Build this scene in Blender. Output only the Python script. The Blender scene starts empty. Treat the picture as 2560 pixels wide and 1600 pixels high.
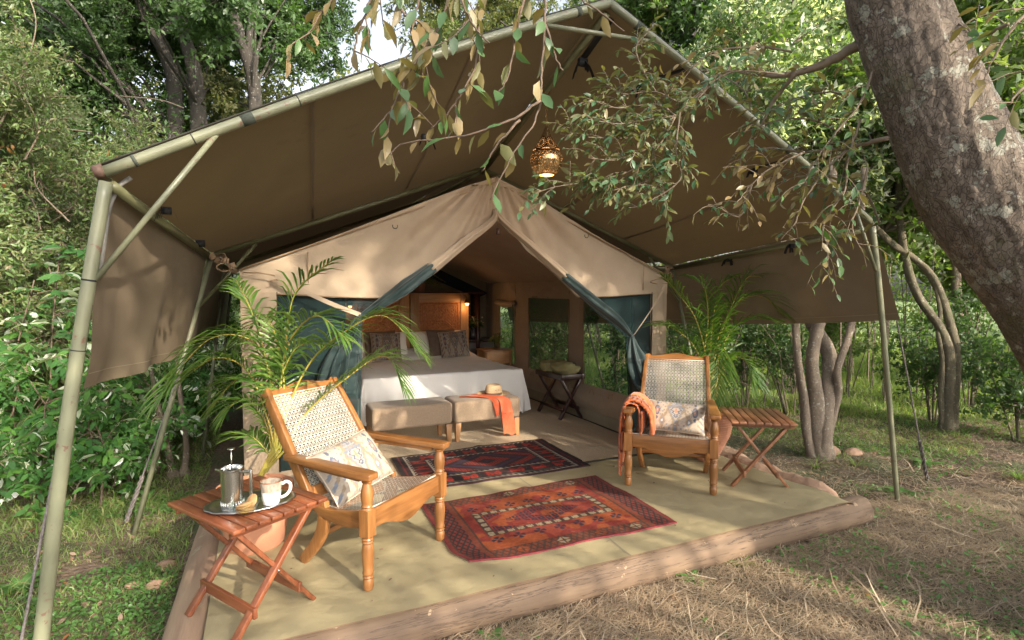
import bpy, math, random
import numpy as np
from mathutils import Vector, Matrix
rng = np.random.default_rng(7); random.seed(7)
R = math.radians; PI = math.pi
S = bpy.context.scene; COL = S.collection
# ---------------- camera, sky, sun, exposure ----------------
cd = bpy.data.cameras.new('camera'); cam = bpy.data.objects.new('camera', cd); COL.objects.link(cam)
cam.location = (0, 0, 1.6); cam.rotation_euler = (R(87.1), 0, R(-24.6))
cd.sensor_width = 36; cd.lens = 1375 / 2560 * 36; cd.clip_start = .05; cd.clip_end = 500
S.camera = cam
SUN_EL, SUN_AZ = R(27), R(160.5)      # azimuth clockwise from +Y
w = bpy.data.worlds.new("World"); S.world = w; w.use_nodes = True
nt = w.node_tree; nt.nodes.clear()
sky = nt.nodes.new('ShaderNodeTexSky'); sky.sky_type = 'NISHITA'; sky.sun_disc = False
sky.sun_elevation = SUN_EL; sky.sun_rotation = SUN_AZ; sky.dust_density = 5; sky.air_density = 1.0; sky.ozone_density = 1.0
bg = nt.nodes.new('ShaderNodeBackground'); bg.inputs[1].default_value = .15
ow = nt.nodes.new('ShaderNodeOutputWorld'); hs = nt.nodes.new('ShaderNodeHueSaturation'); hs.inputs['Saturation'].default_value = .38; nt.links.new(sky.outputs[0], hs.inputs['Color']); nt.links.new(hs.outputs[0], bg.inputs[0]); nt.links.new(bg.outputs[0], ow.inputs[0])
sl = bpy.data.lights.new('sun', 'SUN'); sl.energy = 2.9; sl.angle = R(.5); sl.color = (1, .88, .70)
so = bpy.data.objects.new('sun', sl); COL.objects.link(so)
sd = Vector((math.cos(SUN_EL) * math.sin(SUN_AZ), math.cos(SUN_EL) * math.cos(SUN_AZ), math.sin(SUN_EL)))
so.rotation_euler = sd.to_track_quat('Z', 'Y').to_euler(); so.location = (0, -6, 9)
S.view_settings.view_transform = 'Standard'; S.view_settings.look = 'None'; S.view_settings.gamma = 1
S.view_settings.use_curve_mapping = False; S.view_settings.exposure = 1.55
S.cycles.max_bounces = 12; S.cycles.diffuse_bounces = 8; S.cycles.glossy_bounces = 4; S.cycles.transmission_bounces = 8; S.cycles.transparent_max_bounces = 12; S.cycles.use_denoising = True
S.cycles.sample_clamp_indirect = 6

# ---------------- helpers ----------------
def props(o, label=None, cat=None, group=None, kind=None):
    for k, v in (('label', label), ('category', cat), ('group', group), ('kind', kind)):
        if v: o[k] = v
    return o
def thing(name, label, cat, loc=(0, 0, 0), rz=0, group=None):
    o = bpy.data.objects.new(name, None); COL.objects.link(o); o.empty_display_size = .1
    o.location = loc; o.rotation_euler = (0, 0, rz); return props(o, label, cat, group)
def rootloc(p):
    v = Vector((0, 0, 0))
    while p is not None: v += p.location; p = p.parent
    return np.array(v)
def rawmesh(name, V, faces, mats, smooth=False, fm=None, col=None):
    """faces: list of int arrays (n,k)"""
    me = bpy.data.meshes.new(name); V = np.asarray(V, np.float32)
    faces = [np.asarray(f, np.int32) for f in faces if len(f)]
    me.vertices.add(len(V)); me.vertices.foreach_set('co', V.ravel())
    li = np.concatenate([f.ravel() for f in faces]); ks = np.concatenate([np.full(len(f), f.shape[1], np.int32) for f in faces])
    st = np.concatenate([[0], np.cumsum(ks)[:-1]]).astype(np.int32)
    me.loops.add(len(li)); me.loops.foreach_set('vertex_index', li)
    me.polygons.add(len(ks)); me.polygons.foreach_set('loop_start', st); me.polygons.foreach_set('loop_total', ks)
    if smooth: me.polygons.foreach_set('use_smooth', np.ones(len(ks), bool))
    if fm is not None: me.polygons.foreach_set('material_index', np.asarray(fm, np.int32))
    for m in (mats if isinstance(mats, (list, tuple)) else [mats]): me.materials.append(m)
    if col is not None:
        a = me.color_attributes.new('Col', 'FLOAT_COLOR', 'POINT')
        c = np.ones((len(V), 4), np.float32); c[:, :3] = col; a.data.foreach_set('color', c.ravel())
    me.update(calc_edges=True); return me
def link(name, me, parent=None):
    o = bpy.data.objects.new(name, me); COL.objects.link(o)
    if parent is not None: o.parent = parent
    return o
def mk(name, V, faces, mats, parent=None, world=False, **k):
    V = np.asarray(V, float)
    if world and parent is not None: V = V - rootloc(parent)
    return link(name, rawmesh(name, V, faces, mats, **k), parent)
def bev(o, wd=.004, seg=2):
    m = o.modifiers.new('b', 'BEVEL'); m.width = wd; m.segments = seg; m.limit_method = 'ANGLE'; m.angle_limit = R(40); return o
def copy_tree(o, parent=None):
    c = o.copy(); COL.objects.link(c)
    if parent is not None: c.parent = parent
    for ch in list(o.children): copy_tree(ch, c)
    return c
def nrm(a): a = np.asarray(a, float); return a / (np.linalg.norm(a, axis=-1, keepdims=True) + 1e-9)
class MB:
    def __init__(s): s.V = []; s.F = {}; s.n = 0
    def add(s, V, F):
        V = np.asarray(V, float)
        for f in F: s.F.setdefault(len(f), []).append([i + s.n for i in f])
        s.V.append(V); s.n += len(V); return s
    def addg(s, V, Q):
        Q = np.asarray(Q) + s.n; s.F.setdefault(Q.shape[1], []).extend(Q.tolist()); s.V.append(np.asarray(V, float)); s.n += len(V); return s
    def box(s, c, d, M=None):
        x, y, z = np.array(d) / 2
        v = np.array([[a, b, e] for e in (-z, z) for b in (-y, y) for a in (-x, x)])
        if M is not None: v = v @ np.array(M).T
        return s.add(v + np.array(c), [(0, 2, 3, 1), (4, 5, 7, 6), (0, 1, 5, 4), (2, 6, 7, 3), (0, 4, 6, 2), (1, 3, 7, 5)])
    def bar(s, p0, p1, w, h, up=(0, 0, 1), w1=None, h1=None):
        p0 = np.array(p0, float); p1 = np.array(p1, float); d = nrm(p1 - p0); sd_ = nrm(np.cross(d, up)); u = np.cross(sd_, d)
        w1 = w1 or w; h1 = h1 or h; v = []
        for p, a, b in ((p0, w, h), (p1, w1, h1)):
            for i, j in ((-1, -1), (1, -1), (1, 1), (-1, 1)): v.append(p + sd_ * i * a / 2 + u * j * b / 2)
        return s.add(v, [(0, 1, 2, 3), (7, 6, 5, 4), (0, 4, 5, 1), (1, 5, 6, 2), (2, 6, 7, 3), (3, 7, 4, 0)])
    def tube(s, P, r, seg=8, cap=True, sq=1.0, wob=None):
        P = np.array(P, float); n = len(P); r = np.ones(n) * r if np.isscalar(r) else np.array(r, float)
        T = np.gradient(P, axis=0); T = nrm(T); ref = np.array([0, 0, 1.]) if abs(T[0][2]) < .9 else np.array([1., 0, 0])
        u = nrm(np.cross(T[0], ref)); V = []
        a = np.arange(seg) / seg * 2 * PI
        for i in range(n):
            u = nrm(u - T[i] * (u @ T[i])); v = np.cross(T[i], u)
            rr = r[i] * (1 if wob is None else 1 + wob(a, i))
            V.append(P[i] + np.outer(np.cos(a) * rr, u) + np.outer(np.sin(a) * rr * sq, v))
        V = np.concatenate(V); i = np.arange(n - 1)[:, None] * seg; j = np.arange(seg)[None]; k = (j + 1) % seg
        Q = np.stack([i + j, i + k, i + seg + k, i + seg + j], -1).reshape(-1, 4)
        if cap: s.F.setdefault(seg, []).extend([[s.n + x for x in range(seg)][::-1], [s.n + (n - 1) * seg + x for x in range(seg)]])
        return s.addg(V, Q)
    def lathe(s, prof, seg=20, c=(0, 0, 0), fn=None):
        P = np.array(prof, float); a = np.arange(seg) / seg * 2 * PI; n = len(P)
        rr = P[:, 0][:, None] * np.ones(seg) if fn is None else fn(P, a)
        V = np.stack([rr * np.cos(a), rr * np.sin(a), P[:, 1][:, None] * np.ones(seg)], -1).reshape(-1, 3) + np.array(c)
        i = np.arange(n - 1)[:, None] * seg; j = np.arange(seg)[None]; k = (j + 1) % seg
        return s.addg(V, np.stack([i + j, i + k, i + seg + k, i + seg + j], -1).reshape(-1, 4))
    def grid(s, nu, nv, f, closed=False):
        u, v = np.meshgrid(np.linspace(0, 1, nu), np.linspace(0, 1, nv), indexing='ij'); V = np.stack(f(u.ravel(), v.ravel()), -1)
        i = np.arange(nu - 1)[:, None] * nv; j = np.arange(nv - 1)[None]
        return s.addg(V, np.stack([i + j, i + nv + j, i + nv + j + 1, i + j + 1], -1).reshape(-1, 4))
    def obj(s, name, mat, parent=None, world=False, **k):
        return mk(name, np.concatenate(s.V), [np.array(f) for f in s.F.values()], mat, parent, world, **k)
def spline(P, n):
    P = np.array(P, float); k = len(P); t = np.linspace(0, k - 1, n); i = np.clip(t.astype(int), 0, k - 2); f = (t - i)[:, None]
    Q = np.concatenate([[2 * P[0] - P[1]], P, [2 * P[-1] - P[-2]]]); a, b, c, d = Q[i], Q[i + 1], Q[i + 2], Q[i + 3]
    return .5 * (2 * b + (c - a) * f + (2 * a - 5 * b + 4 * c - d) * f ** 2 + (-a + 3 * b - 3 * c + d) * f ** 3)
def vnoise(x, y, seed=0, oct=3):
    r = np.zeros_like(np.asarray(x, float)); amp = 1
    for o in range(oct):
        g = np.random.default_rng(seed + o).uniform(-1, 1, (64, 64)); X = x * 2 ** o; Y = y * 2 ** o
        xi = np.floor(X).astype(int); yi = np.floor(Y).astype(int); fx = X - xi; fy = Y - yi; fx = fx * fx * (3 - 2 * fx); fy = fy * fy * (3 - 2 * fy)
        q = lambda a, b: g[a % 64, b % 64]
        r += amp * ((q(xi, yi) * (1 - fx) + q(xi + 1, yi) * fx) * (1 - fy) + (q(xi, yi + 1) * (1 - fx) + q(xi + 1, yi + 1) * fx) * fy); amp *= .5
    return r

# ---------------- materials ----------------
def newmat(name):
    m = bpy.data.materials.new(name); m.use_nodes = True; t = m.node_tree; t.nodes.clear()
    return m, t, (lambda ty, **k: nodeset(t.nodes.new(ty), k)), (lambda a, b: t.links.new(a, b))
def nodeset(n, k):
    for a, b in k.items(): setattr(n, a, b)
    return n
def ramp(N, stops):
    r = N('ShaderNodeValToRGB'); e = r.color_ramp.elements
    while len(e) < len(stops): e.new(.5)
    for x, (p, c) in zip(e, stops): x.position = p; x.color = (*c, 1)
    return r
def pm(name, c1, c2=None, scale=6, stretch=(1, 1, 1), rough=.7, bump=.1, bscale=None, metal=0, trans=0, tcol=None, detail=5, spots=None, sheen=0, alpha=None, spec=None, bstretch=None, lo=.35, hi=.65, dist=.01, attr=False, emis=None, coat=0, lines=0, objvar=0):
    m, t, N, L = newmat(name); out = N('ShaderNodeOutputMaterial'); b = N('ShaderNodeBsdfPrincipled')
    tc = N('ShaderNodeTexCoord'); mp = N('ShaderNodeMapping'); mp.inputs['Scale'].default_value = stretch; L(tc.outputs['Object'], mp.inputs[0])
    n = N('ShaderNodeTexNoise'); n.inputs['Scale'].default_value = scale; n.inputs['Detail'].default_value = detail; n.inputs['Roughness'].default_value = .6; L(mp.outputs[0], n.inputs[0])
    c2 = c2 or tuple(x * .75 for x in c1)
    r = ramp(N, [(lo, c1), (hi, c2)]); L(n.outputs[0], r.inputs[0]); cs = r.outputs[0]
    if attr:
        a = N('ShaderNodeVertexColor', layer_name='Col'); mx = N('ShaderNodeMix', data_type='RGBA', blend_type='MULTIPLY'); mx.inputs[0].default_value = 1
        L(a.outputs[0], mx.inputs[6]); L(cs, mx.inputs[7]); cs = mx.outputs[2]
    if spots:
        sc, thr, sc_col = spots; n2 = N('ShaderNodeTexNoise'); n2.inputs['Scale'].default_value = sc; n2.inputs['Detail'].default_value = 6; n2.inputs['Roughness'].default_value = .7; L(tc.outputs['Object'], n2.inputs[0])
        rr = ramp(N, [(thr, (0, 0, 0)), (thr + .03, (1, 1, 1))]); L(n2.outputs[0], rr.inputs[0])
        mx = N('ShaderNodeMix', data_type='RGBA'); L(rr.outputs[0], mx.inputs[0]); L(cs, mx.inputs[6]); mx.inputs[7].default_value = (*sc_col, 1); cs = mx.outputs[2]
    if objvar:
        oi = N('ShaderNodeObjectInfo'); mr = N('ShaderNodeMapRange'); mr.inputs[3].default_value = 1 - objvar; mr.inputs[4].default_value = 1 + objvar * .6; L(oi.outputs['Random'], mr.inputs[0]); mo = N('ShaderNodeMix', data_type='RGBA', blend_type='MULTIPLY'); mo.inputs[0].default_value = 1; L(cs, mo.inputs[6]); L(mr.outputs[0], mo.inputs[7]); cs = mo.outputs[2]
    if lines:
        n5 = N('ShaderNodeTexNoise'); n5.inputs['Scale'].default_value = 2.2; n5.inputs['Detail'].default_value = 9; n5.inputs['Roughness'].default_value = .62; mp5 = N('ShaderNodeMapping'); mp5.inputs['Scale'].default_value = (.5, 9, 9); L(tc.outputs['Object'], mp5.inputs[0]); L(mp5.outputs[0], n5.inputs[0])
        r5 = ramp(N, [(.485, (0, 0, 0)), (.498, (1, 1, 1)), (.502, (1, 1, 1)), (.515, (0, 0, 0))]); L(n5.outputs[0], r5.inputs[0]); m5 = N('ShaderNodeMix', data_type='RGBA'); L(r5.outputs[0], m5.inputs[0]); L(cs, m5.inputs[6]); m5.inputs[7].default_value = (.07, .045, .03, 1); cs = m5.outputs[2]
    L(cs, b.inputs['Base Color']); b.inputs['Roughness'].default_value = rough; b.inputs['Metallic'].default_value = metal
    if spec is not None: b.inputs['Specular IOR Level'].default_value = spec
    if sheen: b.inputs['Sheen Weight'].default_value = sheen
    if coat: b.inputs['Coat Weight'].default_value = coat; b.inputs['Coat Roughness'].default_value = .25
    if emis: b.inputs['Emission Color'].default_value = (*emis[0], 1); b.inputs['Emission Strength'].default_value = emis[1]
    if bump:
        n3 = N('ShaderNodeTexNoise'); n3.inputs['Scale'].default_value = bscale or scale * 4; n3.inputs['Detail'].default_value = 6
        mp3 = N('ShaderNodeMapping'); mp3.inputs['Scale'].default_value = bstretch or stretch; L(tc.outputs['Object'], mp3.inputs[0]); L(mp3.outputs[0], n3.inputs[0])
        bp = N('ShaderNodeBump'); bp.inputs['Strength'].default_value = bump; bp.inputs['Distance'].default_value = dist; L(n3.outputs[0], bp.inputs['Height']); L(bp.outputs[0], b.inputs['Normal'])
    fin = b.outputs[0]
    if trans:
        tr = N('ShaderNodeBsdfTranslucent'); tr.inputs[0].default_value = (*(tcol or c1), 1); ms = N('ShaderNodeMixShader'); ms.inputs[0].default_value = trans
        L(fin, ms.inputs[1]); L(tr.outputs[0], ms.inputs[2]); fin = ms.outputs[0]
    if alpha is not None:
        tp = N('ShaderNodeBsdfTransparent'); ms = N('ShaderNodeMixShader'); ms.inputs[0].default_value = alpha; L(tp.outputs[0], ms.inputs[1]); L(fin, ms.inputs[2]); fin = ms.outputs[0]
    L(fin, out.inputs[0]); return m
def leafm(name, cols, back=None, rough=.42, tr=.35, spec=.5):
    """leaf: colour varies from leaf to leaf (each is its own mesh island), paler back, light shines through"""
    m, t, N, L = newmat(name); out = N('ShaderNodeOutputMaterial'); b = N('ShaderNodeBsdfPrincipled'); g = N('ShaderNodeNewGeometry')
    oi = N('ShaderNodeObjectInfo'); ad = N('ShaderNodeMath', operation='ADD'); fr = N('ShaderNodeMath', operation='FRACT'); L(g.outputs['Random Per Island'], ad.inputs[0]); L(oi.outputs['Random'], ad.inputs[1]); L(ad.outputs[0], fr.inputs[0])
    r = ramp(N, [(i / max(1, len(cols) - 1), c) for i, c in enumerate(cols)]); L(fr.outputs[0], r.inputs[0]); cs = r.outputs[0]
    if back:
        r2 = ramp(N, [(i / max(1, len(back) - 1), c) for i, c in enumerate(back)]); L(fr.outputs[0], r2.inputs[0])
        mx = N('ShaderNodeMix', data_type='RGBA'); L(g.outputs['Backfacing'], mx.inputs[0]); L(cs, mx.inputs[6]); L(r2.outputs[0], mx.inputs[7]); cs = mx.outputs[2]
    L(cs, b.inputs['Base Color']); b.inputs['Roughness'].default_value = rough; b.inputs['Specular IOR Level'].default_value = spec
    br = N('ShaderNodeMix', data_type='RGBA', blend_type='MULTIPLY'); br.inputs[0].default_value = 1; br.inputs[7].default_value = (1.5, 1.7, .6, 1); L(cs, br.inputs[6])
    tn = N('ShaderNodeBsdfTranslucent'); L(br.outputs[2], tn.inputs[0]); ms = N('ShaderNodeMixShader'); ms.inputs[0].default_value = tr
    L(b.outputs[0], ms.inputs[1]); L(tn.outputs[0], ms.inputs[2]); L(ms.outputs[0], out.inputs[0]); return m
M = {}
M['fly'] = pm('fly_canvas', (.118, .090, .047), (.094, .071, .038), scale=1.2, spots=(1.7, .60, (.096, .072, .039)), rough=.85, bump=.25, bscale=2.2, trans=.10, tcol=(.34, .21, .09), dist=.05)
M['flyback'] = pm('fly_canvas_rear', (.10, .075, .045), (.08, .06, .035), scale=1.2, rough=.9, bump=.2, trans=.03, tcol=(.3, .2, .1))  # fly canvas darkened, barely translucent: shade of the roof gap put into the material
M['flap'] = pm('flap_canvas', (.17, .13, .085), (.14, .105, .07), scale=1.5, rough=.85, bump=.35, bscale=2.0, dist=.06, trans=.08, tcol=(.22, .15, .08))
M['tent'] = pm('tent_canvas', (.375, .29, .205), (.31, .235, .165), scale=2, rough=.85, bump=.45, bscale=3.5, dist=.04, sheen=.1)
M['tentroof'] = pm('tent_lining', (.48, .35, .255), (.42, .30, .22), scale=2, rough=.85, bump=.2, bscale=2, dist=.03, trans=.30, tcol=(.55, .36, .23))
M['skirt'] = pm('wall_skirt', (.28, .24, .165), (.23, .195, .13), scale=3, rough=.8, bump=.4, bscale=4, dist=.02)
M['mesh'] = pm('green_mesh', (.009, .028, .030), (.007, .023, .026), scale=5, rough=.7, bump=0, alpha=.86, spec=.2)
M['curtain'] = pm('green_curtain', (.010, .034, .034), (.008, .026, .027), scale=4, rough=.6, bump=.3, bscale=9, dist=.01, alpha=.97, sheen=.3)
M['winmesh'] = pm('window_mesh', (.025, .13, .09), (.025, .12, .085), scale=5, rough=.8, bump=0, alpha=.30, spec=.1)
M['pipe'] = pm('painted_pipe', (.195, .20, .13), (.135, .14, .09), scale=5, stretch=(1, 1, .5), rough=.36, bump=.15, bscale=60, dist=.002, spots=(22, .615, (.15, .085, .06)))
M['pipedark'] = pm('olive_pipe', (.14, .14, .07), (.10, .10, .05), scale=5, rough=.45, bump=.1, spots=(25, .66, (.12, .06, .04)))
M['pvc'] = pm('old_pipe', (.13, .13, .12), (.19, .18, .17), scale=30, rough=.6)
M['strap'] = pm('webbing_strap', (.055, .065, .05), scale=60, rough=.9)
M['black'] = pm('black_strap', (.012, .012, .014), scale=40, rough=.8)
M['edge'] = pm('dark_binding', (.03, .028, .02), rough=.8)
M['tie'] = pm('canvas_tie', (.30, .2, .12), scale=12, rough=.85)
M['sheet'] = pm('ground_sheet', (.365, .305, .175), (.285, .24, .14), scale=1.6, rough=.6, bump=1, bscale=3.6, dist=.03, spots=(5, .67, (.27, .21, .14)), detail=3, lo=.3, hi=.7)
M['log'] = pm('bare_log', (.235, .16, .105), (.13, .085, .055), scale=3, stretch=(.35, 3, 3), rough=.8, bump=.5, bscale=7, bstretch=(.3, 4, 4), dist=.01, spots=(9, .63, (.38, .27, .17)), lines=1)
M['logy'] = pm('bare_log_side', (.36, .25, .165), (.25, .16, .105), scale=3, stretch=(3, .35, 3), rough=.85, bump=.6, bscale=9, dist=.012, spots=(7, .62, (.30, .26, .17)))
M['clay'] = pm('clay_bank', (.37, .235, .155), (.27, .17, .115), scale=7, rough=.95, bump=1, bscale=18, dist=.02)
M['earth'] = pm('packed_earth', (.16, .11, .075), (.10, .07, .045), scale=6, rough=.95, bump=1, dist=.02)
M['sisal'] = pm('sisal_carpet', (.47, .375, .26), (.36, .28, .185), scale=90, rough=.95, bump=.8, bscale=130, dist=.004, detail=2)
def wood(n, c1, c2, ax, rough=.35, coat=.2, sc=3):
    st = [14, 14, 14]; st[ax] = 1.2
    return pm(n, c1, c2, scale=sc, stretch=tuple(st), rough=rough, bump=.08, bscale=sc * 2, dist=.002, coat=coat, lo=.3, hi=.7, objvar=.26, spots=(70, .70, tuple(x * .45 for x in c2)))
for i, a in enumerate('xyz'):
    M['teak' + a] = wood('honey_wood_' + a, (.36, .16, .050), (.20, .08, .024), i)
    M['red' + a] = wood('reddish_wood_' + a, (.27, .088, .036), (.14, .042, .02), i)
    M['acac' + a] = wood('brown_slat_wood_' + a, (.30, .135, .065), (.17, .072, .038), i)
    M['dark' + a] = wood('dark_mahogany_' + a, (.045, .016, .012), (.028, .01, .008), i)
    M['oak' + a] = wood('oak_' + a, (.46, .25, .11), (.34, .17, .07), i, rough=.5, coat=.1)
M['cane'] = pm('pale_cane', (.66, .61, .54), (.54, .49, .41), scale=20, rough=.5, bump=0)
M['linen'] = pm('taupe_linen', (.275, .20, .135), (.235, .17, .115), scale=60, rough=.9, bump=.4, bscale=300, dist=.001, sheen=.2)
M['white'] = pm('white_cotton', (.86, .84, .81), (.82, .80, .77), scale=3, rough=.9, bump=.35, bscale=7, dist=.02, sheen=.1)
M['taupe'] = pm('taupe_pillow', (.17, .12, .09), scale=20, rough=.9)
M['print'] = pm('printed_cloth', (1, 1, 1), (.88, .88, .88), scale=40, rough=.85, bump=.3, bscale=6, dist=.01, attr=True)
M['rug'] = pm('wool_rug', (1, 1, 1), (.55, .55, .55), scale=45, rough=.95, bump=.5, bscale=180, dist=.003, attr=True, lo=.3, hi=.75)
M['fringe'] = pm('rug_fringe', (.16, .10, .06), scale=40, rough=.95)
M['orange'] = pm('orange_wool', (.66, .18, .05), (.56, .14, .04), scale=30, rough=.9, bump=.3, bscale=250, dist=.001, sheen=.3)
M['coral'] = pm('coral_voile', (.80, .20, .09), (.72, .16, .07), scale=20, rough=.8, bump=.3, trans=.25, tcol=(.9, .25, .12))
M['piping'] = pm('cream_piping', (.6, .5, .4), rough=.8)
M['steel'] = pm('brushed_steel', (.62, .61, .58), (.5, .5, .48), scale=4, stretch=(30, 30, 1), rough=.22, metal=1, bump=.03, bscale=30, dist=.001)
M['tray'] = pm('pewter_tray', (.62, .62, .62), (.42, .42, .43), scale=14, rough=.3, metal=1, bump=.3, bscale=25, dist=.004)
M['blackp'] = pm('black_plastic', (.01, .01, .01), rough=.3)
M['coffee'] = pm('coffee', (.02, .009, .004), rough=.1, bump=0)
M['mug'] = pm('glazed_mug', (.82, .80, .77), (.8, .78, .75), scale=8, rough=.15, bump=0, coat=.5)
M['mugband'] = pm('speckled_glaze', (.40, .34, .27), (.20, .17, .14), scale=60, stretch=(1, 1, .3), rough=.2, bump=0, coat=.5, lo=.45, hi=.7)
M['mugrim'] = pm('brown_glaze_rim', (.25, .10, .05), rough=.25, bump=0)
M['biscuit'] = pm('biscuit', (.52, .30, .13), (.42, .22, .09), scale=50, rough=.9, bump=.3)
M['terra'] = pm('terracotta', (.55, .255, .15), (.46, .21, .125), scale=5, rough=.8, bump=.2, bscale=50, dist=.003)
M['stone'] = pm('pink_stone', (.30, .19, .15), (.20, .14, .12), scale=20, rough=.9, bump=.5)
M['brass'] = pm('brass', (.42, .25, .10), (.3, .17, .07), scale=10, rough=.28, metal=1, bump=.1)
M['bulb'] = pm('lit_bulb', (1, .6, .25), rough=.5, bump=0, emis=((1, .48, .14), 9))
M['glow'] = pm('lamp_glow', (1, .5, .2), (.9, .4, .1), scale=60, rough=.5, bump=0, emis=((1, .34, .08), 1.6))
M['straw'] = pm('straw_hat', (.58, .42, .26), (.50, .35, .20), scale=80, rough=.8, bump=.4, bscale=160, dist=.002)
M['band'] = pm('hat_band', (.13, .09, .06), rough=.7)
M['bag'] = pm('khaki_bag', (.30, .27, .12), (.22, .2, .09), scale=8, rough=.85, bump=.4)
M['bagdark'] = pm('olive_bag_trim', (.08, .07, .045), rough=.85)
M['rope'] = pm('grey_rope', (.12, .10, .10), (.22, .2, .19), scale=60, rough=.9, bump=.6, bscale=200)
M['carve'] = pm('carved_wood', (.52, .22, .085), (.34, .125, .045), scale=30, rough=.45, bump=1, bscale=55, dist=.012, coat=.15)
M['vent_cloth'] = pm('dark_vent_cloth', (.012, .02, .03), rough=.9)  # near-black cloth of the gable vents
M['tealcloth'] = pm('teal_cloth', (.03, .16, .14), rough=.8)
M['redcloth'] = pm('red_cloth', (.25, .01, .015), rough=.8)
M['vase'] = pm('dark_vase', (.05, .05, .06), rough=.15, bump=0)
def bark(name, c1, c2, lich, sc=1., moss=None, thr=.6):
    m, t, N, L = newmat(name); out = N('ShaderNodeOutputMaterial'); b = N('ShaderNodeBsdfPrincipled'); tc = N('ShaderNodeTexCoord')
    mp = N('ShaderNodeMapping'); mp.inputs['Scale'].default_value = (1, 1, .6); L(tc.outputs['Object'], mp.inputs[0])
    n0 = N('ShaderNodeTexNoise'); n0.inputs['Scale'].default_value = 14 * sc; n0.inputs['Detail'].default_value = 7; L(mp.outputs[0], n0.inputs[0])
    va = N('ShaderNodeVectorMath', operation='SCALE'); va.inputs[3].default_value = .09 / sc; L(n0.outputs['Color'], va.inputs[0]); vb = N('ShaderNodeVectorMath'); L(mp.outputs[0], vb.inputs[0]); L(va.outputs[0], vb.inputs[1])
    v = N('ShaderNodeTexVoronoi', feature='DISTANCE_TO_EDGE'); v.inputs['Scale'].default_value = 52 * sc; v.inputs['Randomness'].default_value = 1; L(vb.outputs[0], v.inputs[0])
    vc = N('ShaderNodeTexVoronoi'); vc.inputs['Scale'].default_value = 52 * sc; L(vb.outputs[0], vc.inputs[0])
    n = N('ShaderNodeTexNoise'); n.inputs['Scale'].default_value = 18 * sc; n.inputs['Detail'].default_value = 11; n.inputs['Roughness'].default_value = .72; L(mp.outputs[0], n.inputs[0])
    r = ramp(N, [(.3, c1), (.7, c2)]); L(n.outputs[0], r.inputs[0])
    bwc = N('ShaderNodeSeparateColor'); L(vc.outputs['Color'], bwc.inputs[0]); rb = ramp(N, [(0, (.82, .82, .82)), (1, (1.15, 1.13, 1.1))]); L(bwc.outputs[0], rb.inputs[0]); m0 = N('ShaderNodeMix', data_type='RGBA', blend_type='MULTIPLY'); m0.inputs[0].default_value = 1; L(r.outputs[0], m0.inputs[6]); L(rb.outputs[0], m0.inputs[7])
    nm = N('ShaderNodeTexNoise'); nm.inputs['Scale'].default_value = 5 * sc; nm.inputs['Detail'].default_value = 5; L(tc.outputs['Object'], nm.inputs[0]); rm = ramp(N, [(.4, (0, 0, 0)), (.62, (.9, .9, .9))]); L(nm.outputs[0], rm.inputs[0])
    rc = ramp(N, [(0, (.62, .58, .55)), (.05, (1, 1, 1))]); L(v.outputs[0], rc.inputs[0]); mx = N('ShaderNodeMix', data_type='RGBA', blend_type='MULTIPLY'); L(rm.outputs[0], mx.inputs[0]); L(m0.outputs[2], mx.inputs[6]); L(rc.outputs[0], mx.inputs[7])
    n2 = N('ShaderNodeTexNoise'); n2.inputs['Scale'].default_value = 10 * sc; n2.inputs['Detail'].default_value = 7; n2.inputs['Roughness'].default_value = .65; L(tc.outputs['Object'], n2.inputs[0])
    r2 = ramp(N, [(thr, (0, 0, 0)), (thr + .02, (1, 1, 1))]); L(n2.outputs[0], r2.inputs[0]); m2 = N('ShaderNodeMix', data_type='RGBA'); L(r2.outputs[0], m2.inputs[0]); L(mx.outputs[2], m2.inputs[6]); m2.inputs[7].default_value = (*lich, 1); cs = m2.outputs[2]
    if moss:
        n4 = N('ShaderNodeTexNoise'); n4.inputs['Scale'].default_value = 3 * sc; n4.inputs['Detail'].default_value = 9; n4.inputs['Roughness'].default_value = .75; L(tc.outputs['Object'], n4.inputs[0])
        r4 = ramp(N, [(.52, (0, 0, 0)), (.62, (.75, .75, .75))]); L(n4.outputs[0], r4.inputs[0]); m4 = N('ShaderNodeMix', data_type='RGBA'); L(r4.outputs[0], m4.inputs[0]); L(cs, m4.inputs[6]); m4.inputs[7].default_value = (*moss, 1); cs = m4.outputs[2]
    L(cs, b.inputs['Base Color']); b.inputs['Roughness'].default_value = .9
    ad = N('ShaderNodeMath'); L(n.outputs[0], ad.inputs[0]); r3 = ramp(N, [(0, (0, 0, 0)), (.06, (.35, .35, .35))]); L(v.outputs[0], r3.inputs[0]); L(r3.outputs[0], ad.inputs[1])
    bp = N('ShaderNodeBump'); bp.inputs['Strength'].default_value = 1; bp.inputs['Distance'].default_value = .022 / sc; L(ad.outputs[0], bp.inputs['Height']); L(bp.outputs[0], b.inputs['Normal']); L(b.outputs[0], out.inputs[0]); return m
M['bark'] = bark('big_bark', (.085, .066, .052), (.265, .215, .175), (.31, .30, .25), 1, moss=(.12, .11, .055), thr=.565)
M['bark2'] = bark('pale_lichen_bark', (.25, .20, .15), (.16, .125, .095), (.33, .32, .27), 2.6, thr=.60)
M['bark3'] = bark('mossy_bark', (.19, .165, .11), (.11, .09, .06), (.26, .27, .2), 2, moss=(.085, .095, .04))
M['barkd'] = bark('dark_bark', (.062, .052, .042), (.036, .031, .027), (.20, .2, .17), 1.2)
M['twig'] = pm('twig', (.17, .115, .085), (.10, .075, .055), scale=40, rough=.85)
M['twigg'] = pm('grey_twig', (.22, .17, .12), (.15, .115, .085), scale=30, rough=.9)
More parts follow.
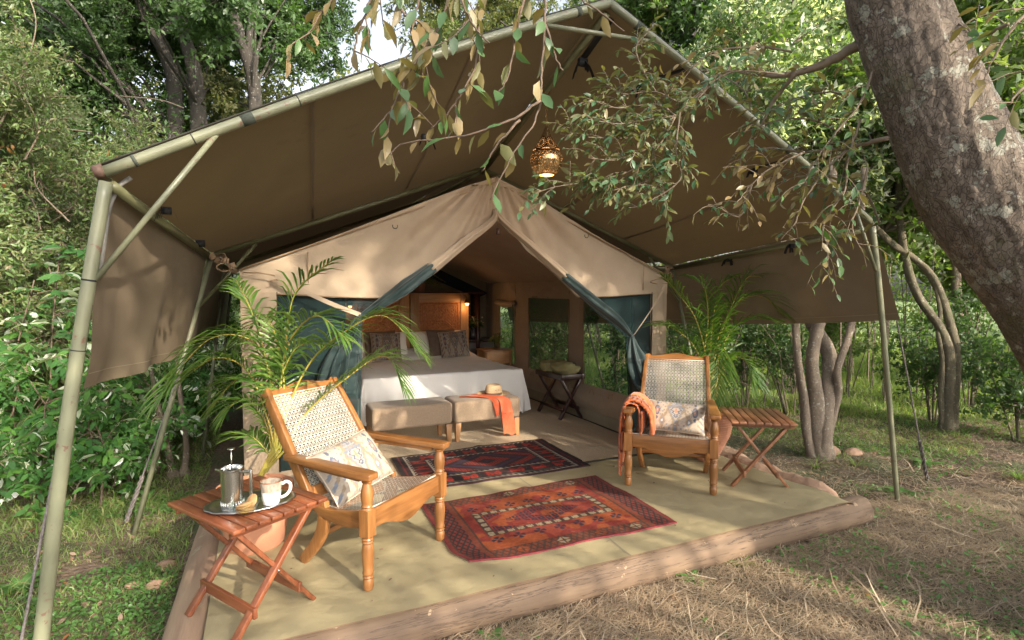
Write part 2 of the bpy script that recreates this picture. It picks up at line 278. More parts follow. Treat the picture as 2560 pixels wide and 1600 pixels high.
M['lf_near'] = leafm('branch_leaf', [(.055, .11, .045), (.065, .13, .05), (.08, .16, .04), (.08, .13, .07)], [(.20, .165, .07), (.24, .19, .09), (.14, .15, .07), (.20, .15, .08)], tr=.25)
M['lf_tan'] = leafm('tan_leaf', [(.26, .18, .08), (.22, .17, .07), (.30, .21, .12), (.17, .14, .06)], tr=.3)
M['lf_fine'] = leafm('fine_leaf', [(.06, .13, .06), (.07, .15, .075), (.11, .14, .06), (.17, .15, .06)], [(.13, .17, .1), (.2, .17, .08)], tr=.3)
M['lf_bush'] = leafm('bush_leaf', [(.11, .19, .055), (.15, .24, .07), (.21, .29, .10), (.22, .22, .09), (.10, .18, .065), (.20, .15, .08)], [(.12, .17, .08), (.14, .16, .08)], tr=.4)
M['lf_dry'] = leafm('dry_leaf', [(.40, .12, .035), (.26, .12, .05), (.38, .2, .06), (.18, .1, .05)], tr=.3)
M['lf_laurel'] = leafm('laurel_leaf', [(.045, .12, .035), (.06, .15, .045), (.09, .20, .04), (.06, .13, .055)], [(.08, .15, .05)], rough=.7, tr=.35, spec=.1)
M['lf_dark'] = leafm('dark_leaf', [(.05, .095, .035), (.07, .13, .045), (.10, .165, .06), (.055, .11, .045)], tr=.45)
M['lf_olive'] = leafm('olive_leaf', [(.07, .115, .03), (.10, .14, .04), (.15, .165, .05), (.06, .12, .04)], [(.18, .17, .08), (.14, .16, .07)], tr=.45)
M['lf_mid'] = leafm('mid_leaf', [(.045, .10, .03), (.07, .14, .04), (.10, .17, .05), (.05, .11, .035), (.14, .18, .07)], [(.12, .16, .07)], tr=.4)
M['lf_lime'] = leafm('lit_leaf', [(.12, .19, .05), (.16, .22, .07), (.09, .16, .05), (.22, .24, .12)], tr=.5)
M['palm'] = leafm('palm_leaflet', [(.07, .15, .03), (.10, .20, .04), (.16, .24, .05), (.065, .14, .035)], tr=.35, rough=.35)
M['palmstem'] = pm('palm_stem', (.30, .30, .05), (.36, .24, .05), scale=6, rough=.5)
M['grass'] = leafm('grass_blade', [(.11, .19, .045), (.16, .26, .065), (.23, .29, .10), (.33, .29, .15)], tr=.4)
M['clover'] = leafm('clover_leaf', [(.08, .18, .045), (.11, .23, .06), (.13, .25, .07)], tr=.35)
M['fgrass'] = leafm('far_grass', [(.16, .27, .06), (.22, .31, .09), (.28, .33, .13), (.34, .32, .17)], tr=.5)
M['hay'] = leafm('dry_straw', [(.33, .235, .155), (.44, .335, .23), (.22, .15, .10), (.56, .46, .34), (.16, .105, .07)], tr=.15, rough=.6)
M['litter'] = leafm('leaf_litter', [(.13, .08, .05), (.2, .13, .085), (.09, .06, .04), (.28, .2, .14), (.16, .07, .035)], tr=.1, rough=.8)
M['flower'] = leafm('petals', [(.7, .3, .2), (.75, .6, .4), (.8, .75, .6), (.6, .15, .12)], tr=.3)
def groundmat():
    m, t, N, L = newmat('forest_ground'); out = N('ShaderNodeOutputMaterial'); b = N('ShaderNodeBsdfPrincipled'); tc = N('ShaderNodeTexCoord')
    n = N('ShaderNodeTexNoise'); n.inputs['Scale'].default_value = 30; n.inputs['Detail'].default_value = 8; L(tc.outputs['Object'], n.inputs[0]); r = ramp(N, [(.3, (.075, .05, .034)), (.5, (.14, .095, .065)), (.7, (.21, .15, .105))]); L(n.outputs[0], r.inputs[0])
    n2 = N('ShaderNodeTexNoise'); n2.inputs['Scale'].default_value = 1.4; n2.inputs['Detail'].default_value = 5; L(tc.outputs['Object'], n2.inputs[0]); r2 = ramp(N, [(.45, (0, 0, 0)), (.6, (1, 1, 1))]); L(n2.outputs[0], r2.inputs[0])
    mx = N('ShaderNodeMix', data_type='RGBA'); L(r2.outputs[0], mx.inputs[0]); L(r.outputs[0], mx.inputs[6]); mx.inputs[7].default_value = (.075, .085, .035, 1)
    sp = N('ShaderNodeSeparateXYZ'); L(tc.outputs['Object'], sp.inputs[0]); ad = N('ShaderNodeMath', operation='MULTIPLY_ADD'); ad.inputs[1].default_value = .55; L(sp.outputs[0], ad.inputs[0]); L(sp.outputs[1], ad.inputs[2])
    rr = N('ShaderNodeMapRange'); rr.inputs[1].default_value = 9.5; rr.inputs[2].default_value = 12; L(ad.outputs[0], rr.inputs[0]); m3 = N('ShaderNodeMix', data_type='RGBA'); L(rr.outputs[0], m3.inputs[0]); L(mx.outputs[2], m3.inputs[6]); m3.inputs[7].default_value = (.13, .19, .06, 1)
    L(m3.outputs[2], b.inputs['Base Color']); b.inputs['Roughness'].default_value = .95; bp = N('ShaderNodeBump'); bp.inputs['Strength'].default_value = 1; bp.inputs['Distance'].default_value = .03; L(n.outputs[0], bp.inputs['Height']); L(bp.outputs[0], b.inputs['Normal']); L(b.outputs[0], out.inputs[0]); return m
M['ground'] = groundmat()
SHADE = [[((6.0, -7.0, 4.0), (3.0, 1.6, 2.4), 26), ((9.0, -6.2, 5.2), (2.2, 1.6, 2.4), 20), ((6.1, -7.0, 8.9), (2.7, 1.2, .5), 50)],  # crown clumps of the added trees, set where they block the sun's rays
         [((2.6, -7.0, 4.8), (2.2, 1.4, 2.4), 17), ((4.6, -7.4, 9.9), (1.6, 1.2, .8), 10)],
         [((11.5, -4.2, 4.4), (2.6, 1.8, 2.8), 18), ((15., -3.0, 4.5), (2.4, 1.8, 2.4), 12)]]
BK={"NEAR":[[[0.86,1.597,2.732],[0.848,1.592,2.554],[0.842,1.589,2.452],[0.828,1.588,2.312],[0.826,1.583,2.211],[0.804,1.589,2.134],[0.745,1.611,2.045],[0.708,1.623,1.969],[0.672,1.636,1.893]],[[0.802,1.538,2.193],[0.731,1.567,2.138],[0.646,1.604,2.101],[0.539,1.652,2.076],[0.415,1.708,2.057],[0.357,1.731,2.008]],[[0.751,1.58,2.138],[0.681,1.608,2.056],[0.64,1.622,1.975]],[[0.857,1.616,2.467],[0.882,1.6,2.376],[0.904,1.586,2.318]],[[0.601,1.601,2.667],[0.543,1.619,2.499],[0.497,1.633,2.379],[0.407,1.666,2.236],[0.366,1.679,2.14],[0.31,1.701,2.074]],[[0.483,1.709,2.65],[0.47,1.709,2.527],[0.444,1.713,2.403],[0.46,1.702,2.329],[0.475,1.691,2.255]],[[0.759,1.756,2.783],[0.713,1.767,2.608],[0.685,1.771,2.447],[0.677,1.77,2.366],[0.626,1.787,2.259],[0.588,1.802,2.205],[0.532,1.824,2.145]],[[0.731,1.484,2.623],[0.717,1.482,2.472],[0.693,1.486,2.344],[0.67,1.49,2.228],[0.637,1.502,2.17]],[[0.327,1.554,2.526],[0.295,1.562,2.407],[0.263,1.571,2.319],[0.242,1.576,2.232]],[[0.452,1.837,2.712],[0.437,1.835,2.542],[0.483,1.81,2.476],[0.535,1.782,2.411]],[[1.006,1.699,2.815],[1.015,1.685,2.636],[1.089,1.648,2.567],[1.163,1.61,2.498]],[[0.288,2.024,2.746],[0.261,2.031,2.636],[0.209,2.05,2.553],[0.157,2.069,2.47]],[[0.484,1.424,2.475],[0.496,1.414,2.39],[0.523,1.397,2.306],[0.565,1.374,2.253]]],"FINE":[[[2.275,1.879,2.63],[2.051,1.982,2.639],[1.894,2.048,2.526],[1.806,2.083,2.432],[1.649,2.149,2.337],[1.477,2.227,2.328],[1.306,2.307,2.347]],[[1.964,2.019,2.583],[1.859,2.062,2.488],[1.723,2.127,2.545],[1.585,2.19,2.535],[1.517,2.223,2.573]],[[1.771,2.043,2.416],[1.653,2.096,2.397],[1.535,2.149,2.379],[1.417,2.204,2.397]],[[1.806,2.083,2.432],[1.735,2.108,2.299],[1.629,2.15,2.186],[1.473,2.218,2.129],[1.301,2.296,2.101],[1.205,2.338,2.073]],[[1.701,2.067,2.286],[1.616,2.104,2.249],[1.514,2.149,2.212],[1.396,2.203,2.221]],[[1.723,2.127,2.545],[1.673,2.155,2.639],[1.641,2.176,2.753],[1.694,2.156,2.828]],[[1.754,1.996,2.418],[1.733,1.995,2.236],[1.747,1.982,2.109],[1.596,2.045,2.0],[1.53,2.074,1.982]],[[1.819,2.065,2.224],[1.679,2.124,2.129],[1.575,2.169,2.092],[1.437,2.231,2.063]],[[1.806,2.083,2.432],[1.721,2.125,2.488],[1.566,2.195,2.469],[1.464,2.243,2.498]]],"MED":[[[2.704,1.803,2.817],[2.636,1.941,2.76],[2.537,2.096,2.742],[2.466,2.241,2.786],[2.385,2.392,2.857]],[[2.55,2.035,2.739],[2.562,2.188,2.625],[2.478,2.216,2.451],[2.396,2.247,2.32]],[[2.405,2.382,2.839],[2.186,2.363,2.668],[2.034,2.315,2.549],[1.87,2.275,2.455]],[[2.715,1.661,2.328],[2.738,1.871,2.333],[2.715,2.103,2.363],[2.642,2.25,2.411],[2.477,2.323,2.378]],[[2.738,1.871,2.333],[2.624,1.916,2.211],[2.529,1.952,2.068],[2.48,1.967,1.946],[2.413,1.993,1.865]],[[2.534,1.963,2.313],[2.384,2.027,2.231],[2.29,2.066,2.15],[2.213,2.095,2.048]],[[2.697,1.786,2.444],[2.639,1.801,2.248],[2.618,1.802,2.091],[2.525,1.836,1.934],[2.54,1.82,1.777],[2.503,1.835,1.738]],[[2.727,1.759,2.209],[2.688,1.768,2.052],[2.65,1.779,1.934],[2.683,1.757,1.816]],[[2.896,2.027,2.472],[2.758,2.093,2.538],[2.599,2.166,2.538],[2.419,2.245,2.472]],[[2.979,1.999,2.668],[2.821,2.073,2.69],[2.661,2.144,2.647],[2.501,2.212,2.56]],[[2.578,2.084,2.865],[2.425,2.155,2.89],[2.233,2.242,2.875],[2.116,2.292,2.801],[2.037,2.322,2.696]],[[2.653,1.706,2.639],[2.598,1.723,2.488],[2.492,1.764,2.356],[2.404,1.798,2.224],[2.35,1.816,2.111]],[[3.083,1.913,1.971],[3.008,1.957,2.146],[2.849,2.031,2.167],[2.692,2.106,2.233],[2.532,2.175,2.146]],[[2.371,2.14,2.169],[2.31,2.158,2.001],[2.215,2.204,2.043],[2.158,2.231,2.064]],[[2.494,1.115,2.574],[2.641,1.271,2.623],[2.802,1.425,2.769],[2.916,1.601,2.904]],[[2.081,0.856,2.449],[2.016,0.882,2.379],[1.951,0.906,2.274],[1.928,0.913,2.216]],[[1.987,0.776,2.2],[1.907,0.81,2.156],[1.866,0.826,2.112]]],"TRUNK":[[2.654,1.799,4.301],[2.691,1.745,3.64],[2.707,1.711,3.168],[2.743,1.684,2.979],[2.917,1.578,2.507],[3.088,1.477,2.092],[3.385,1.316,1.638],[3.629,1.181,1.223],[3.9,1.023,0.619],[4.028,0.94,0.184]],"PALML":[[[0.07,3.709,0.548],[0.101,3.716,0.924],[0.143,3.717,1.3],[0.206,3.705,1.601],[0.398,3.463,1.793]],[[0.058,3.714,0.548],[0.078,3.726,0.924],[-0.029,3.794,1.275],[-0.289,3.75,1.313],[-0.556,3.633,0.97]],[[0.07,3.709,0.548],[0.029,3.741,0.799],[-0.078,3.807,1.1],[-0.248,3.725,1.205],[-0.455,3.702,1.066]],[[0.081,3.703,0.548],[0.145,3.692,0.874],[0.288,3.644,1.175],[0.454,3.413,1.361],[0.674,3.317,1.457],[0.866,3.218,1.241]],[[0.093,3.698,0.548],[0.235,3.648,0.824],[0.468,3.554,1.05],[0.71,3.507,1.194],[0.821,3.444,0.991]],[[0.07,3.709,0.548],[0.056,3.739,0.974],[-0.005,3.786,1.325],[-0.069,3.827,1.526],[-0.14,4.033,1.679]],[[0.07,3.709,0.548],[0.102,3.718,0.974],[0.154,3.711,1.275],[0.303,3.487,1.457],[0.46,3.298,1.322]],[[0.058,3.714,0.548],[0.007,3.752,0.799],[-0.128,3.82,0.924],[-0.218,3.801,0.835]],[[0.081,3.703,0.548],[0.123,3.705,0.924],[0.107,3.729,1.225],[0.021,3.946,1.444],[-0.128,4.115,1.278]],[[0.093,3.698,0.548],[0.109,3.705,0.799],[0.103,3.72,1.025],[0.196,3.635,1.255],[0.321,3.47,1.289]],[[0.058,3.714,0.548],[-0.042,3.767,0.674],[-0.134,3.865,0.698],[-0.192,3.891,0.681]],[[0.07,3.709,0.548],[0.076,3.721,0.824],[-0.011,3.772,1.025],[-0.154,4.003,1.026],[-0.301,4.06,0.843]]],"PALMR":[[[3.901,3.983,0.389],[3.928,3.995,0.831],[3.954,4.007,1.255],[4.032,3.993,1.64],[4.096,3.86,1.752]],[[3.901,3.983,0.389],[3.948,3.993,0.947],[4.133,3.936,1.447],[4.381,3.829,1.563],[4.587,3.723,1.37]],[[3.901,3.983,0.389],[3.895,4.017,0.947],[3.816,4.075,1.332],[3.68,4.149,1.563],[3.477,4.143,1.752]],[[3.901,3.983,0.389],[3.875,4.02,0.831],[3.776,4.08,1.101],[3.604,4.167,1.255],[3.382,4.161,1.299]],[[3.908,3.98,0.389],[3.963,3.979,0.831],[4.093,3.939,1.178],[4.271,3.866,1.332],[4.431,3.683,1.337]],[[3.918,3.975,0.389],[3.978,3.966,0.716],[4.088,3.929,0.947],[4.228,3.864,0.947],[4.247,3.734,0.733]],[[3.901,3.983,0.389],[3.878,4.025,0.947],[3.921,4.027,1.332],[3.892,4.057,1.64],[3.896,4.282,1.761]],[[3.908,3.98,0.389],[3.984,3.98,1.024],[4.208,3.912,1.64],[4.35,3.853,1.755],[4.73,3.893,1.641]],[[3.908,3.98,0.389],[4.013,3.95,0.716],[4.071,3.938,0.985],[4.021,3.968,1.101],[3.825,3.81,0.601]],[[3.901,3.983,0.389],[3.838,4.03,0.716],[3.737,4.089,0.947],[3.669,4.125,1.024],[3.63,4.132,0.831]]],"CLUST":[[[[5.456,4.004,-0.294],[5.396,4.05,0.033],[5.372,4.082,0.425],[5.322,4.13,0.861],[5.304,4.162,1.296],[5.27,4.226,2.168],[5.194,4.322,3.258]],0.065],[[[5.515,3.973,-0.36],[5.503,4.001,0.033],[5.491,4.028,0.425],[5.461,4.066,0.861],[5.542,4.053,1.296],[5.662,4.034,1.95],[5.705,4.076,3.04]],0.105],[[[5.535,3.965,-0.338],[5.565,3.979,0.163],[5.716,4.044,0.582],[5.809,4.131,0.926],[5.703,4.312,1.327],[5.553,4.526,1.973]],0.12],[[[5.555,3.957,-0.316],[5.611,3.954,0.076],[5.712,3.932,0.512],[5.717,3.944,0.773],[5.867,3.904,1.296],[5.965,3.908,2.168],[6.021,3.926,2.953]],0.06]],"TWIST":[[[[8.012,4.04,-0.384],[8.048,4.057,0.209],[8.082,4.07,0.725],[7.973,4.143,1.138],[7.724,4.28,1.55],[7.58,4.374,2.066],[7.534,4.424,2.582],[7.505,4.484,3.407]],0.11],[[[8.059,4.02,-0.358],[8.12,4.029,0.313],[8.155,4.042,0.828],[8.07,4.107,1.292],[7.916,4.203,1.756],[7.71,4.312,2.014],[7.433,4.45,2.221],[7.203,4.57,2.478]],0.1],[[[7.989,4.052,-0.358],[7.963,4.096,0.209],[7.988,4.113,0.725],[7.949,4.151,1.086],[7.978,4.152,1.344],[7.916,4.203,1.756]],0.06]],"BACKT":[[[[-2.142,18.802,5.207],[-2.189,18.978,7.996],[-2.792,19.339,9.507],[-3.272,19.688,11.831],[-3.423,19.919,14.736]],0.42],[[[-1.507,18.511,5.207],[-1.559,18.677,7.763],[-1.895,18.922,9.39],[-1.707,18.913,10.785],[-1.095,18.853,14.736]],0.4],[[[-0.046,17.79,4.277],[-0.03,17.964,7.531],[-0.369,18.203,9.042],[-0.755,18.477,10.785],[-0.883,18.756,14.736]],0.38],[[[-2.192,18.973,7.88],[-2.487,19.167,8.926],[-1.941,18.962,9.739],[-1.851,19.018,11.482]],0.22],[[[-0.174,18.069,8.228],[-0.039,18.085,9.623],[0.409,17.944,10.785]],0.18],[[[6.352,19.465,7.852],[6.275,19.646,10.466],[6.558,19.565,11.338],[6.078,19.914,13.662]],0.2],[[[9.755,7.661,1.842],[9.786,7.825,5.038],[9.856,7.882,6.636],[9.78,8.005,8.234]],0.16],[[[9.707,8.834,2.736],[9.543,9.103,6.223],[9.5,9.22,7.966]],0.12],[[[11.523,5.688,0.731],[11.495,5.802,2.547],[11.485,5.868,3.636],[11.656,5.891,5.452]],0.15]],"VINES":[[[-2.408,6.913,3.112],[-2.061,6.763,3.263],[-1.783,6.644,3.414],[-1.642,6.587,3.558]],[[-2.336,6.891,3.301],[-2.096,6.777,3.225],[-2.001,6.714,2.885],[-1.939,6.667,2.546]],[[-1.163,6.362,3.452],[-0.82,6.203,3.414],[-0.616,6.105,3.339]],[[-2.212,6.796,2.621],[-1.94,6.663,2.47],[-1.847,6.595,2.017],[-1.784,6.55,1.715]],[[-1.966,6.789,4.51],[-1.871,6.724,4.132],[-1.984,6.75,3.679],[-2.093,6.784,3.376]],[[-2.43,6.866,2.092],[-2.158,6.733,1.941],[-2.099,6.681,1.488]],[[-2.133,6.787,3.112],[-1.789,6.632,3.15],[-1.411,6.457,3.112]]]}
# ---------------- ground ----------------
G = -.2
def gh(x, y):
    """height of the ground"""
    d = np.maximum(np.maximum(-.6 - x, x - 4.5), np.maximum(2.2 - y, y - 9.6)); f = np.clip(d / 1.5, 0, 1)
    return G + .035 * vnoise(x * .7 + 20, y * .7 + 20, 3) * f + .02 * vnoise(x * 2.3 + 40, y * 2.3 + 40, 5, 2) * np.clip(f * 3, .15, 1)
def warp(n, a, b, p=1.8, c=2.):
    t = np.linspace(-1, 1, n); s = np.sign(t) * np.abs(t) ** p; return np.where(s < 0, c + s * (c - a), c + s * (b - c))
gx_ = warp(220, -90, 110); gy_ = warp(220, -60, 130, c=4.)
X, Y = np.meshgrid(gx_, gy_, indexing='ij'); Z = gh(X.ravel(), Y.ravel())
ii = (np.arange(219)[:, None] * 220 + np.arange(219)[None]).ravel()
g = mk('ground', np.stack([X.ravel(), Y.ravel(), Z], -1), [np.stack([ii, ii + 220, ii + 221, ii + 1], -1)], M['ground'], smooth=True); g['kind'] = 'structure'

# ---------------- platform, logs, sheet, carpet ----------------
t = thing('tent_platform', 'packed earth platform raising the tent floor above the grass', 'platform', (1.9, 6, G))
MB().box((1.9, 6.05, -.125), (4.1, 6.6, .21)).obj('earth_core', M['earth'], t, True)
def log(name, p0, p1, r, mat, label, cat='log', seed=0, group=None):
    t = thing(name, label, cat, tuple(p0), group=group); P = spline([p0, (np.array(p0) * .6 + np.array(p1) * .4), p1], 40)
    a = np.linspace(0, 1, 40); P[:, 2] += .004 * vnoise(a * 9, a * 0 + seed, seed, 2); P[:, 1] += .004 * vnoise(a * 6, a * 0 + 3 + seed, seed + 4, 2)
    rr = r * (1 + .02 * vnoise(a * 7, a * 0 + 5, seed + 8, 2)); rr[0] *= .93; rr[-1] *= .93
    b = MB(); b.tube(P, rr, 22, wob=lambda an, i: .015 * np.sin(an * 3 + i * .16) + .010 * np.sin(an * 5 - i * .3)); o = b.obj('trunk', mat, t, True, smooth=True)
    return t
log('edging_log', (-.62, 2.73, -.108), (4.27, 2.73, -.112), .114, M['log'], 'long bare log lying along the front edge of the canvas floor', group='edging logs round the canvas floor')
log('edging_log', (-.36, 2.45, -.11), (-.30, 4.9, -.12), .125, M['logy'], 'dusty log along the left edge of the canvas floor beside the grass', seed=3, group='edging logs round the canvas floor')
t = thing('earth_bank', 'low bank of reddish clay along the right edge of the canvas floor', 'earth bank', (4.15, 3.4, G))
def bankf(u, v):
    y = 2.80 + u * 3.0; a = v * PI; r = .19 * np.minimum(1, .35 + u * 7) + .035 * vnoise(u * 9, v * 3, 12)
    return 4.24 + .02 * np.sin(u * 9) - np.cos(a) * r * 1.15, y, -.2 + np.sin(a) * r * 1.22 - .02 + .012 * vnoise(u * 40, v * 12, 15)
MB().grid(70, 14, bankf).obj('bank', M['clay'], t, True, smooth=True)
t = thing('ground_sheet', 'olive green canvas ground sheet covering the veranda floor', 'ground sheet', (1.9, 3.5, 0))
def sheetz(x, y):
    z = .012 + .007 * vnoise(x * 2.2, y * 3, 21, 3) + .005 * np.sin(x * 9 + y * 4 + 2 * vnoise(x * 2, y * 2, 6)) * np.clip(vnoise(x * .8, y * .8, 9) + .2, 0, 1)
    z = np.where(y < 2.76, np.maximum(np.minimum(z, -.106 + np.sqrt(np.clip(.143 ** 2 - (y - 2.727) ** 2, 0, 1))), -.02), z)
    return np.where(y > 4.34, .018, z - np.clip(x - 4.02, 0, 1) * .35 + .02 * np.exp(-((x - 3.95) ** 2 + (y - 2.85) ** 2) * 30))
def sheetf(u, v):
    x = -.27 + u * (4.36 + .03 * np.sin(v * 5)); y = 2.648 + v * (4.34 - 2.648); return x, y, sheetz(x, y)
MB().grid(150, 70, sheetf).obj('cloth', M['sheet'], t, True, smooth=True)
MB().grid(2, 60, lambda u, v: (lambda a: (a[0] + u * .012, a[1], a[2] + .003))(sheetf(u * 0 + .52, v))).obj('seam', M['skirt'], t, True)
MB().grid(120, 3, lambda u, v: (lambda a: (a[0], a[1] - .004 + .008 * v, a[2] + .0025 + .001 * v))(sheetf(u, v * 0))).obj('hem', M['tie'], t, True)
t = thing('sisal_carpet', 'tan woven sisal carpet covering the bedroom floor', 'carpet', (1.8, 6.5, 0))
def carpf(u, v):
    x = -.08 + u * 3.74; y = 4.30 + v * 4.9; return x, y, .014 + .003 * vnoise(x * 3, y * 3, 4)
MB().grid(30, 30, carpf).obj('weave', M['sisal'], t, True)
MB().bar((-.08, 4.3, .012), (3.66, 4.3, .012), .02, .022).obj('edge_binding', M['edge'], t, True)

# ---------------- canopy ----------------
CL, CR, AP = np.array([-.58, 2.82, 2.10]), np.array([4.45, 2.82, 2.15]), np.array([1.93, 2.82, 3.32])
SL, SR, AQ = np.array([-.33, 4.8, 1.88]), np.array([4.14, 4.8, 1.88]), np.array([1.9, 4.8, 2.74])
BLk, BRk, BA = np.array([-.33, 9.6, 1.88]), np.array([4.14, 9.6, 1.88]), np.array([1.9, 9.6, 2.74])
can = thing('tent_canopy', 'large olive canvas fly sheet on painted metal poles over the tent', 'canopy', (1.93, 2.82, G))
def slope(a, b, c, d, n, m, seed, sag=.03):
    """sheet between a-b (front) and c-d (back); u across, v back"""
    def f(u, v):
        u_, v_ = u[:, None], v[:, None]
        P = (a * (1 - u_) + b * u_) * (1 - v_) + (c * (1 - u_) + d * u_) * v_
        z = P[:, 2] + .055 - sag * np.sin(u * PI) * np.sin(v * PI) + .006 * vnoise(u * 7, v * 7, seed)
        return P[:, 0], P[:, 1], z
    return MB().grid(n, m, f)
def bow(a, b, n=20, k=.035, p=1.0):
    P = np.array([a * (1 - x) + b * x for x in np.linspace(0, 1, n)]); P[:, 2] += k * np.sin(np.linspace(0, 1, n) ** p * PI); return P
f0 = np.array([0, -.02, .0])
def slope2(a, b, c, d, seed, k0):
    def f(u, v):
        u_, v_ = u[:, None], v[:, None]
        P = (a * (1 - u_) + b * u_) * (1 - v_) + (c * (1 - u_) + d * u_) * v_
        z = P[:, 2] + .018 + k0 * np.sin(u * PI) * (1 - v) - .045 * np.sin(u * PI) * np.sin(v * PI) + .005 * vnoise(u * 6, v * 6, seed)
        return P[:, 0], P[:, 1], z
    return MB().grid(24, 20, f).obj('roof_canvas', M['fly'], can, True, smooth=True)
slope2(CL + [-.03, -.005, 0], AP + [0, -.005, .01], SL, AQ, 1, .035); slope2(CR + [.03, -.005, 0], AP + [0, -.005, .01], SR, AQ, 2, .02)
slope(SL, AQ, BLk, BA, 14, 14, 3).obj('roof_canvas', M['flyback'], can, True, smooth=True); slope(SR, AQ, BRk, BA, 14, 14, 4).obj('roof_canvas', M['flyback'], can, True, smooth=True)
MB().tube(bow(CL + [-.03, -.005, .02], AP + [0, -.005, .03]), .004, 5).obj('roof_binding', M['edge'], can, True); MB().tube(bow(CR + [.03, -.005, .02], AP + [0, -.005, .03], k=.02), .004, 5).obj('roof_binding', M['edge'], can, True)
def pole(name, P, r, mat='pipe', seg=16, parent=None): return MB().tube(P, r, seg).obj(name, M[mat], parent or can, True, smooth=True)
def ring(name, c, d, r, h, mat, parent=None):
    d = nrm(d); return MB().tube([c - d * h / 2, c + d * h / 2], r, 16).obj(name, M[mat], parent or can, True, smooth=True)
rl = bow(CL, AP, 24, .035); pole('rafter', rl, .0245); rr_ = bow(CR, AP, 24, .02); pole('rafter', rr_, .0245)
for k in (3, 7, 15): ring('joint', rl[k], rl[k + 1] - rl[k], .0256, .005, 'black')
ring('joint', rl[1], rl[1] - rl[0], .0262, .014, 'strap')
for k in (6, 13): ring('joint', rr_[k], rr_[k + 1] - rr_[k], .0256, .005, 'black')
MB().tube([CL + [-.035, 0, -.004], CL + [.0, 0, .008]], .0275, 14).obj('end_cap', pm('rust_cap', (.13, .075, .055), rough=.7), can, True)
pL = np.array([[-.575, 2.82, 2.06], [-.65, 2.82, 1.62], [-.76, 2.82, .9], [-.905, 2.82, G - .05]]); PL = spline(pL, 20); lo_ = pole('post', PL, np.linspace(.0255, .0285, 20))
for z in (1.63, 1.36): k = np.argmin(abs(PL[:, 2] - z)); ring('joint', PL[k], PL[k + 1] - PL[k], .0285, .007 if z > 1.5 else .004, 'black', lo_)
PR = spline([[4.45, 2.82, 2.12], [4.60, 2.82, 1.45], [4.92, 2.82, G - .05]], 20); ro = pole('post', PR, np.linspace(.0245, .0205, 20)); ring('joint', PR[8], PR[9] - PR[8], .0245, .006, 'pipedark', ro)
def at(P, z): k = np.argmin(abs(P[:, 2] - z)); return P[k]
pole('brace', np.array([rl[4], at(PL, 1.66) + [.02, 0, 0]]), .0125); pole('brace', np.array([rr_[2], at(PR, 1.75) - [.02, 0, 0]]), .0125)
pole('brace', np.array([rl[-5] + [0, .0, -.02], rr_[-4] + [0, .0, -.02]]), .013)
pole('eave_pole', np.array([CL + [.02, .03, -.05], SL + [0, 0, -.02]]), .023, 'pipedark'); pole('eave_pole', np.array([CR + [-.02, .03, -.05], SR + [0, 0, -.02]]), .023, 'pipedark')
pole('eave_pole', np.array([SL + [0, .05, -.02], BLk]), .02, 'pipedark'); pole('eave_pole', np.array([SR + [0, .05, -.02], BRk]), .02, 'pipedark')
pole('ridge_pole', np.array([AP + [0, .03, -.05], AQ + [0, 0, -.03]]), .022, 'pipedark'); pole('ridge_pole', np.array([AQ + [0, .04, -.03], BA]), .022, 'pipedark')
pole('rafter', np.array([SL, AQ]), .02, 'pipedark'); pole('rafter', np.array([SR, AQ]), .02, 'pipedark')
for yy in (6.8, 8.7):
    d = np.array([0, yy - 4.8, 0]); pole('rafter', np.array([SL + d, AQ + d]), .019, 'pipedark'); pole('rafter', np.array([SR + d, AQ + d]), .019, 'pipedark')
pole('post', np.array([SL + [0, 0, 0], [-.9, 4.79, G - .05]]), .0185, 'pipe'); pole('post', np.array([SR, [4.75, 4.79, G - .05]]), .0185, 'pipe')
pole('post', np.array([[-.35, 6.8, 1.85], [-.61, 6.76, G - .05]]), .018, 'pipe'); pole('post', np.array([[4.1, 6.8, 1.85], [4.75, 6.8, G - .05]]), .018, 'pipe')
pole('post', np.array([[-.35, 8.7, 1.85], [-.58, 8.7, G - .05]]), .018, 'pipe'); pole('post', np.array([[4.1, 8.7, 1.85], [4.7, 8.7, G - .05]]), .018, 'pipe')
pole('brace', np.array([SL * .86 + AQ * .14 + [0, 0, -.02], SL * .80 + np.array([-.9, 4.79, -.2]) * .2]), .013, 'pipedark'); pole('brace', np.array([SR * .86 + AQ * .14 + [0, 0, -.02], SR * .80 + np.array([4.75, 4.79, -.2]) * .2]), .013, 'pipedark')
pole('hose', spline([[-.50, 2.90, 2.10], [-.548, 2.90, 2.055], [-.585, 2.90, 1.96], [-.602, 2.90, 1.85], [-.618, 2.90, 1.74], [-.63, 2.90, 1.68]], 20), .011, 'pvc', 8)
# seams stitched along the roof cloth
for (A, B, C_, D_, k0, us) in ((CL, AP, SL, AQ, .035, (.33, .67)), (CR, AP, SR, AQ, .02, (.30, .62))):
    for uu in us:
        P = []
        for v in np.linspace(0.01, .99, 14): c = (A * (1 - uu) + B * uu) * (1 - v) + (C_ * (1 - uu) + D_ * uu) * v; c = c + [0, 0, .018 + k0 * math.sin(uu * PI) * (1 - v) - .045 * math.sin(uu * PI) * math.sin(v * PI) - .004]; P.append(c)
        P = np.array(P); w2 = np.array([.010, 0, .005 * (1 if A[0] < 1 else -1)]); n_ = 14; i_ = np.arange(n_ - 1); mk('seam', np.concatenate([P - w2, P + w2]), [np.stack([i_, i_ + n_, i_ + n_ + 1, i_ + 1], -1)], M['flap'], can, True)
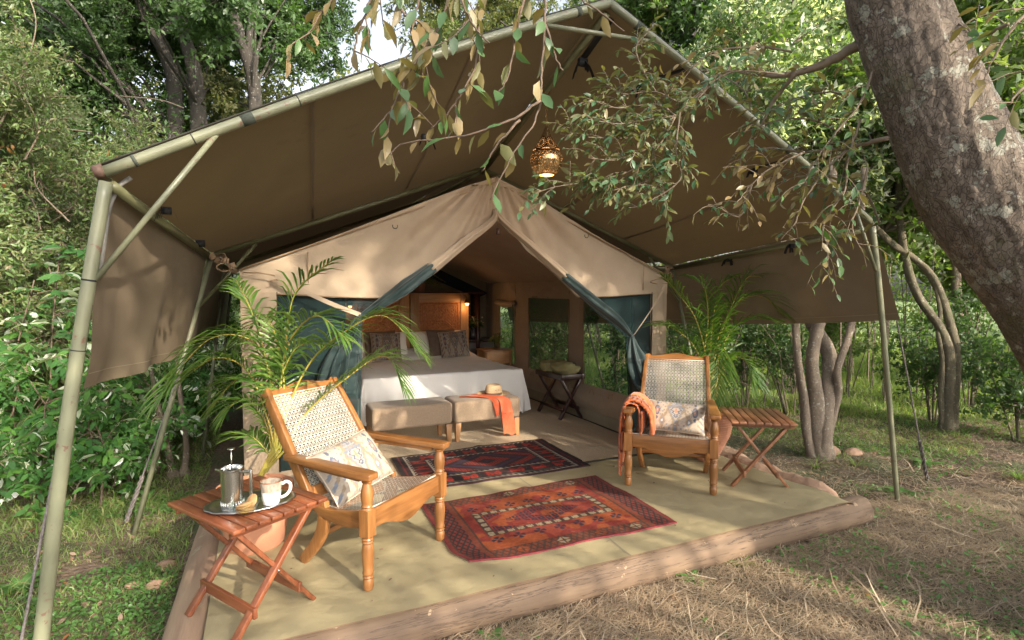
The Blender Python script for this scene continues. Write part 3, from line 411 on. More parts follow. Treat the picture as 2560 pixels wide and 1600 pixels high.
# side flaps
def flap(a0, a1, b0, b1, seed, n=40, m=26, hem=True):
    def f(u, v):
        u_, v_ = u[:, None], v[:, None]; P = (a0 * (1 - u_) + a1 * u_) * (1 - v_) + (b0 * (1 - u_) + b1 * u_) * v_
        s = .03 * vnoise(u * 5, v * 1.2 + 3, seed) * (v + .15) + .02 * np.sin(u * 14 + v * 2) * v
        return P[:, 0] + s, P[:, 1] + .01 * np.sin(v * 5), P[:, 2] - .02 * np.sin(u * PI) * v
    o = MB().grid(n, m, f).obj('side_flap', M['flap'], can, True, smooth=True)
    e = 1 if a0[0] > 1 else -1; w_ = MB()
    w_.grid(n, 2, lambda u, v: (lambda q: (q[0] - e * .004, q[1], q[2]))(f(u, .93 + v * .004))); w_.obj('hem', M['skirt'], o, True)
    return o
flap(np.array([-.602, 2.83, 2.112]), np.array([-.352, 4.78, 1.896]), np.array([-.70, 2.80, 1.20]), np.array([-.52, 4.8, 1.14]), 31)
flap(np.array([-.352, 4.78, 1.90]), np.array([-.352, 9.6, 1.92]), np.array([-.52, 4.8, 1.14]), np.array([-.55, 9.6, .98]), 33, 30, 14)
flap(np.array([4.475, 2.83, 2.162]), np.array([4.162, 4.78, 1.896]), np.array([4.82, 2.80, 1.37]), np.array([4.42, 4.8, 1.25]), 35)
flap(np.array([4.162, 4.78, 1.90]), np.array([4.162, 9.6, 1.92]), np.array([4.42, 4.8, 1.25]), np.array([4.32, 9.6, 1.06]), 37, 30, 14)
# webbing straps round the poles and hanging ends
def strapat(c, d, r, w_, hang, dirx=1):
    ring('strap', c, d, r, w_, 'strap')
    if hang: MB().grid(8, 2, lambda u, v: (c[0] + dirx * (.02 + .035 * np.sin(u * 3)) + v * .028, c[1] + .01 + .02 * u, c[2] - .02 - u * hang)).obj('strap', M['black'], can, True)
strapat(rl[5] + [0, 0, 0], rl[6] - rl[5], .0262, .055, 0); strapat(rl[-3], rl[-2] - rl[-3], .026, .03, 0); strapat(rr_[-3], rr_[-2] - rr_[-3], .026, .06, 0); strapat(rr_[9], rr_[10] - rr_[9], .026, .05, 0)
def knot(c, s=1.):
    b = MB()
    for k in range(5):
        a = rng.uniform(0, 6.28); e = rng.uniform(.5, 1) * .09 * s
        b.grid(6, 2, lambda u, v: (c[0] + np.cos(a) * e * u, c[1] + np.sin(a) * e * u * .6 + v * .022 * s, c[2] + .02 * np.sin(u * 3) - u * u * e * .9))
    b.box(c, (.05 * s, .03, .04 * s)); b.obj('strap', M['black'], can, True)
for c, s in [((1.95, 3.15, 3.10), 1.2), ((2.35, 3.05, 2.98), 1.1), ((.95, 3.35, 2.55), 1.0), ((3.45, 3.1, 2.52), 1.), ((4.2, 3.35, 2.0), .9), ((4.25, 4.1, 1.92), 1.), ((-.43, 3.35, 2.02), .9), ((-.36, 4.3, 1.93), 1.1)]: knot(c, s)
# broad dark reinforcement straps running up to the rafters
for a, b in (((1.95, 3.15, 3.12), (2.0, 2.9, 3.28)), ((2.35, 3.05, 3.0), (2.55, 2.86, 3.05)), ((3.45, 3.1, 2.54), (3.62, 2.88, 2.6))): MB().bar(a, b, .05, .004).obj('strap', M['black'], can, True)

# ---------------- tent ----------------
tent = thing('safari_tent', 'beige canvas bedroom tent with green mesh front tied open', 'tent', (1.85, 4.4, 0))
TL, TR, TZ, PX, PZ = -.13, 3.74, 1.76, 1.86, 2.60
FY = 4.4
Lop = np.array([[2.24, 1.82], [2.02, 1.53], [1.8, 1.26], [1.6, .97], [1.41, .69], [1.1, .60], [0, .52]]); Rop = np.array([[2.24, 1.84], [1.97, 2.17], [1.71, 2.50], [1.44, 2.86], [1.17, 3.23], [0, 3.30]])
def opx(tab, z): return np.interp(z, tab[::-1, 0], tab[::-1, 1])
def roofx(z, side):
    t_ = np.clip((z - TZ) / (PZ - TZ), 0, 1); return (TL + (PX - TL) * t_) if side < 0 else (TR + (PX - TR) * t_)
def foldy(x, z, side):
    """folds fan out from the gathered peak"""
    dx = (x - PX); dz = (2.66 - z); a = np.arctan2(np.abs(dx), dz + .02); r = np.sqrt(dx * dx + dz * dz)
    return -.03 * np.exp(-((r - .55) / .6) ** 2) * np.sin(a * 15) ** 2 - .03 * np.sin(x * 5 + z * 3) * np.clip(1.9 - z, 0, 1) * 1.2 - .055 * np.abs(np.sin(a * 7 + .6)) ** 2 * np.exp(-((a - .8) / .35) ** 2) * np.clip(1.3 - r / 2.2, 0, 1) * np.clip(r * 2, 0, 1) - .012 * vnoise(x * 3, z * 3, 41) + .03 * np.sin(np.clip((z - 1.58), 0, 1) * 3)
def upper(side):
    def f(u, v):
        z = 1.585 + u * (2.50 - 1.585); xo = roofx(z, side); xi = np.where(z < 2.24, opx(Lop if side < 0 else Rop, z), PX)
        x = xo * (1 - v) + xi * v; dip = -.035 * np.sin(np.clip((x - TL) / (TR - TL), 0, 1) * PI * 2) ** 2 * (1 - u)
        zz = z - .03 * np.sin(v * PI) * u * (1 - u) * 2 + dip * (1 - u)
        return x, FY + foldy(x, z, side) - .015 * v + .010 * np.sin(x * 22 + 6 * vnoise(x * 2, z * 2, 77)) * np.clip(.5 - (z - 1.58), 0, .5), zz
    return MB().grid(60, 60, f).obj('front_panel', M['tent'], tent, True, smooth=True)
upper(-1); upper(1)
MB().grid(10, 10, lambda u, v: (roofx(2.5 + u * .12, -1) * (1 - v) + roofx(2.5 + u * .12, 1) * v, FY - .02 - .02 * np.sin(v * 12), 2.5 + u * .1)).obj('peak_gather', M['tent'], tent, True, smooth=True)
def strip(x0, x1, z0, z1, mat, name, y=FY, amp=.012, n=12, m=40, seed=0):
    return MB().grid(n, m, lambda u, v: (x0 + (x1 - x0) * u, y + amp * vnoise(u * 3 + seed, v * 3, 50 + seed) + 0 * u, z0 + (z1 - z0) * v)).obj(name, M[mat], tent, True, smooth=True)
strip(TL, .11, 0, 1.60, 'tent', 'front_panel', seed=2); strip(3.54, TR, 0, 1.60, 'tent', 'front_panel', seed=5); strip(.11, .66, 0, .26, 'tent', 'front_panel', seed=7)
# mesh panels of the front
def meshp(side):
    def f(u, v):
        z = (.26 if side < 0 else .05) + u * (1.60 - (.26 if side < 0 else .05)); xi = opx(Lop if side < 0 else Rop, z); xo = .11 if side < 0 else 3.54
        x = xo * (1 - v) + xi * v; return x, FY + .012 + .015 * np.sin(x * 30 + z * 2) * v, z
    return MB().grid(30, 24, f).obj('mesh_panel', M['mesh'], tent, True, smooth=True)
meshp(-1); meshp(1)
for x in (.11, 3.54): MB().bar((x, FY - .006, .26), (x, FY - .006, 1.6), .014, .006, up=(0, 1, 0)).obj('zip_strip', M['edge'], tent, True)
# rolled door edges
lob = lambda k, p: (lambda a, i: .22 * np.sin(a * k + p + i * .11))
def roll(P, r, mat, name='door_roll', k=5, p=0, sq=.7): return MB().tube(spline(P, 30), np.interp(np.linspace(0, 1, 30), np.linspace(0, 1, len(r)), r), 20, sq=sq, wob=lob(k, p)).obj(name, M[mat], tent, True, smooth=True)
roll([(1.84, 4.36, 2.30), (1.80, 4.34, 2.20), (1.53, 4.31, 2.0), (1.24, 4.29, 1.78)], [.02, .035, .05, .06], 'tent')
roll([(1.26, 4.29, 1.795), (1.04, 4.27, 1.64), (.86, 4.28, 1.52), (.69, 4.31, 1.41)], [.062, .075, .05, .022], 'curtain', p=1)
roll([(1.86, 4.36, 2.30), (1.89, 4.34, 2.22), (2.18, 4.30, 1.98), (2.47, 4.27, 1.74)], [.02, .03, .04, .05], 'tent', p=2)
roll([(2.455, 4.27, 1.75), (2.75, 4.25, 1.53), (3.0, 4.25, 1.36), (3.22, 4.29, 1.18)], [.052, .065, .06, .02], 'curtain', p=3)
def drape(top, r0, pts, name='door_curtain', mat='curtain', pl=9):
    """gathered cloth: pts = (x,y,z, half width, half depth)"""
    P = np.array([(*top, r0, r0)] + list(pts)); Q = spline(P, 40)
    def f(u, v):
        i = np.clip((u * 39).astype(int), 0, 39); q = Q[i]; a = v * 2 * PI; k = 1 + .38 * np.sin(a * pl + 1.5 * np.sin(u * 4)) * np.clip(u * 3, .1, 1)
        return q[:, 0] + np.cos(a) * q[:, 3] * k, q[:, 1] + np.sin(a) * q[:, 4] * k, q[:, 2]
    return MB().grid(40, 90, f).obj(name, M[mat], tent, True, smooth=True)
drape((.70, 4.31, 1.43), .025, [(.64, 4.32, 1.30, .055, .04), (.545, 4.33, 1.0, .115, .05), (.50, 4.35, .5, .145, .06), (.47, 4.36, .10, .16, .07)])
drape((3.22, 4.29, 1.20), .02, [(3.23, 4.28, 1.10, .045, .04), (3.29, 4.26, .92, .10, .06), (3.35, 4.25, .74, .10, .07), (3.42, 4.27, .60, .05, .05), (3.45, 4.3, .52, .02, .03)], pl=6)
MB().grid(16, 2, lambda u, v: (.10 + .60 * u + .0 * v, 4.30 - .03 * np.sin(u * 3), 1.70 - .29 * u - .02 * np.sin(u * 3) + v * .035)).obj('tie_strap', M['tent'], tent, True)
MB().grid(16, 2, lambda u, v: (3.66 - .42 * u + v * .03, 4.30 - .02 * np.sin(u * 3), 1.72 - .54 * u + v * .02)).obj('tie_strap', M['tent'], tent, True)
# frayed corner loops and cords
for sgn, cx in ((-1, TL), (1, TR)):
    b = MB(); e = SL if sgn < 0 else SR
    for k in range(3): b.tube(spline([(cx, 4.40, 1.75), (cx + sgn * .06, 4.48, 1.78 - k * .015), (cx + sgn * .10, 4.55, 1.84 + .02 * k), e + [0, -.03, -.02]], 10), .006, 5)
    for k in range(4): b.box((cx + sgn * (.05 + .045 * k), 4.47 + .05 * k, 1.79 + .018 * k + (.02 if k % 2 else 0)), (.05, .012, .04), Matrix.Rotation(.5 * k - .4, 3, 'Y'))
    b.tube(spline([(cx - sgn * .02, 4.36, 1.74), (cx - sgn * .15, 4.33, 1.735), (cx - sgn * .28, 4.32, 1.70), (cx - sgn * .2, 4.31, 1.68)], 12), .005, 5)
    b.tube([(cx + sgn * (.1 + .05 * np.sin(x)), 4.5 + .02 * np.cos(x), 1.78 + .03 * np.cos(x)) for x in np.linspace(0, 6, 12)], .006, 5)
    b.obj('corner_tie', M['tie'], tent, True)
for x, z in ((.98, 2.12), (2.75, 2.12)): MB().tube([(x + .02 * np.cos(a), 4.355, z + .02 * np.sin(a)) for a in np.linspace(2.6, 6.8, 10)], .003, 5).obj('d_ring', M['black'], tent, True)
# roof lining
def rl_(side):
    a = TL if side < 0 else TR
    return MB().grid(16, 26, lambda u, v: (a + (PX - a) * u, FY + .03 + v * 4.85, TZ + (PZ - TZ) * u - .05 * np.sin(u * PI) * (1 + .3 * np.sin(v * 9)))).obj('roof', M['tentroof'], tent, True, smooth=True)
rl_(-1); rl_(1)
# side walls; right one has three mesh windows
def wall(x, y0, y1, z0, z1, mat, name, amp=.012, seed=0, bul=0, parent=None):
    return MB().grid(24, 14, lambda u, v: (x + amp * vnoise(u * 5 * (y1 - y0), v * 3, 60 + seed) - bul * np.sin(v * PI) * (1 + .25 * vnoise(u * 6, v, 5)), y0 + (y1 - y0) * u, z0 + (z1 - z0) * v)).obj(name, M[mat], parent or tent, True, smooth=True)
wall(TL + .005, FY + .01, 9.2, 0, TZ, 'tent', 'side_wall')
RX = 3.70; win = [(4.92, 5.90, .44, 1.53), (6.27, 7.46, .44, 1.51), (7.95, 8.55, .42, 1.36)]
ys = [FY + .01] + [q for w_ in win for q in w_[:2]] + [9.2]
for a, b in zip(ys[::2], ys[1::2]): wall(RX, a, b, .42, TZ, 'tent', 'side_wall', seed=int(a * 3))
for n_, (a, b, z0, z1) in enumerate(win):
    wall(RX, a, b, z1, TZ, 'tent', 'side_wall', seed=n_ + 20); o = wall(RX + .006, a - .02, b + .02, z0 - .03, z1 + .03, 'winmesh', 'window_mesh', amp=.004, seed=n_ + 30)
    for yy in (a, b): MB().bar((RX - .012, yy, z0), (RX - .012, yy, z1), .016, .006, up=(1, 0, 0)).obj('window_frame', M['tie'], o, True)
wall(RX, FY + .01, 9.2, .13, .45, 'tent', 'wall_pocket', amp=.01, seed=9, bul=.055); wall(RX - .03, FY + .01, 9.2, 0, .15, 'skirt', 'wall_skirt', amp=.008, seed=10)
MB().bar((RX - .055, FY, .008), (RX - .055, 9.2, .008), .03, .02).obj('floor_edge', M['edge'], tent, True)
for y in (4.75, 5.2, 5.6, 6.1, 6.7, 7.2): 
    b = MB(); 
    for k in (-1, 1): b.tube(spline([(RX - .05, y, .43), (RX - .08, y + .03 * k, .41), (RX - .075, y + .05 * k, .37)], 5), .004, 4)
    b.obj('tie_cord', M['tie'], tent, True)
MB().tube(spline([(RX - .04, 7.9, 1.42), (RX - .07, 8.2, 1.40), (RX - .05, 8.6, 1.43)], 12), .045, 10, wob=lob(4, 1)).obj('rolled_blind', M['tent'], tent, True, smooth=True)
MB().tube([(RX - .08, 7.88, 1.40), (RX - .08, 7.86, 1.1), (RX - .10, 7.87, .72)], .006, 5).obj('blind_cord', M['edge'], tent, True)
MB().add([(TL, 9.2, 0), (TR, 9.2, 0), (TR, 9.2, TZ), (PX, 9.2, PZ), (TL, 9.2, TZ)], [(0, 1, 2, 3, 4)]).obj('back_wall', M['skirt'], tent, True)
MB().add([(PX, 9.14, 2.42), (3.72, 9.14, 1.58), (3.5, 9.14, 1.50), (PX, 9.14, 2.16)], [(0, 1, 2, 3)]).obj('vent_strip', M['vent_cloth'], tent, True)
MB().add([(PX, 9.13, 2.42), (.0, 9.13, 1.68), (.2, 9.13, 1.50), (PX, 9.13, 2.16)], [(0, 3, 2, 1)]).obj('vent_strip', M['vent_cloth'], tent, True)
for sd_, X0 in ((-1, TL), (1, TR)):
    MB().tube([(X0 + (PX - X0) * k, FY - .012, TZ + (PZ - .06 - TZ) * k) for k in np.linspace(.0, 1, 12)], .007, 6).obj('gable_hem', M['tie'], tent, True)
for x, z0, z1 in ((.33, 1.60, 1.90), (3.42, 1.62, 1.86)): MB().bar((x, FY - .022, z0), (x, FY - .030, z1), .008, .003, up=(0, 1, 0)).obj('seam', M['tie'], tent, True)
for a_, b_ in ((.11, .95), (2.74, 3.54)): MB().tube([(x, FY - .018 - .02 * math.sin((x - a_) / (b_ - a_) * PI), 1.592 - .035 * math.sin((x - TL) / (TR - TL) * 2 * PI) ** 2) for x in np.linspace(a_, b_, 10)], .005, 5).obj('panel_hem', M['tie'], tent, True)
# little bell under the peak
t = thing('hanging_bell', 'small dark bell hanging from the tent peak on a chain', 'bell', (1.83, 4.28, 2.20))
MB().tube([(1.83, 4.28, 2.24), (1.83, 4.28, 2.15)], .003, 5).obj('chain', M['brass'], t, True); MB().lathe([(.002, .03), (.012, .028), (.014, 0), (.02, -.025), (.018, -.025), (.0, -.02)], 10, (1.83, 4.28, 2.11)).obj('bell', M['dark' + 'x'], t, True, smooth=True)
# guy ropes
def rope(label, P, cut, group='guy ropes of the canopy'):
    t = thing('guy_rope', label, 'rope', tuple(P[-1]), group=group); P = np.array(P, float)
    n = 60; Q = np.array([P[0] * (1 - s) + P[-1] * s for s in np.linspace(0, 1, n)]) if len(P) == 2 else spline(P, n)
    MB().tube(Q, .007, 6).obj('rope', M['rope'], t, True, smooth=True)
    b = MB(); k = Q[int(n * cut):]
    for s in range(3): b.tube(k + np.stack([.012 * np.sin(np.arange(len(k)) * .9 + s * 2.1), .012 * np.cos(np.arange(len(k)) * .9 + s * 2.1), np.zeros(len(k))], -1), .006, 5)
    b.obj('knot', M['rope'], t, True); MB().bar(Q[-1] + [0, 0, .06], Q[-1] + [0, 0, -.06], .03, .03, w1=.012, h1=.012).obj('peg', M['twig'], t, True)
rope('grey rope slanting down beside the thick front left post', [(-.766, 3.087, 1.29), (-1.09, 3.275, -.18)], .93)
rope('dark rope pegged between the bushes and the second left post', [(-.50, 4.7, 1.15), (-.98, 5.02, -.18)], .7)
rope('thin rope running down to the right of the front right post', [(4.84, 2.84, 1.37), (5.72, 3.03, -.18)], .72)
# ---------------- rugs ----------------
def rugcol(kind, u, v):
    n = len(u); C = np.zeros((n, 3)); def_ = lambda m, c: C.__setitem__(m, np.array(c))
    x = u * 1.5; y = v * 1.0; nz = vnoise(u * 9, v * 7, 70); cell = lambda a, s: np.abs(((a / s) % 1) - .5) * 2
    if kind == 0:
        OR, RD, NV, BR, CR_ = (.46, .105, .02), (.34, .038, .02), (.035, .02, .05), (.12, .055, .035), (.50, .40, .26)
        C[:] = OR; def_(nz > .15, RD); def_(nz > .6, (.42, .07, .03))
        eu = np.minimum(x, 1.5 - x); ev = np.minimum(y, 1 - y); e = np.minimum(eu * .8, ev)
        # dotted dark flowers round the field
        fx = (x - .75) / .145; fy = (y - .5) / .125; cx = np.round(fx); cy = np.round(fy); rx = (fx - cx) * .145; ry = (fy - cy) * .125; on = ((np.abs(cx) == 4) & (np.abs(cy) <= 2)) | ((np.abs(cy) == 2.) & (np.abs(cx) <= 4))
        rad = np.sqrt(rx ** 2 + ry ** 2); an = np.arctan2(ry, rx); def_(on & (rad < .040) & (np.cos(an * 4) > -.45) & (rad > .006), NV)
        # brown ring with cream crosses
        dx = np.abs(x - .75); dy = np.abs(y - .5); ring_ = (np.maximum(dx / .47, dy / .185) < 1) & (np.maximum(dx / .41, dy / .135) > 1); def_(ring_, BR)
        q = np.where(dx / .44 > dy / .16, y, x); k = ((q / .068) % 1 - .5) * .068; p = np.where(dx / .44 > dy / .16, dx - .44, dy - .16); def_(ring_ & (np.abs(k) < .021) & (np.abs(p) < .02) & ((np.abs(k) < .008) | (np.abs(p) < .008)), CR_); def_(ring_ & (np.abs(np.abs(k) - .016) < .006) & (np.abs(np.abs(p) - .012) < .006), CR_)
        # lattice of dark stepped squares forming diamonds
        ins = np.maximum(dx / .40, dy / .13) < 1; d = dx / .40 + dy / .13; gx2 = ((x / .052) % 1 - .5); gy2 = ((y / .046) % 1 - .5); sq_ = (np.maximum(abs(gx2), abs(gy2)) < .40) & (np.maximum(abs(gx2), abs(gy2)) > .15)
        d2 = np.abs(((dx * 2.5 + dy * 5.2) % 1) - .5); def_(ins & (d2 < .26) & sq_, NV); def_(ins & (d2 < .26) & ~sq_ & (nz > 0), RD)
        # side borders with lozenges
        sb = ev < .125; def_(sb, (.30, .075, .03)); lz = (np.abs(((x + y * .6) / .045) % 1 - .5) < .16) | (np.abs(((x - y * .6) / .045) % 1 - .5) < .16); def_(sb & lz, BR)
        k = ((x / .27) % 1 - .5) * .27; p = ev - .065; mo = sb & (np.abs(k) / .05 + np.abs(p) / .045 < 1) & ~((np.abs(k) < .005) | (np.abs(p) < .005)); odd = (np.floor(x / .27) % 2 == 0); def_(mo & odd, CR_); def_(mo & ~odd, OR)
        # end borders with crossed lattice
        eb = eu < .21; def_(eb, (.30, .05, .03)); l1 = np.abs(((x + y * .55) / .04) % 1 - .5) < .17; l2 = np.abs(((x - y * .55) / .04) % 1 - .5) < .17; def_(eb & (l1 | l2) & (eu > .045) & (eu < .165), (.045, .025, .025)); def_((np.abs(eu - .205) < .007) | (np.abs(eu - .04) < .005), BR); def_(eb & (eu > .165) & (eu < .198), (.30, .07, .03))
        def_((eu < .015) | (ev < .016), (.27, .035, .04))
    else:
        DK, RD, WH, MR = (.035, .014, .016), (.42, .035, .015), (.52, .44, .36), (.10, .015, .02)
        x = u * 1.58; y = v * .93; C[:] = DK; def_(nz > .25, MR); eu = np.minimum(x, 1.58 - x); ev = np.minimum(y, .93 - y); dx = np.abs(x - .79); dy = np.abs(y - .465)
        # red flowers in the border
        k = ((x / .21) % 1 - .5) * .21; fl = (ev > .075) & (ev < .19) & (np.abs(k) < .065) & ((np.abs(k * .9 + (ev - .13)) < .014) | (np.abs(k * .9 - (ev - .13)) < .014) | (np.abs(np.abs(k) - .05) < .012) | (np.abs(ev - .13) < .01)); def_(fl & (eu > .2), RD)
        k2 = ((y / .17) % 1 - .5) * .17; fl = (eu > .13) & (eu < .26) & (np.abs(k2) < .05) & ((np.abs(k2 - (eu - .19)) < .013) | (np.abs(k2 + (eu - .19)) < .013) | (np.abs(np.abs(k2) - .04) < .011)); def_(fl & (ev > .17), RD)
        def_((rng.random(n) > .994) & (ev > .06) & (ev < .2), WH)
        # cream hooked lines, outer and inner
        def hook(dd, at_, q): return ((np.abs(dd - at_) < .006) | ((dd > at_) & (dd < at_ + .028) & (np.abs(((q + dd * .8) / .05) % 1 - .5) < .17)))
        def_(hook(ev, .035, x) & (eu > .1), WH); def_(hook(eu, .105, y) & (ev > .035), WH)
        inn = (ev > .225) & (eu > .29); def_(inn, (.045, .018, .025)); def_(hook(ev, .215, x) & (eu > .28), WH); def_(hook(eu, .285, y) & (ev > .215), WH)
        ins = (dx < .46) & (dy < .20); d2 = np.abs(((dx * 3.0 + dy * 4.6) % 1) - .5); gx2 = ((x / .05) % 1 - .5); gy2 = ((y / .042) % 1 - .5); m = np.maximum(abs(gx2), abs(gy2)); def_(ins & (d2 < .2) & (m < .44), RD); def_(ins & (d2 < .2) & (m < .14), DK); def_(ins & (d2 > .4), (.08, .035, .09))
        def_((ev < .012) | (eu < .04), (.03, .012, .014)); def_((np.abs(eu - .055) < .005), (.25, .02, .02))
    return C ** 1.12 * (.62 + .08 * vnoise(u * 60, v * 45, 77))[:, None]
def rug(label, kind, cor, res, curl=0):
    c = [np.array(q, float) for q in cor]; t = thing('rug', label, 'rug', (*(sum(c) / 4)[:2], 0))
    def f(u, v):
        P = (c[0] * (1 - u[:, None]) + c[1] * u[:, None]) * (1 - v[:, None]) + (c[3] * (1 - u[:, None]) + c[2] * u[:, None]) * v[:, None]
        x = P[:, 0] + .008 * vnoise(u * 2, v * 2 + 3, 80 + kind, 1); y = P[:, 1] + .008 * vnoise(u * 3, v * 2, 81 + kind, 1)
        if curl: k = np.exp(-((u) ** 2 + (1 - v) ** 2) * 60); x = x + .07 * k; y = y + .05 * k
        return x, y, sheetz(x, y) + .009 + .003 * vnoise(u * 8, v * 6, 82 + kind) + .012 * np.exp(-((u - .55) / .03) ** 2) * np.exp(-(v / .12) ** 2)
    nu, nv = res; u, v = np.meshgrid(np.linspace(0, 1, nu), np.linspace(0, 1, nv), indexing='ij'); b = MB(); b.grid(nu, nv, f)
    b.obj('pile', M['rug'], t, True, col=rugcol(kind, u.ravel(), v.ravel()))
    fr = MB()
    for e in (0, 1):
        for s in np.linspace(.01, .99, 150):
            x, y, z = [float(q[0]) for q in f(np.array([float(e)]), np.array([s]))]; d = (1 if e else -1) * rng.uniform(.015, .035); j = rng.normal(0, .006)
            fr.add([(x, y - .002, z), (x, y + .002, z), (x + d, y + j, z - .006)], [(0, 1, 2)])
    fo = fr.obj('fringe', M['fringe'], t, True); fo['kind'] = 'stuff'
    MB().grid(nu, 2, lambda u, v: (lambda q: (q[0], q[1] - v * .004, q[2] + .002 - v * .009))(f(u, np.ones_like(u)))).obj('edge_binding', M['rug'], t, True, col=np.tile([.2, .03, .035] if kind == 0 else [.04, .012, .015], (nu * 2, 1)))
rug('orange red kilim rug with navy lattice lying nearest the front log', 0, [(1.05, 3.93), (2.60, 3.95), (2.58, 2.90), (1.02, 2.93)], (300, 200), 1)
rug('dark maroon kilim rug with cream hooked border by the tent threshold', 1, [(1.10, 5.17), (2.73, 5.19), (2.70, 4.20), (1.05, 4.24)], (300, 180))

# ---------------- cushions ----------------
def ikat(u, v, warm=0):
    n = len(u); C = np.tile(np.array([.40, .335, .27]), (n, 1)); s = lambda m, c: C.__setitem__(m, np.array(c)); BL, TN, OR, DB = (.17, .19, .235), (.28, .21, .14), (.42, .21, .13), (.095, .11, .155)
    if warm: BL, TN, OR, DB = (.16, .14, .16), (.30, .19, .12), (.3, .14, .1), (.1, .08, .09)
    x = np.abs(u - .5) * 2; y = v
    s((np.abs(x - .18 - .5 * (1 - y) ** 1.5) < .045) & (y > .35) & (x < .75), TN)
    w1 = np.sqrt((x / .36) ** 2 + ((y - .62) / .34) ** 2); hv = np.clip((y - .18) / .5, 0, 1) * .27 * (1 + .12 * np.sin(y * 60)); s((x < hv + .05) & (y > .2) & (y < .82), TN); s((x < hv) & (y > .22) & (y < .76), BL); s((x < hv - .05) & (y > .3) & (y < .72), (.40, .335, .27)); s((np.abs(x - (hv - .115)) < .028) & (y > .36) & (y < .72), DB); s(x / .05 + np.abs(y - .62) / .11 < 1, OR); s((np.sqrt(x ** 2 + ((y - .82) * .8) ** 2) < .17) & (y > .78) & (np.sin(np.arctan2(y - .78, x) * 14) > -.2), BL)
    s((np.abs(w1 - 1.12) < .07) & (np.sin(np.arctan2(y - .6, x) * 22) > 0) & (y > .5), TN)
    s((x < .12) & (y < .34) & (np.abs(x - .05 - .1 * y) < .035), TN); s((x < .04) & (y < .16), BL)
    d = np.abs(x - .46) / .13 + np.abs(y - .28) / .26; s(d < 1, TN); s(d < .55, BL); s(d < .25, (.6, .55, .5))
    r = np.sqrt(((x - .66) / .10) ** 2 + ((y - .62) / .17) ** 2); s(r < 1, DB); s(r < .72, BL); s(r < .5, OR); s(r < .2, (.55, .5, .42)); s(np.sqrt(((x - .66) / .045) ** 2 + ((y - .37) / .06) ** 2) < 1, DB); s(np.sqrt(((x - .66) / .045) ** 2 + ((y - .88) / .06) ** 2) < 1, DB)
    lf = (x > .74) & (np.sin(y * 32 + (x - .74) * 22) > .25) & (x < .98) & (y < .55); s(lf, TN); s(lf & (x > .88), BL)
    sc = (np.sin(x * 38) * np.sin(y * 30) > .62) & (x < .62) & (w1 > 1.25) & (d > 1.15); s(sc, BL)
    s((np.abs(x - .9) < .05) & (y > .6) & (np.sin(y * 40) > 0), TN)
    return C * (1 + .1 * vnoise(u * 50, v * 50, 91))[:, None]
def cushion(label, w_, h_, d_, loc, rx, rz, mat, cf=None, cat='cushion', group=None, ry=0, squash=.5, name='cushion', pipe=None, res=70):
    """lies in its local xz plane, leans back by rx"""
    t = thing(name, label, cat, loc, 0, group); t.rotation_euler = (rx, ry, rz)
    def side(sg):
        def f(u, v):
            a, b = (u * 2 - 1), (v * 2 - 1); pin = 1 - .06 * (1 - np.abs(a) ** 2) * np.abs(b) ** 3; pin2 = 1 - .06 * (1 - np.abs(b) ** 2) * np.abs(a) ** 3
            th = ((1 - a ** 4) * (1 - b ** 4)) ** squash * d_ / 2; th = th * (1 + .06 * vnoise(u * 4, v * 4, int(w_ * 1000) + 7))
            return a * w_ / 2 * pin2, sg * th, b * h_ / 2 * pin + h_ / 2
        return f
    u, v = np.meshgrid(np.linspace(0, 1, res), np.linspace(0, 1, res), indexing='ij'); b = MB(); b.grid(res, res, side(-1)); b.grid(res, res, side(1))
    col = None
    if cf is not None: c = cf(u.ravel(), v.ravel()); col = np.concatenate([c, c])
    b.obj('cover', M[mat], t, smooth=True, col=col)
    a = np.linspace(0, 1, 40); z = np.zeros(40); o = np.ones(40); U = np.concatenate([a, o, a[::-1], z]); V = np.concatenate([z, a, o, a[::-1]]); q = side(0)(U, V)
    MB().tube(np.stack(q, -1), .004 if pipe is None else pipe, 6).obj('piping', M['piping' if cf is not None else mat], t)
    return t

# ---------------- armchairs ----------------
def turned(): return [(.0, 0), (.024, 0), (.028, .012), (.029, .05), (.024, .062), (.030, .070), (.024, .078), (.030, .086), (.031, .095), (.027, .105), (.031, .15), (.034, .20), (.030, .235), (.026, .25), (.032, .258), (.026, .266), (.033, .274), (.028, .283), (.034, .29)]
def turned2(): return [(.033, .435), (.026, .445), (.032, .452), (.027, .460), (.030, .475), (.034, .505), (.032, .535), (.024, .565), (.022, .575), (.030, .583), (.024, .590), (.031, .598), (.0, .60)]
def ribbons(b, S, U, V, w_, off, nseg):
    """strands along curves of surface S(u,v)->(n,3); U,V arrays of endpoints"""
    for (u0, v0, u1, v1) in zip(*U, *V):
        s = np.linspace(0, 1, nseg + 1); u = u0 + (u1 - u0) * s; v = v0 + (v1 - v0) * s; P = S(u, v); T = nrm(np.gradient(P, axis=0)); e = 1e-3
        N_ = nrm(np.cross(S(np.clip(u + e, -1, 2), v) - P, S(u, v + e) - P)); sd_ = np.cross(T, N_); P = P + N_ * off
        vv = np.concatenate([P - sd_ * w_ / 2, P + sd_ * w_ / 2]); i = np.arange(nseg); b.addg(vv, np.stack([i, i + nseg + 1, i + nseg + 2, i + 1], -1))
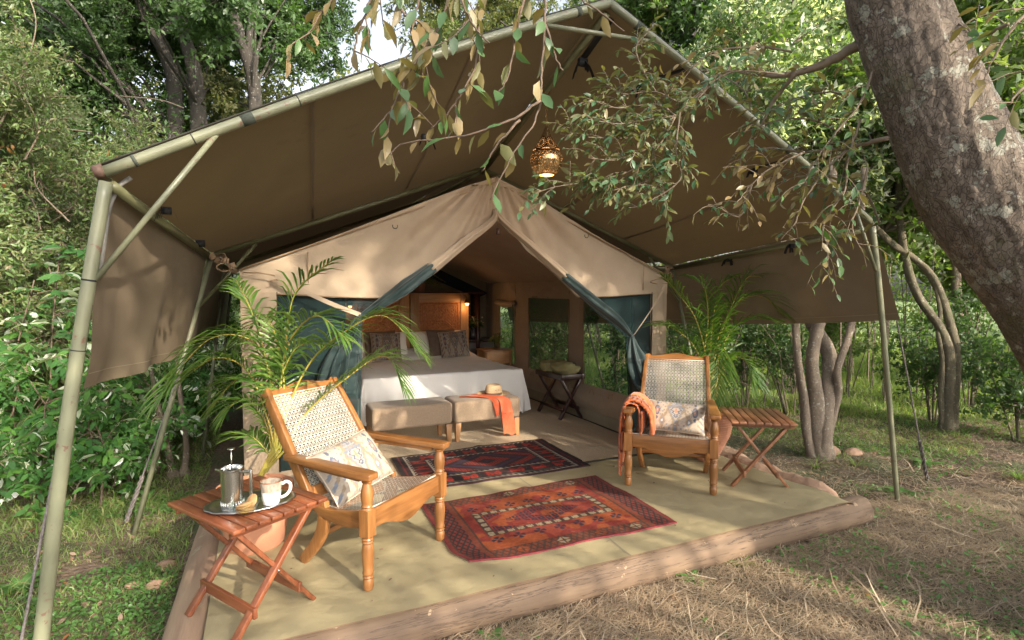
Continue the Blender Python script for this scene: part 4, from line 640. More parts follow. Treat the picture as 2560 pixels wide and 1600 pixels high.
def canew(S, W, H, pitch, nseg, name, parent):
    nu, nv = int(round(W / pitch)), int(round(H / pitch)); b = MB(); du = .16 / nu; dv = .16 / nv; u0, u1, v0, v1 = [], [], [], []
    for k in range(nu):
        for s in (-1, 1): c = (k + .5) / nu + s * du; u0.append(c); u1.append(c); v0.append(0); v1.append(1)
    ribbons(b, S, (u0, v0), (u1, v1), .0026, .0006, nseg); u0, u1, v0, v1 = [], [], [], []
    for k in range(nv):
        for s in (-1, 1): c = (k + .5) / nv + s * dv; u0.append(0); u1.append(1); v0.append(c); v1.append(c)
    ribbons(b, S, (u0, v0), (u1, v1), .0026, -.0006, max(2, nseg // 2))
    for sg, off in ((1, .0018), (-1, -.0018)):
        u0, u1, v0, v1 = [], [], [], []
        for k in range(-nv, nu):
            a0, b0, a1, b1 = k, 0, k + nv, nv
            if a0 < 0: b0 = -a0; a0 = 0
            if a1 > nu: b1 = nv - (a1 - nu); a1 = nu
            if b1 - b0 < .5: continue
            x0, x1 = a0 / nu, a1 / nu
            if sg < 0: x0, x1 = 1 - x0, 1 - x1
            u0.append(x0); u1.append(x1); v0.append(b0 / nv); v1.append(b1 / nv)
        ribbons(b, S, (u0, v0), (u1, v1), .0023, off, nseg)
    o = b.obj(name, M['cane'], parent); o['label'] = 'pale woven cane with open octagonal holes'; return o
def armchair(label, loc, rz):
    t = thing('armchair', label, 'armchair', loc, rz, 'planter armchairs on the veranda')
    for s in (-1, 1):
        b = MB(); b.lathe(turned(), 16, (s * .33, 0, 0)); b.lathe(turned2(), 16, (s * .33, 0, 0)); b.box((s * .33, 0, .3625), (.062, .062, .145)); o = b.obj('leg', M['teakz'], t); 
        for p in o.data.polygons: p.use_smooth = True
        m = o.modifiers.new('s', 'EDGE_SPLIT'); m.split_angle = R(50)
    # arms
    for s in (-1, 1):
        def pth(k): return np.array([s * (.335 - .035 * k), -.055 + .70 * k, .617 + .004 * k])
        b = MB(); n = 14; V = []
        for k in np.linspace(0, 1, n):
            c = pth(k); hw = (.048 if k > .04 else .036) * (1 - .35 * k); hh = .0175
            V += [c + [-hw, 0, -hh], c + [hw, 0, -hh], c + [hw, 0, hh], c + [-hw, 0, hh]]
        F = [(0, 1, 2, 3)[::-1]] + [(4 * i + a, 4 * i + (a + 1) % 4, 4 * i + 4 + (a + 1) % 4, 4 * i + 4 + a) for i in range(n - 1) for a in range(4)] + [tuple(4 * (n - 1) + a for a in range(4))]
        b.add(V, F); bev(b.obj('arm', M['teaky'], t), .008, 3)
        bev(MB().bar((s * .325, .05, .585), (s * .295, .50, .588), .025, .022).obj('arm_rail', M['teaky'], t), .003)
    # back stiles running down into sabre rear legs
    st = np.array([(.270, .855, .985), (.278, .765, .85), (.286, .645, .67), (.292, .525, .49), (.292, .455, .37), (.288, .43, .26), (.280, .47, .12), (.27, .57, 0.0)])
    for s in (-1, 1):
        P = spline(st[:5] * [s, 1, 1], 16); V = []; n = 16
        for k in range(n):
            T = nrm(P[min(k + 1, n - 1)] - P[max(k - 1, 0)]); nn = nrm(np.cross(T, [s, 0, 0])); w2 = .017; h2 = .026 + .008 * np.sin(k / 15 * PI)
            V += [P[k] + [-w2, 0, 0] - nn * h2, P[k] + [w2, 0, 0] - nn * h2, P[k] + [w2, 0, 0] + nn * h2, P[k] + [-w2, 0, 0] + nn * h2]
        F = [(0, 1, 2, 3), tuple(4 * (n - 1) + a for a in (3, 2, 1, 0))] + [(4 * i + (a + 1) % 4, 4 * i + a, 4 * i + 4 + a, 4 * i + 4 + (a + 1) % 4) for i in range(n - 1) for a in range(4)]
        bev(MB().add(V, F).obj('back_stile', M['teakz'], t), .005)
        P = spline(np.array([(.29, .37, .40), (.29, .36, .28), (.285, .42, .15), (.27, .56, 0)]) * [s, 1, 1], 14); V = []; n = 14
        for k in range(n):
            T = nrm(P[min(k + 1, n - 1)] - P[max(k - 1, 0)]); nn = nrm(np.cross(T, [s, 0, 0])); w2 = .019; h2 = .038 - .008 * abs(k - 4) / 9
            V += [P[k] + [-w2, 0, 0] - nn * h2, P[k] + [w2, 0, 0] - nn * h2, P[k] + [w2, 0, 0] + nn * h2, P[k] + [-w2, 0, 0] + nn * h2]
        F = [(0, 1, 2, 3), tuple(4 * (n - 1) + a for a in (3, 2, 1, 0))] + [(4 * i + (a + 1) % 4, 4 * i + a, 4 * i + 4 + a, 4 * i + 4 + (a + 1) % 4) for i in range(n - 1) for a in range(4)]
        bev(MB().add(V, F).obj('leg', M['teakz'], t), .006)
        # side seat rail, dipping
        V = []; n = 14
        for k in np.linspace(0, 1, n):
            y = .03 + .40 * k; top = .425 - .055 * np.sin(k * PI * .62); lo2 = .325 - .03 * np.sin(k * PI) + .01 * k; x = s * (.325 - .035 * k)
            V += [(x - .016, y, lo2), (x + .016, y, lo2), (x + .016, y, top), (x - .016, y, top)]
        F = [(0, 1, 2, 3)[::-1], tuple(4 * (n - 1) + a for a in range(4))] + [(4 * i + a, 4 * i + (a + 1) % 4, 4 * i + 4 + (a + 1) % 4, 4 * i + 4 + a) for i in range(n - 1) for a in range(4)]
        bev(MB().add(V, F).obj('seat_rail', M['teaky'], t), .004)
    def apron(w_, y0, z1, d0, d1, name, th=.026):
        n = 30; V = []
        for k in np.linspace(-1, 1, n):
            lo2 = z1 - d0 - (d1 - d0) * (.5 + .5 * np.cos(np.clip(k * 1.25, -1, 1) * PI)); V += [(k * w_, y0 - th / 2, lo2), (k * w_, y0 + th / 2, lo2), (k * w_, y0 + th / 2, z1), (k * w_, y0 - th / 2, z1)]
        F = [(0, 1, 2, 3), tuple(4 * (n - 1) + a for a in (3, 2, 1, 0))] + [(4 * i + (a + 1) % 4, 4 * i + a, 4 * i + 4 + a, 4 * i + 4 + (a + 1) % 4) for i in range(n - 1) for a in range(4)]
        return MB().add(V, F).obj(name, M['teakx'], t)
    bev(apron(.30, -.002, .425, .105, .165, 'front_apron'), .004)
    bev(MB().bar((-.275, .42, .30), (.275, .42, .30), .028, .05).obj('stretcher', M['teakx'], t), .004)
    bev(MB().bar((-.28, .46, .43), (.28, .46, .43), .03, .07).obj('back_rail', M['teakx'], t), .004)
    bev(MB().bar((-.28, .44, .17), (.28, .44, .17), .03, .03).obj('stretcher', M['teakx'], t), .004)
    # crest rail with a raised middle
    V = []; n = 30; dr = nrm(np.array([0, .22, 1.0 - .0])); o0 = np.array([0, .822, .93])
    up = nrm(np.array([0, .10, .14])); bk = np.array([0, up[2], -up[1]])
    for k in np.linspace(-1, 1, n):
        hi = .058 + .035 * np.exp(-(k / .42) ** 2) + .02 * (abs(k) > .93); c = o0 + np.array([k * .268, 0, 0])
        V += [c - bk * .014, c + bk * .014, c + bk * .014 + up * hi, c - bk * .014 + up * hi]
    F = [(0, 1, 2, 3)[::-1], tuple(4 * (n - 1) + a for a in range(4))] + [(4 * i + a, 4 * i + (a + 1) % 4, 4 * i + 4 + (a + 1) % 4, 4 * i + 4 + a) for i in range(n - 1) for a in range(4)]
    bev(MB().add(V, F).obj('crest_rail', M['teakx'], t), .006)
    sp_ = spline(st[:5], 40)
    def back(u, v):
        k = (1 - v) * 39 * .93 + 2.5; i = np.clip(k, 0, 38.99); a = np.floor(i).astype(int); fr = (i - a)[:, None]; q = sp_[a] * (1 - fr) + sp_[a + 1] * fr; x = (u * 2 - 1) * (q[:, 0] - .012)
        return np.stack([x, q[:, 1] - .012, q[:, 2]], -1)
    canew(back, .52, .60, .0275, 14, 'cane_back', t)
    def seat(u, v):
        y = .012 + v * .42; z = .428 - .055 * np.sin(np.clip(v, 0, 1) * PI * .62) - .012 * np.sin(np.clip(u, 0, 1) * PI); return np.stack([(u * 2 - 1) * (.315 - .035 * v), y, z], -1)
    canew(seat, .60, .40, .0275, 8, 'cane_seat', t)
    for s in (-1, 1): MB().tube([back(np.array([.5 + s * .5]), np.array([q]))[0] + [0, -.004, 0] for q in np.linspace(0, 1, 12)], .004, 5).obj('cane_beading', M['cane'], t)
    MB().tube([back(np.array([q]), np.array([1.]))[0] + [0, -.004, 0] for q in (0, 1)], .004, 5).obj('cane_beading', M['cane'], t); MB().tube([seat(np.array([q]), np.array([0.]))[0] for q in np.linspace(0, 1, 12)], .005, 5).obj('cane_beading', M['cane'], t)
    return t
c1 = armchair('wooden armchair with cane back beside the coffee table, at the left', (.755, 3.125, .016), R(37.7))
c2 = copy_tree(c1); c2.location = (2.965, 3.43, .016); c2.rotation_euler = (0, 0, R(-44)); c2['label'] = 'wooden armchair with an orange throw over its arm, at the right'
def loc2(c, p): return tuple(Matrix.Rotation(c.rotation_euler.z, 3, 'Z') @ Vector(p) + c.location)
cushion('patterned lumbar cushion in the left armchair beside the coffee table', .50, .34, .15, loc2(c1, (-.03, .27, .40)), R(-38), R(37.7 + 3), 'print', ikat, group='patterned cushions on the armchairs', ry=R(-6))
cushion('patterned lumbar cushion in the right armchair beside the orange throw', .48, .27, .13, loc2(c2, (.02, .29, .395)), R(-32), R(-44), 'print', ikat, group='patterned cushions on the armchairs', ry=R(2))
# throw over the arm of the right chair
th = thing('throw_blanket', 'orange wool throw hanging over the arm of the right armchair', 'throw', tuple(c2.location)); th.rotation_euler = c2.rotation_euler
def thr(path, y0, y1, name, th_=.012, stripe=None):
    P = spline(np.array(path), 50)
    def f(u, v):
        i = np.clip((u * 49).astype(int), 0, 49); q = P[i]; y = y0 + (y1 - y0) * v
        return q[:, 0] + .006 * np.sin(v * 14 + u * 3), y + .02 * np.sin(u * 5 + v), q[:, 1] + .004 * np.sin(v * 9)
    u, v = np.meshgrid(np.linspace(0, 1, 50), np.linspace(0, 1, 40), indexing='ij'); s_ = (np.abs(v - .40) < (.022 if name == 'upper_fold' else -1)) & (u < 2); col = np.where(s_.ravel()[:, None], [.80, .50, .36], [.62, .16, .045])
    o = MB().grid(50, 40, f).obj(name, M['wovenorange'], th, smooth=True, col=col); m = o.modifiers.new('t', 'SOLIDIFY'); m.thickness = th_; m.offset = 1; return o
M['wovenorange'] = pm('woven_orange', (1, 1, 1), (.85, .85, .85), scale=30, rough=.9, bump=.3, bscale=250, dist=.001, sheen=.3, attr=True)
ax = -.32
thr([(ax - .075, .14), (ax - .068, .35), (ax - .058, .60), (ax - .03, .655), (ax + .03, .655), (ax + .06, .60), (ax + .07, .48), (ax + .085, .42), (ax + .10, .47), (ax + .10, .60)], .02, .34, 'outer_fold')
thr([(ax - .062, .45), (ax - .055, .62), (ax - .02, .675), (ax + .03, .678), (ax + .095, .64), (ax + .15, .56), (ax + .165, .40)], .04, .40, 'upper_fold', .020)
thr([(ax - .082, .07), (ax - .088, .35), (ax - .070, .56), (ax - .045, .64)], .0, .12, 'hanging_end', .008)

# ---------------- folding slat tables ----------------
def slat_table(label, loc, rz, pre, n=8, W=.50, Lg=.60, H=.55):
    t = thing('folding_table', label, 'side table', loc, rz, 'folding slatted side tables'); pit = W / n
    for k in range(n):
        x = -W / 2 + pit * (k + .5); dl = rng.uniform(-.004, .004)
        bev(MB().box((x, dl, H - .0095), (pit - .008, Lg, .019)).obj('slat', M[pre + 'y'], t), .004, 2)
    for y in (-Lg / 2 + .045, Lg / 2 - .07): bev(MB().box((0, y, H - .033), (W - .03, .022, .028)).obj('cross_rail', M[pre + 'x'], t), .002)
    for y, s, x0 in ((-Lg / 2 + .075, 1, .20), (-Lg / 2 + .10, -1, .20), (Lg / 2 - .12, 1, .20), (Lg / 2 - .095, -1, .20)):
        bev(MB().bar((s * x0, y, H - .03), (-s * (W / 2 - .03), y, .0), .022, .04, up=(0, 1, 0)).obj('leg', M[pre + 'z'], t), .003)
    k = .22
    for s in (-1, 1):
        x = s * (W / 2 - .03 - (W / 2 - .03 + .20) * k); y0, y1 = (-Lg / 2 + .06, Lg / 2 - .10) if s < 0 else (-Lg / 2 + .09, Lg / 2 - .08)
        bev(MB().bar((x * 1.0, y0 - .02, .55 * k - .01), (x, y1 + .02, .55 * k - .01), .02, .05).obj('stretcher', M[pre + 'y'], t), .003)
    for y in (-Lg / 2 + .06, Lg / 2 - .08): MB().tube([(.0, y, H * .47), (.0, y - .012, H * .47)], .006, 8).obj('bolt', M['steel'], t)
    b = MB()
    for k in range(n):
        for y in (-Lg / 2 + .05, Lg / 2 - .07):
            x = -W / 2 + pit * (k + .5); b.box((x, y, H + .0006), (.009, .003, .001))
    b.obj('nail_marks', M['twigg'], t); return t
tl = slat_table('reddish slatted folding table holding the coffee tray, at the left', (-.075, 3.01, .012), R(31.5), 'red')
tr_ = slat_table('brown slatted folding table standing empty beside the tree stems, at the right', (3.80, 3.34, .012), R(-36), 'acac')

# ---------------- coffee things ----------------
TT = .5625
a_ = R(20)
tx, ty = -.06, 2.935
def oval(r, z, seg=72): a = np.linspace(0, 2 * PI, seg, endpoint=False); return a
t = thing('metal_tray', 'tarnished oval pewter tray with scalloped rim on the left table', 'tray', (tx, ty, TT)); t.rotation_euler = (0, 0, R(3))
def trayfn(P, a):
    k = np.abs(np.abs(np.cos(a)) ** 2.2); base = P[:, 0][:, None]; sc = 1 + .035 * np.abs(np.sin(a * 7)) * (P[:, 0] > .8)[:, None]; return base * sc
b = MB(); pr = [(0, .004), (.5, .004), (.76, .004), (.80, .007), (.86, .014), (.93, .017), (1.0, .018), (1.0, .014), (.92, .012), (.84, .004), (.78, .0), (0, 0)]; b.lathe(pr, 84, fn=trayfn); V = np.concatenate(b.V); V[:, 0] *= .200; V[:, 1] *= .140; b.V = [V]; b.obj('tray', M['tray'], t, smooth=True)
fp = (-.140, 2.905, TT + .005)
t = thing('french_press', 'brushed steel coffee press with raised plunger on the tray', 'coffee press', fp); t.rotation_euler = (0, 0, R(-28))
b = MB(); b.lathe([(0, 0), (.050, 0), (.0515, .004), (.0515, .008), (.049, .010), (.049, .185), (.053, .190), (.053, .197), (.050, .197), (.0475, .192), (.0475, .05)], 40); b.obj('body', M['steel'], t, smooth=True).modifiers.new('e', 'EDGE_SPLIT')
b = MB()
for k in range(26): a = k / 26 * 2 * PI; b.box((.0505 * math.cos(a), .0505 * math.sin(a), .024), (.0025, .004, .035), Matrix.Rotation(a, 3, 'Z'))
b.obj('lower_rib', M['steel'], t)
MB().lathe([(0, .17), (.047, .17)], 30).obj('lid_disc', M['blackp'], t); MB().lathe([(.0, .188), (.018, .188), (.028, .180), (.046, .178)], 24).obj('filter', M['blackp'], t, smooth=True)
b = MB(); b.tube([(0, 0, .17), (0, 0, .285)], .0028, 8); b.lathe([(0, .283), (.012, .283), (.018, .287), (.018, .290), (0, .292)], 20); b.obj('plunger', M['steel'], t, smooth=True)
b = MB(); b.bar((-.047, 0, .180), (-.082, 0, .188), .024, .016, w1=.010, h1=.006); bev(b.obj('spout', M['steel'], t), .002)
b = MB(); b.bar((.050, 0, .178), (.094, 0, .182), .014, .012); b.bar((.094, 0, .192), (.094, 0, .02), .014, .012, up=(1, 0, 0)); b.bar((.050, 0, .030), (.094, 0, .028), .014, .012); bev(b.obj('handle', M['steel'], t), .002)
mg = (.030, 2.895, TT + .005); t = thing('mug', 'white mug with speckled grey band beside the coffee press', 'mug', mg); t.rotation_euler = (0, 0, R(-8)); t.scale = (1.12, 1.12, 1.04)
MB().lathe([(0, 0), (.030, 0), (.034, .004), (.038, .03), (.041, .062)], 36).obj('body', M['mug'], t, smooth=True)
MB().lathe([(.041, .062), (.0435, .085), (.046, .106)], 36).obj('glaze_band', M['mugband'], t, smooth=True); MB().lathe([(.046, .106), (.0462, .110), (.0430, .110), (.0428, .105)], 36).obj('rim', M['mugrim'], t, smooth=True)
MB().lathe([(.0428, .105), (.039, .06), (.033, .01), (0, .008)], 36).obj('inside', M['mugband'], t, smooth=True)
MB().tube(spline([(.043, 0, .088), (.062, 0, .098), (.078, 0, .085), (.076, 0, .055), (.060, 0, .034), (.038, 0, .024)], 22), .0058, 10, sq=1.2).obj('handle', M['mug'], t, smooth=True)
gl, gt, gN, gL = newmat('clear_glass'); q = gN('ShaderNodeOutputMaterial'); gb = gN('ShaderNodeBsdfGlossy'); gb.inputs['Roughness'].default_value = .04; gt2 = gN('ShaderNodeBsdfTransparent'); gt2.inputs[0].default_value = (.90, .96, .93, 1); gf = gN('ShaderNodeLayerWeight'); gf.inputs[0].default_value = .12; gx = gN('ShaderNodeMixShader'); gL(gf.outputs[1], gx.inputs[0]); gL(gt2.outputs[0], gx.inputs[1]); gL(gb.outputs[0], gx.inputs[2]); gL(gx.outputs[0], q.inputs[0]); M['glass'] = gl
bw = (-.082, 2.822, TT + .006); t = thing('glass_bowl', 'small clear glass bowl of biscuits at the front of the tray', 'bowl', bw); t.scale = (1.25, 1.25, 1.15)
MB().lathe([(0, 0), (.034, 0), (.040, .004), (.050, .040), (.056, .046), (.0545, .047), (.0485, .041), (.0385, .0065), (0, .0045)], 36).obj('bowl', M['glass'], t, smooth=True)
for k, (dx, dy, dz, rx, ry) in enumerate([(-.002, 0, .010, 0, 0), (.006, -.004, .018, .08, .1), (-.006, .003, .026, -.1, .1), (-.004, -.002, .035, .15, .25), (.020, .004, .040, .3, 1.0)]):
    lb = ['biscuit at the bottom of the glass bowl', 'second biscuit up in the glass bowl', 'middle biscuit of the stack in the glass bowl', 'topmost round biscuit lying flat in the glass bowl', 'biscuit standing on edge in the glass bowl'][k]
    bc = thing('biscuit', 'golden ' + lb, 'biscuit', (bw[0] + dx * 1.25, bw[1] + dy * 1.25, bw[2] + dz * 1.15), 0, 'biscuits in the glass bowl'); bc.rotation_euler = (rx, ry, k); bc.scale = (1.3, 1.3, 1.25); MB().lathe([(0, -.0035), (.026, -.0035), (.028, 0), (.026, .0035), (0, .0042)], 22).obj('biscuit_disc', M['biscuit'], bc, smooth=True)

# ---------------- bedroom ----------------
bed = thing('bed', 'double bed made up with a white cover draping to the floor', 'bed', (2.06, 7.4, 0))
bev(MB().box((2.06, 7.4, .30), (1.86, 1.94, .44)).obj('base', M['oakx'], bed, True), .02)
for x in (1.16, 2.96):
    for y in (6.5, 8.3): MB().box((x, y, .04), (.07, .07, .08)).obj('leg', M['darkz'], bed, True)
def cov(u, v):
    # u from head to foot hem, v from left hem to right hem; arc length drop over edges
    Lx = 2.02; Ly = 2.0; sx = (v - .5) * (Lx + 1.0); sy = u * (Ly + .52)
    dx = np.clip(np.abs(sx) - Lx / 2, 0, 1); dy = np.clip(sy - Ly, 0, 1); x = 2.06 + np.sign(sx) * (np.minimum(np.abs(sx), Lx / 2) + dx * .13); y = 8.38 - np.minimum(sy, Ly) - dy * .07
    x = x + np.sign(sx) * dx * .12 * np.clip(u, 0, 1)
    drop = np.sqrt(dx ** 2 + dy ** 2) * .98 + .04 * (1 - np.exp(-(dx + dy) * 12)); top = .60 + .03 * np.sin(u * 9) * np.sin(v * PI) * .3
    corner = np.clip(dx * dy * 9, 0, 1)
    wr = .010 * vnoise(u * 9, v * 12, 101) + .006 * np.sin(u * 60 + 3 * vnoise(u * 5, v * 5, 44)) * np.clip(vnoise(u * 4 + 9, v * 4, 103), 0, 1)
    pl = .022 * np.sin((x + y) * 22 + 2 * np.sin(x * 5)) * np.clip(dx + dy, 0, .4) * 2.2
    z = top + wr - drop; z = np.maximum(z, .045 + .03 * np.sin(x * 8) + .0)
    return x + np.sign(sx) * (dx > 0) * pl - np.sign(sx) * corner * .10, y - (dy > 0) * pl + corner * .03, z
MB().grid(120, 140, cov).obj('bed_cover', M['white'], bed, True, smooth=True)
MB().grid(20, 20, lambda u, v: (1.10 + u * 1.95, 8.42 - v * .6, .60 + .13 * np.clip(1 - v * 1.2, 0, 1) ** .6 * np.sin(np.clip(u, .02, .98) * PI) ** .3)).obj('mattress_top', M['white'], bed, True, smooth=True)
for x, n_ in ((1.58, 'left'), (2.56, 'right')):
    cushion('long white pillow at the %s of the bedhead' % n_, .92, .44, .22, (x, 8.16, .60), R(-30), 0, 'white', cat='pillow', name='pillow', group='white pillows on the bed', squash=.4, res=30)
for x, n_, rz in ((1.60, 'left', .08), (2.55, 'right', .15)):
    cushion('plain taupe square cushion behind the %s patterned bed cushion' % n_, .48, .44, .14, (x, 8.04, .61), R(-20), rz, 'taupe', name='cushion', group='taupe cushions on the bed', res=30)
for x, n_, rz, ry in ((1.64, 'left', .05, .03), (2.68, 'right', -.12, -.09)):
    cushion('brown patterned square cushion on the bed under the %s wall lamp' % n_, .44, .42, .14, (x, 7.88, .61), R(-20), rz, 'print', lambda u, v: ikat(u, v, 1) * .8, name='cushion', group='patterned square cushions on the bed', ry=ry, res=60)
# carved headboard panels
def carved(label, x0):
    t = thing('carved_panel', label, 'headboard', (x0 + .485, 8.47, 0), 0, 'carved headboard panels behind the bed')
    w_, z0, z1 = .965, .30, 1.585; xs = (x0, x0 + w_); y = 8.46
    for x in (x0 + .07, x0 + w_ - .07): bev(MB().box((x, y, (z0 + z1) / 2), (.138, .045, z1 - z0)).obj('stile', M['oakz'], t, True), .004)
    bev(MB().box((x0 + w_ / 2, y, z1 - .07), (w_ - .28, .043, .138)).obj('rail', M['oakx'], t, True), .004)
    n, m = 130, 150; pw = w_ - .28; pz0, pz1 = .45, z1 - .14
    def hgt(u, v):
        X_ = (u - .5) * pw; Z_ = v * (pz1 - pz0); e = np.minimum(np.minimum(u, 1 - u) * pw, (1 - v) * (pz1 - pz0)); h = np.zeros_like(u)
        rope_ = np.exp(-((e - .035) / .010) ** 2) * (.6 + .4 * np.sin((X_ + Z_) * 260)); rope2 = np.exp(-((e - .070) / .007) ** 2)
        h += rope_ + rope2 * .7
        r = lambda k: np.sqrt((X_ / k) ** 2 + (np.clip(Z_ - .36, 0, 9) / (k * 1.25)) ** 2)
        for k in (.27, .245, .15, .135): h += .9 * np.exp(-((r(k) - 1) * k / .006) ** 2) * (e > .08)
        sc = np.sin(X_ * 62 + 2.2 * np.sin(Z_ * 38)) * np.sin(Z_ * 58 + 2.2 * np.sin(X_ * 42)); sc2 = np.sin(X_ * 120 + 3 * np.sin(Z_ * 90)) * np.cos(Z_ * 130 + 3 * np.sin(X_ * 70))
        return h + (e > .08) * (.55 * np.abs(sc) ** .6 + .25 * sc2)
    b = MB(); b.grid(n, m, lambda u, v: (x0 + .14 + u * pw, y - .004 - .020 * hgt(u, v), pz0 + v * (pz1 - pz0))); b.obj('carving', M['carve'], t, True, smooth=True); return t
carved('carved wooden headboard panel on the left, half hidden by the curtain', 1.145); carved('carved wooden headboard panel on the right, beside the lit wall lamp', 2.122)
def sconce(label, x, z):
    t = thing('wall_lamp', label, 'lamp', (x, 8.40, z), 0, 'wall lamps over the bed'); MB().tube([(x, 8.44, z + .12), (x, 8.36, z + .11), (x, 8.33, z + .07)], .012, 8).obj('bracket', M['brass'], t, True, smooth=True)
    MB().lathe([(.012, .08), (.03, .065), (.05, .01), (.052, .0), (.048, .0), (.028, .06)], 20, (x, 8.33, z)).obj('shade', M['brass'], t, True, smooth=True)
    MB().lathe([(0, -.032), (.018, -.026), (.028, -.004), (.022, .02), (.0, .045)], 14, (x, 8.33, z)).obj('bulb', M['bulb'], t, True, smooth=True)
    l = bpy.data.lights.new('bulb_light', 'POINT'); l.energy = .6; l.color = (1, .55, .22); l.shadow_soft_size = .03; lo2 = bpy.data.objects.new('bulb_light', l); COL.objects.link(lo2); lo2.location = (x, 8.30, z - .06)
sconce('lit brass wall lamp on the right edge of the headboard', 3.02, 1.42); sconce('glowing wall lamp seen through the green mesh on the left', 1.20, 1.40)
# benches
def bench(label, x0, x1, y0=5.45, d=.40):
    t = thing('bench', label, 'bench', ((x0 + x1) / 2, y0 + d / 2, .016), 0, 'upholstered benches at the foot of the bed'); hw, hd = (x1 - x0) / 2, d / 2
    o = MB().box((0, 0, .315), (hw * 2, d, .23)).obj('seat', M['linen'], t); bev(o, .035, 5); 
    for p in o.data.polygons: p.use_smooth = True
    for sx in (-1, 1):
        for sy in (-1, 1):
            x = sx * (hw - .04); y = sy * (hd - .04); bev(MB().bar((x, y, .205), (x + sx * .008, y + sy * .008, 0), .062, .062, up=(0, 1, 0), w1=.04, h1=.04).obj('leg', M['oakz'], t), .002)
    b = MB()
    for sx in (-1, 1):
        for k in range(8): b.box((sx * (hw - .012 - .01 * k), -hd - .001, .207), (.006, .005, .006))
    b.obj('studs', M['black'], t); return t
bench('taupe upholstered bench at the foot of the bed, left one with nothing on it', .98, 1.815); bench('taupe upholstered bench at the foot of the bed holding the straw hat', 1.84, 2.60)
# hat and scarf
hx, hy, hz = 2.36, 5.66, .447
t = thing('straw_hat', 'pale straw hat with a dark band on the right bench', 'hat', (hx, hy, hz)); t.rotation_euler = (R(3), 0, R(10))
def hatfn(sx, sy): 
    def f(P, a): return P[:, 0][:, None] * (1 + .10 * np.cos(a * 2)[None])
    return f
b = MB(); b.lathe([(.175, .022), (.17, .018), (.13, .008), (.097, .006), (.092, .012), (.088, .05), (.083, .10), (.068, .118), (.04, .108), (.0, .100)], 40, fn=hatfn(1, 1)); b.obj('crown_and_brim', M['straw'], t, smooth=True)
MB().lathe([(.0935, .010), (.0915, .036)], 40, fn=hatfn(1, 1)).obj('band', M['band'], t)
for s in (-.02, .02): MB().tube([(s, -.078, .07), (s, -.083, .07)], .0035, 6).obj('eyelet', M['black'], t)
sc = thing('scarf', 'coral scarf trailing from under the hat down the bench front', 'scarf', (2.3, 5.5, .44))
def clothstrip(path, w0, w1, name, n=44, m=24, wav=.014, fr=4, mat='coral', ph=0, parent=None):
    P = spline(np.array(path), n)
    def f(u, v):
        i = np.clip((u * (n - 1)).astype(int), 0, n - 1); q = P[i]; w_ = w0 + (w1 - w0) * u; s = (v - .5) * w_
        fo = wav * np.sin(v * fr * 2 * PI + u * 3 + ph); flat = np.clip((u - .35) * 4, 0, 1)
        return q[:, 0] + s, q[:, 1] - np.abs(fo) * flat, q[:, 2] + (1 - flat) * np.abs(fo) * .8 + .012 * np.sin(v * 7 + ph) * (u > .95)
    return MB().grid(n, m, f).obj(name, M[mat], parent or sc, True, smooth=True)
clothstrip([(2.16, 5.70, .450), (2.22, 5.60, .458), (2.33, 5.50, .455), (2.40, 5.445, .42), (2.42, 5.428, .30), (2.44, 5.425, .18), (2.46, 5.43, .05)], .10, .15, 'long_fold')
clothstrip([(2.10, 5.68, .452), (2.16, 5.58, .460), (2.25, 5.50, .453), (2.29, 5.446, .42), (2.30, 5.430, .34), (2.31, 5.43, .26)], .13, .03, 'short_fold', ph=2)
clothstrip([(2.02, 5.66, .448), (2.08, 5.61, .462), (2.20, 5.58, .464), (2.3, 5.60, .455)], .14, .16, 'loose_fold', n=20, wav=.02, ph=1)
# luggage rack and bag
t = thing('luggage_rack', 'dark mahogany folding luggage rack by the right tent wall', 'luggage rack', (3.50, 6.17, .016)); t.rotation_euler = (0, 0, R(2))
for y in (-.27, .27):
    for s in (-1, 1): bev(MB().bar((s * .15, y + s * .012, .50), (-s * .15, y + s * .012, 0), .026, .055, up=(0, 1, 0)).obj('leg', M['darkz'], t), .003)
for s in (-1, 1):
    bev(MB().box((s * .15, 0, .53), (.045, .66, .07)).obj('top_rail', M['darky'], t), .004); MB().bar((s * .12, -.27, .12), (s * .12, .27, .12), .02, .04).obj('stretcher', M['darky'], t)
bev(MB().box((0, -.31, .53), (.30, .03, .07)).obj('top_rail', M['darkx'], t), .004); bev(MB().box((0, .31, .53), (.30, .03, .07)).obj('top_rail', M['darkx'], t), .004)
for y in (-.2, -.07, .07, .2): MB().box((0, y, .50), (.28, .045, .005)).obj('strap', M['bagdark'], t)
t = thing('canvas_bag', 'slumped khaki canvas bag with straps on the luggage rack', 'bag', (3.49, 6.15, .58)); t.rotation_euler = (0, 0, R(95))
def blob(cx, cy, cz, rx, ry, rz_, seed, mat, name, amp=.16):
    def f(u, v):
        a = u * 2 * PI; p = (v - .5) * PI; k = 1 + amp * vnoise(np.cos(a) * 1.6 + 5, np.sin(a) * 1.6 + p * 2 + 5, seed, 3); c = np.sign(np.cos(p)) * np.abs(np.cos(p)) ** .7
        return cx + rx * k * c * np.cos(a), cy + ry * k * c * np.sin(a), np.maximum(cz + rz_ * k * np.sin(p), -.015)
    return MB().grid(36, 20, f).obj(name, M[mat], t, smooth=True)
blob(-.12, 0, .06, .19, .15, .085, 3, 'bag', 'body'); blob(.16, .01, .055, .17, .16, .075, 6, 'bag', 'body'); blob(-.14, -.03, .10, .13, .07, .04, 8, 'bagdark', 'flap_trim', .3); blob(.18, -.13, .055, .12, .035, .045, 9, 'bagdark', 'pocket', .1)
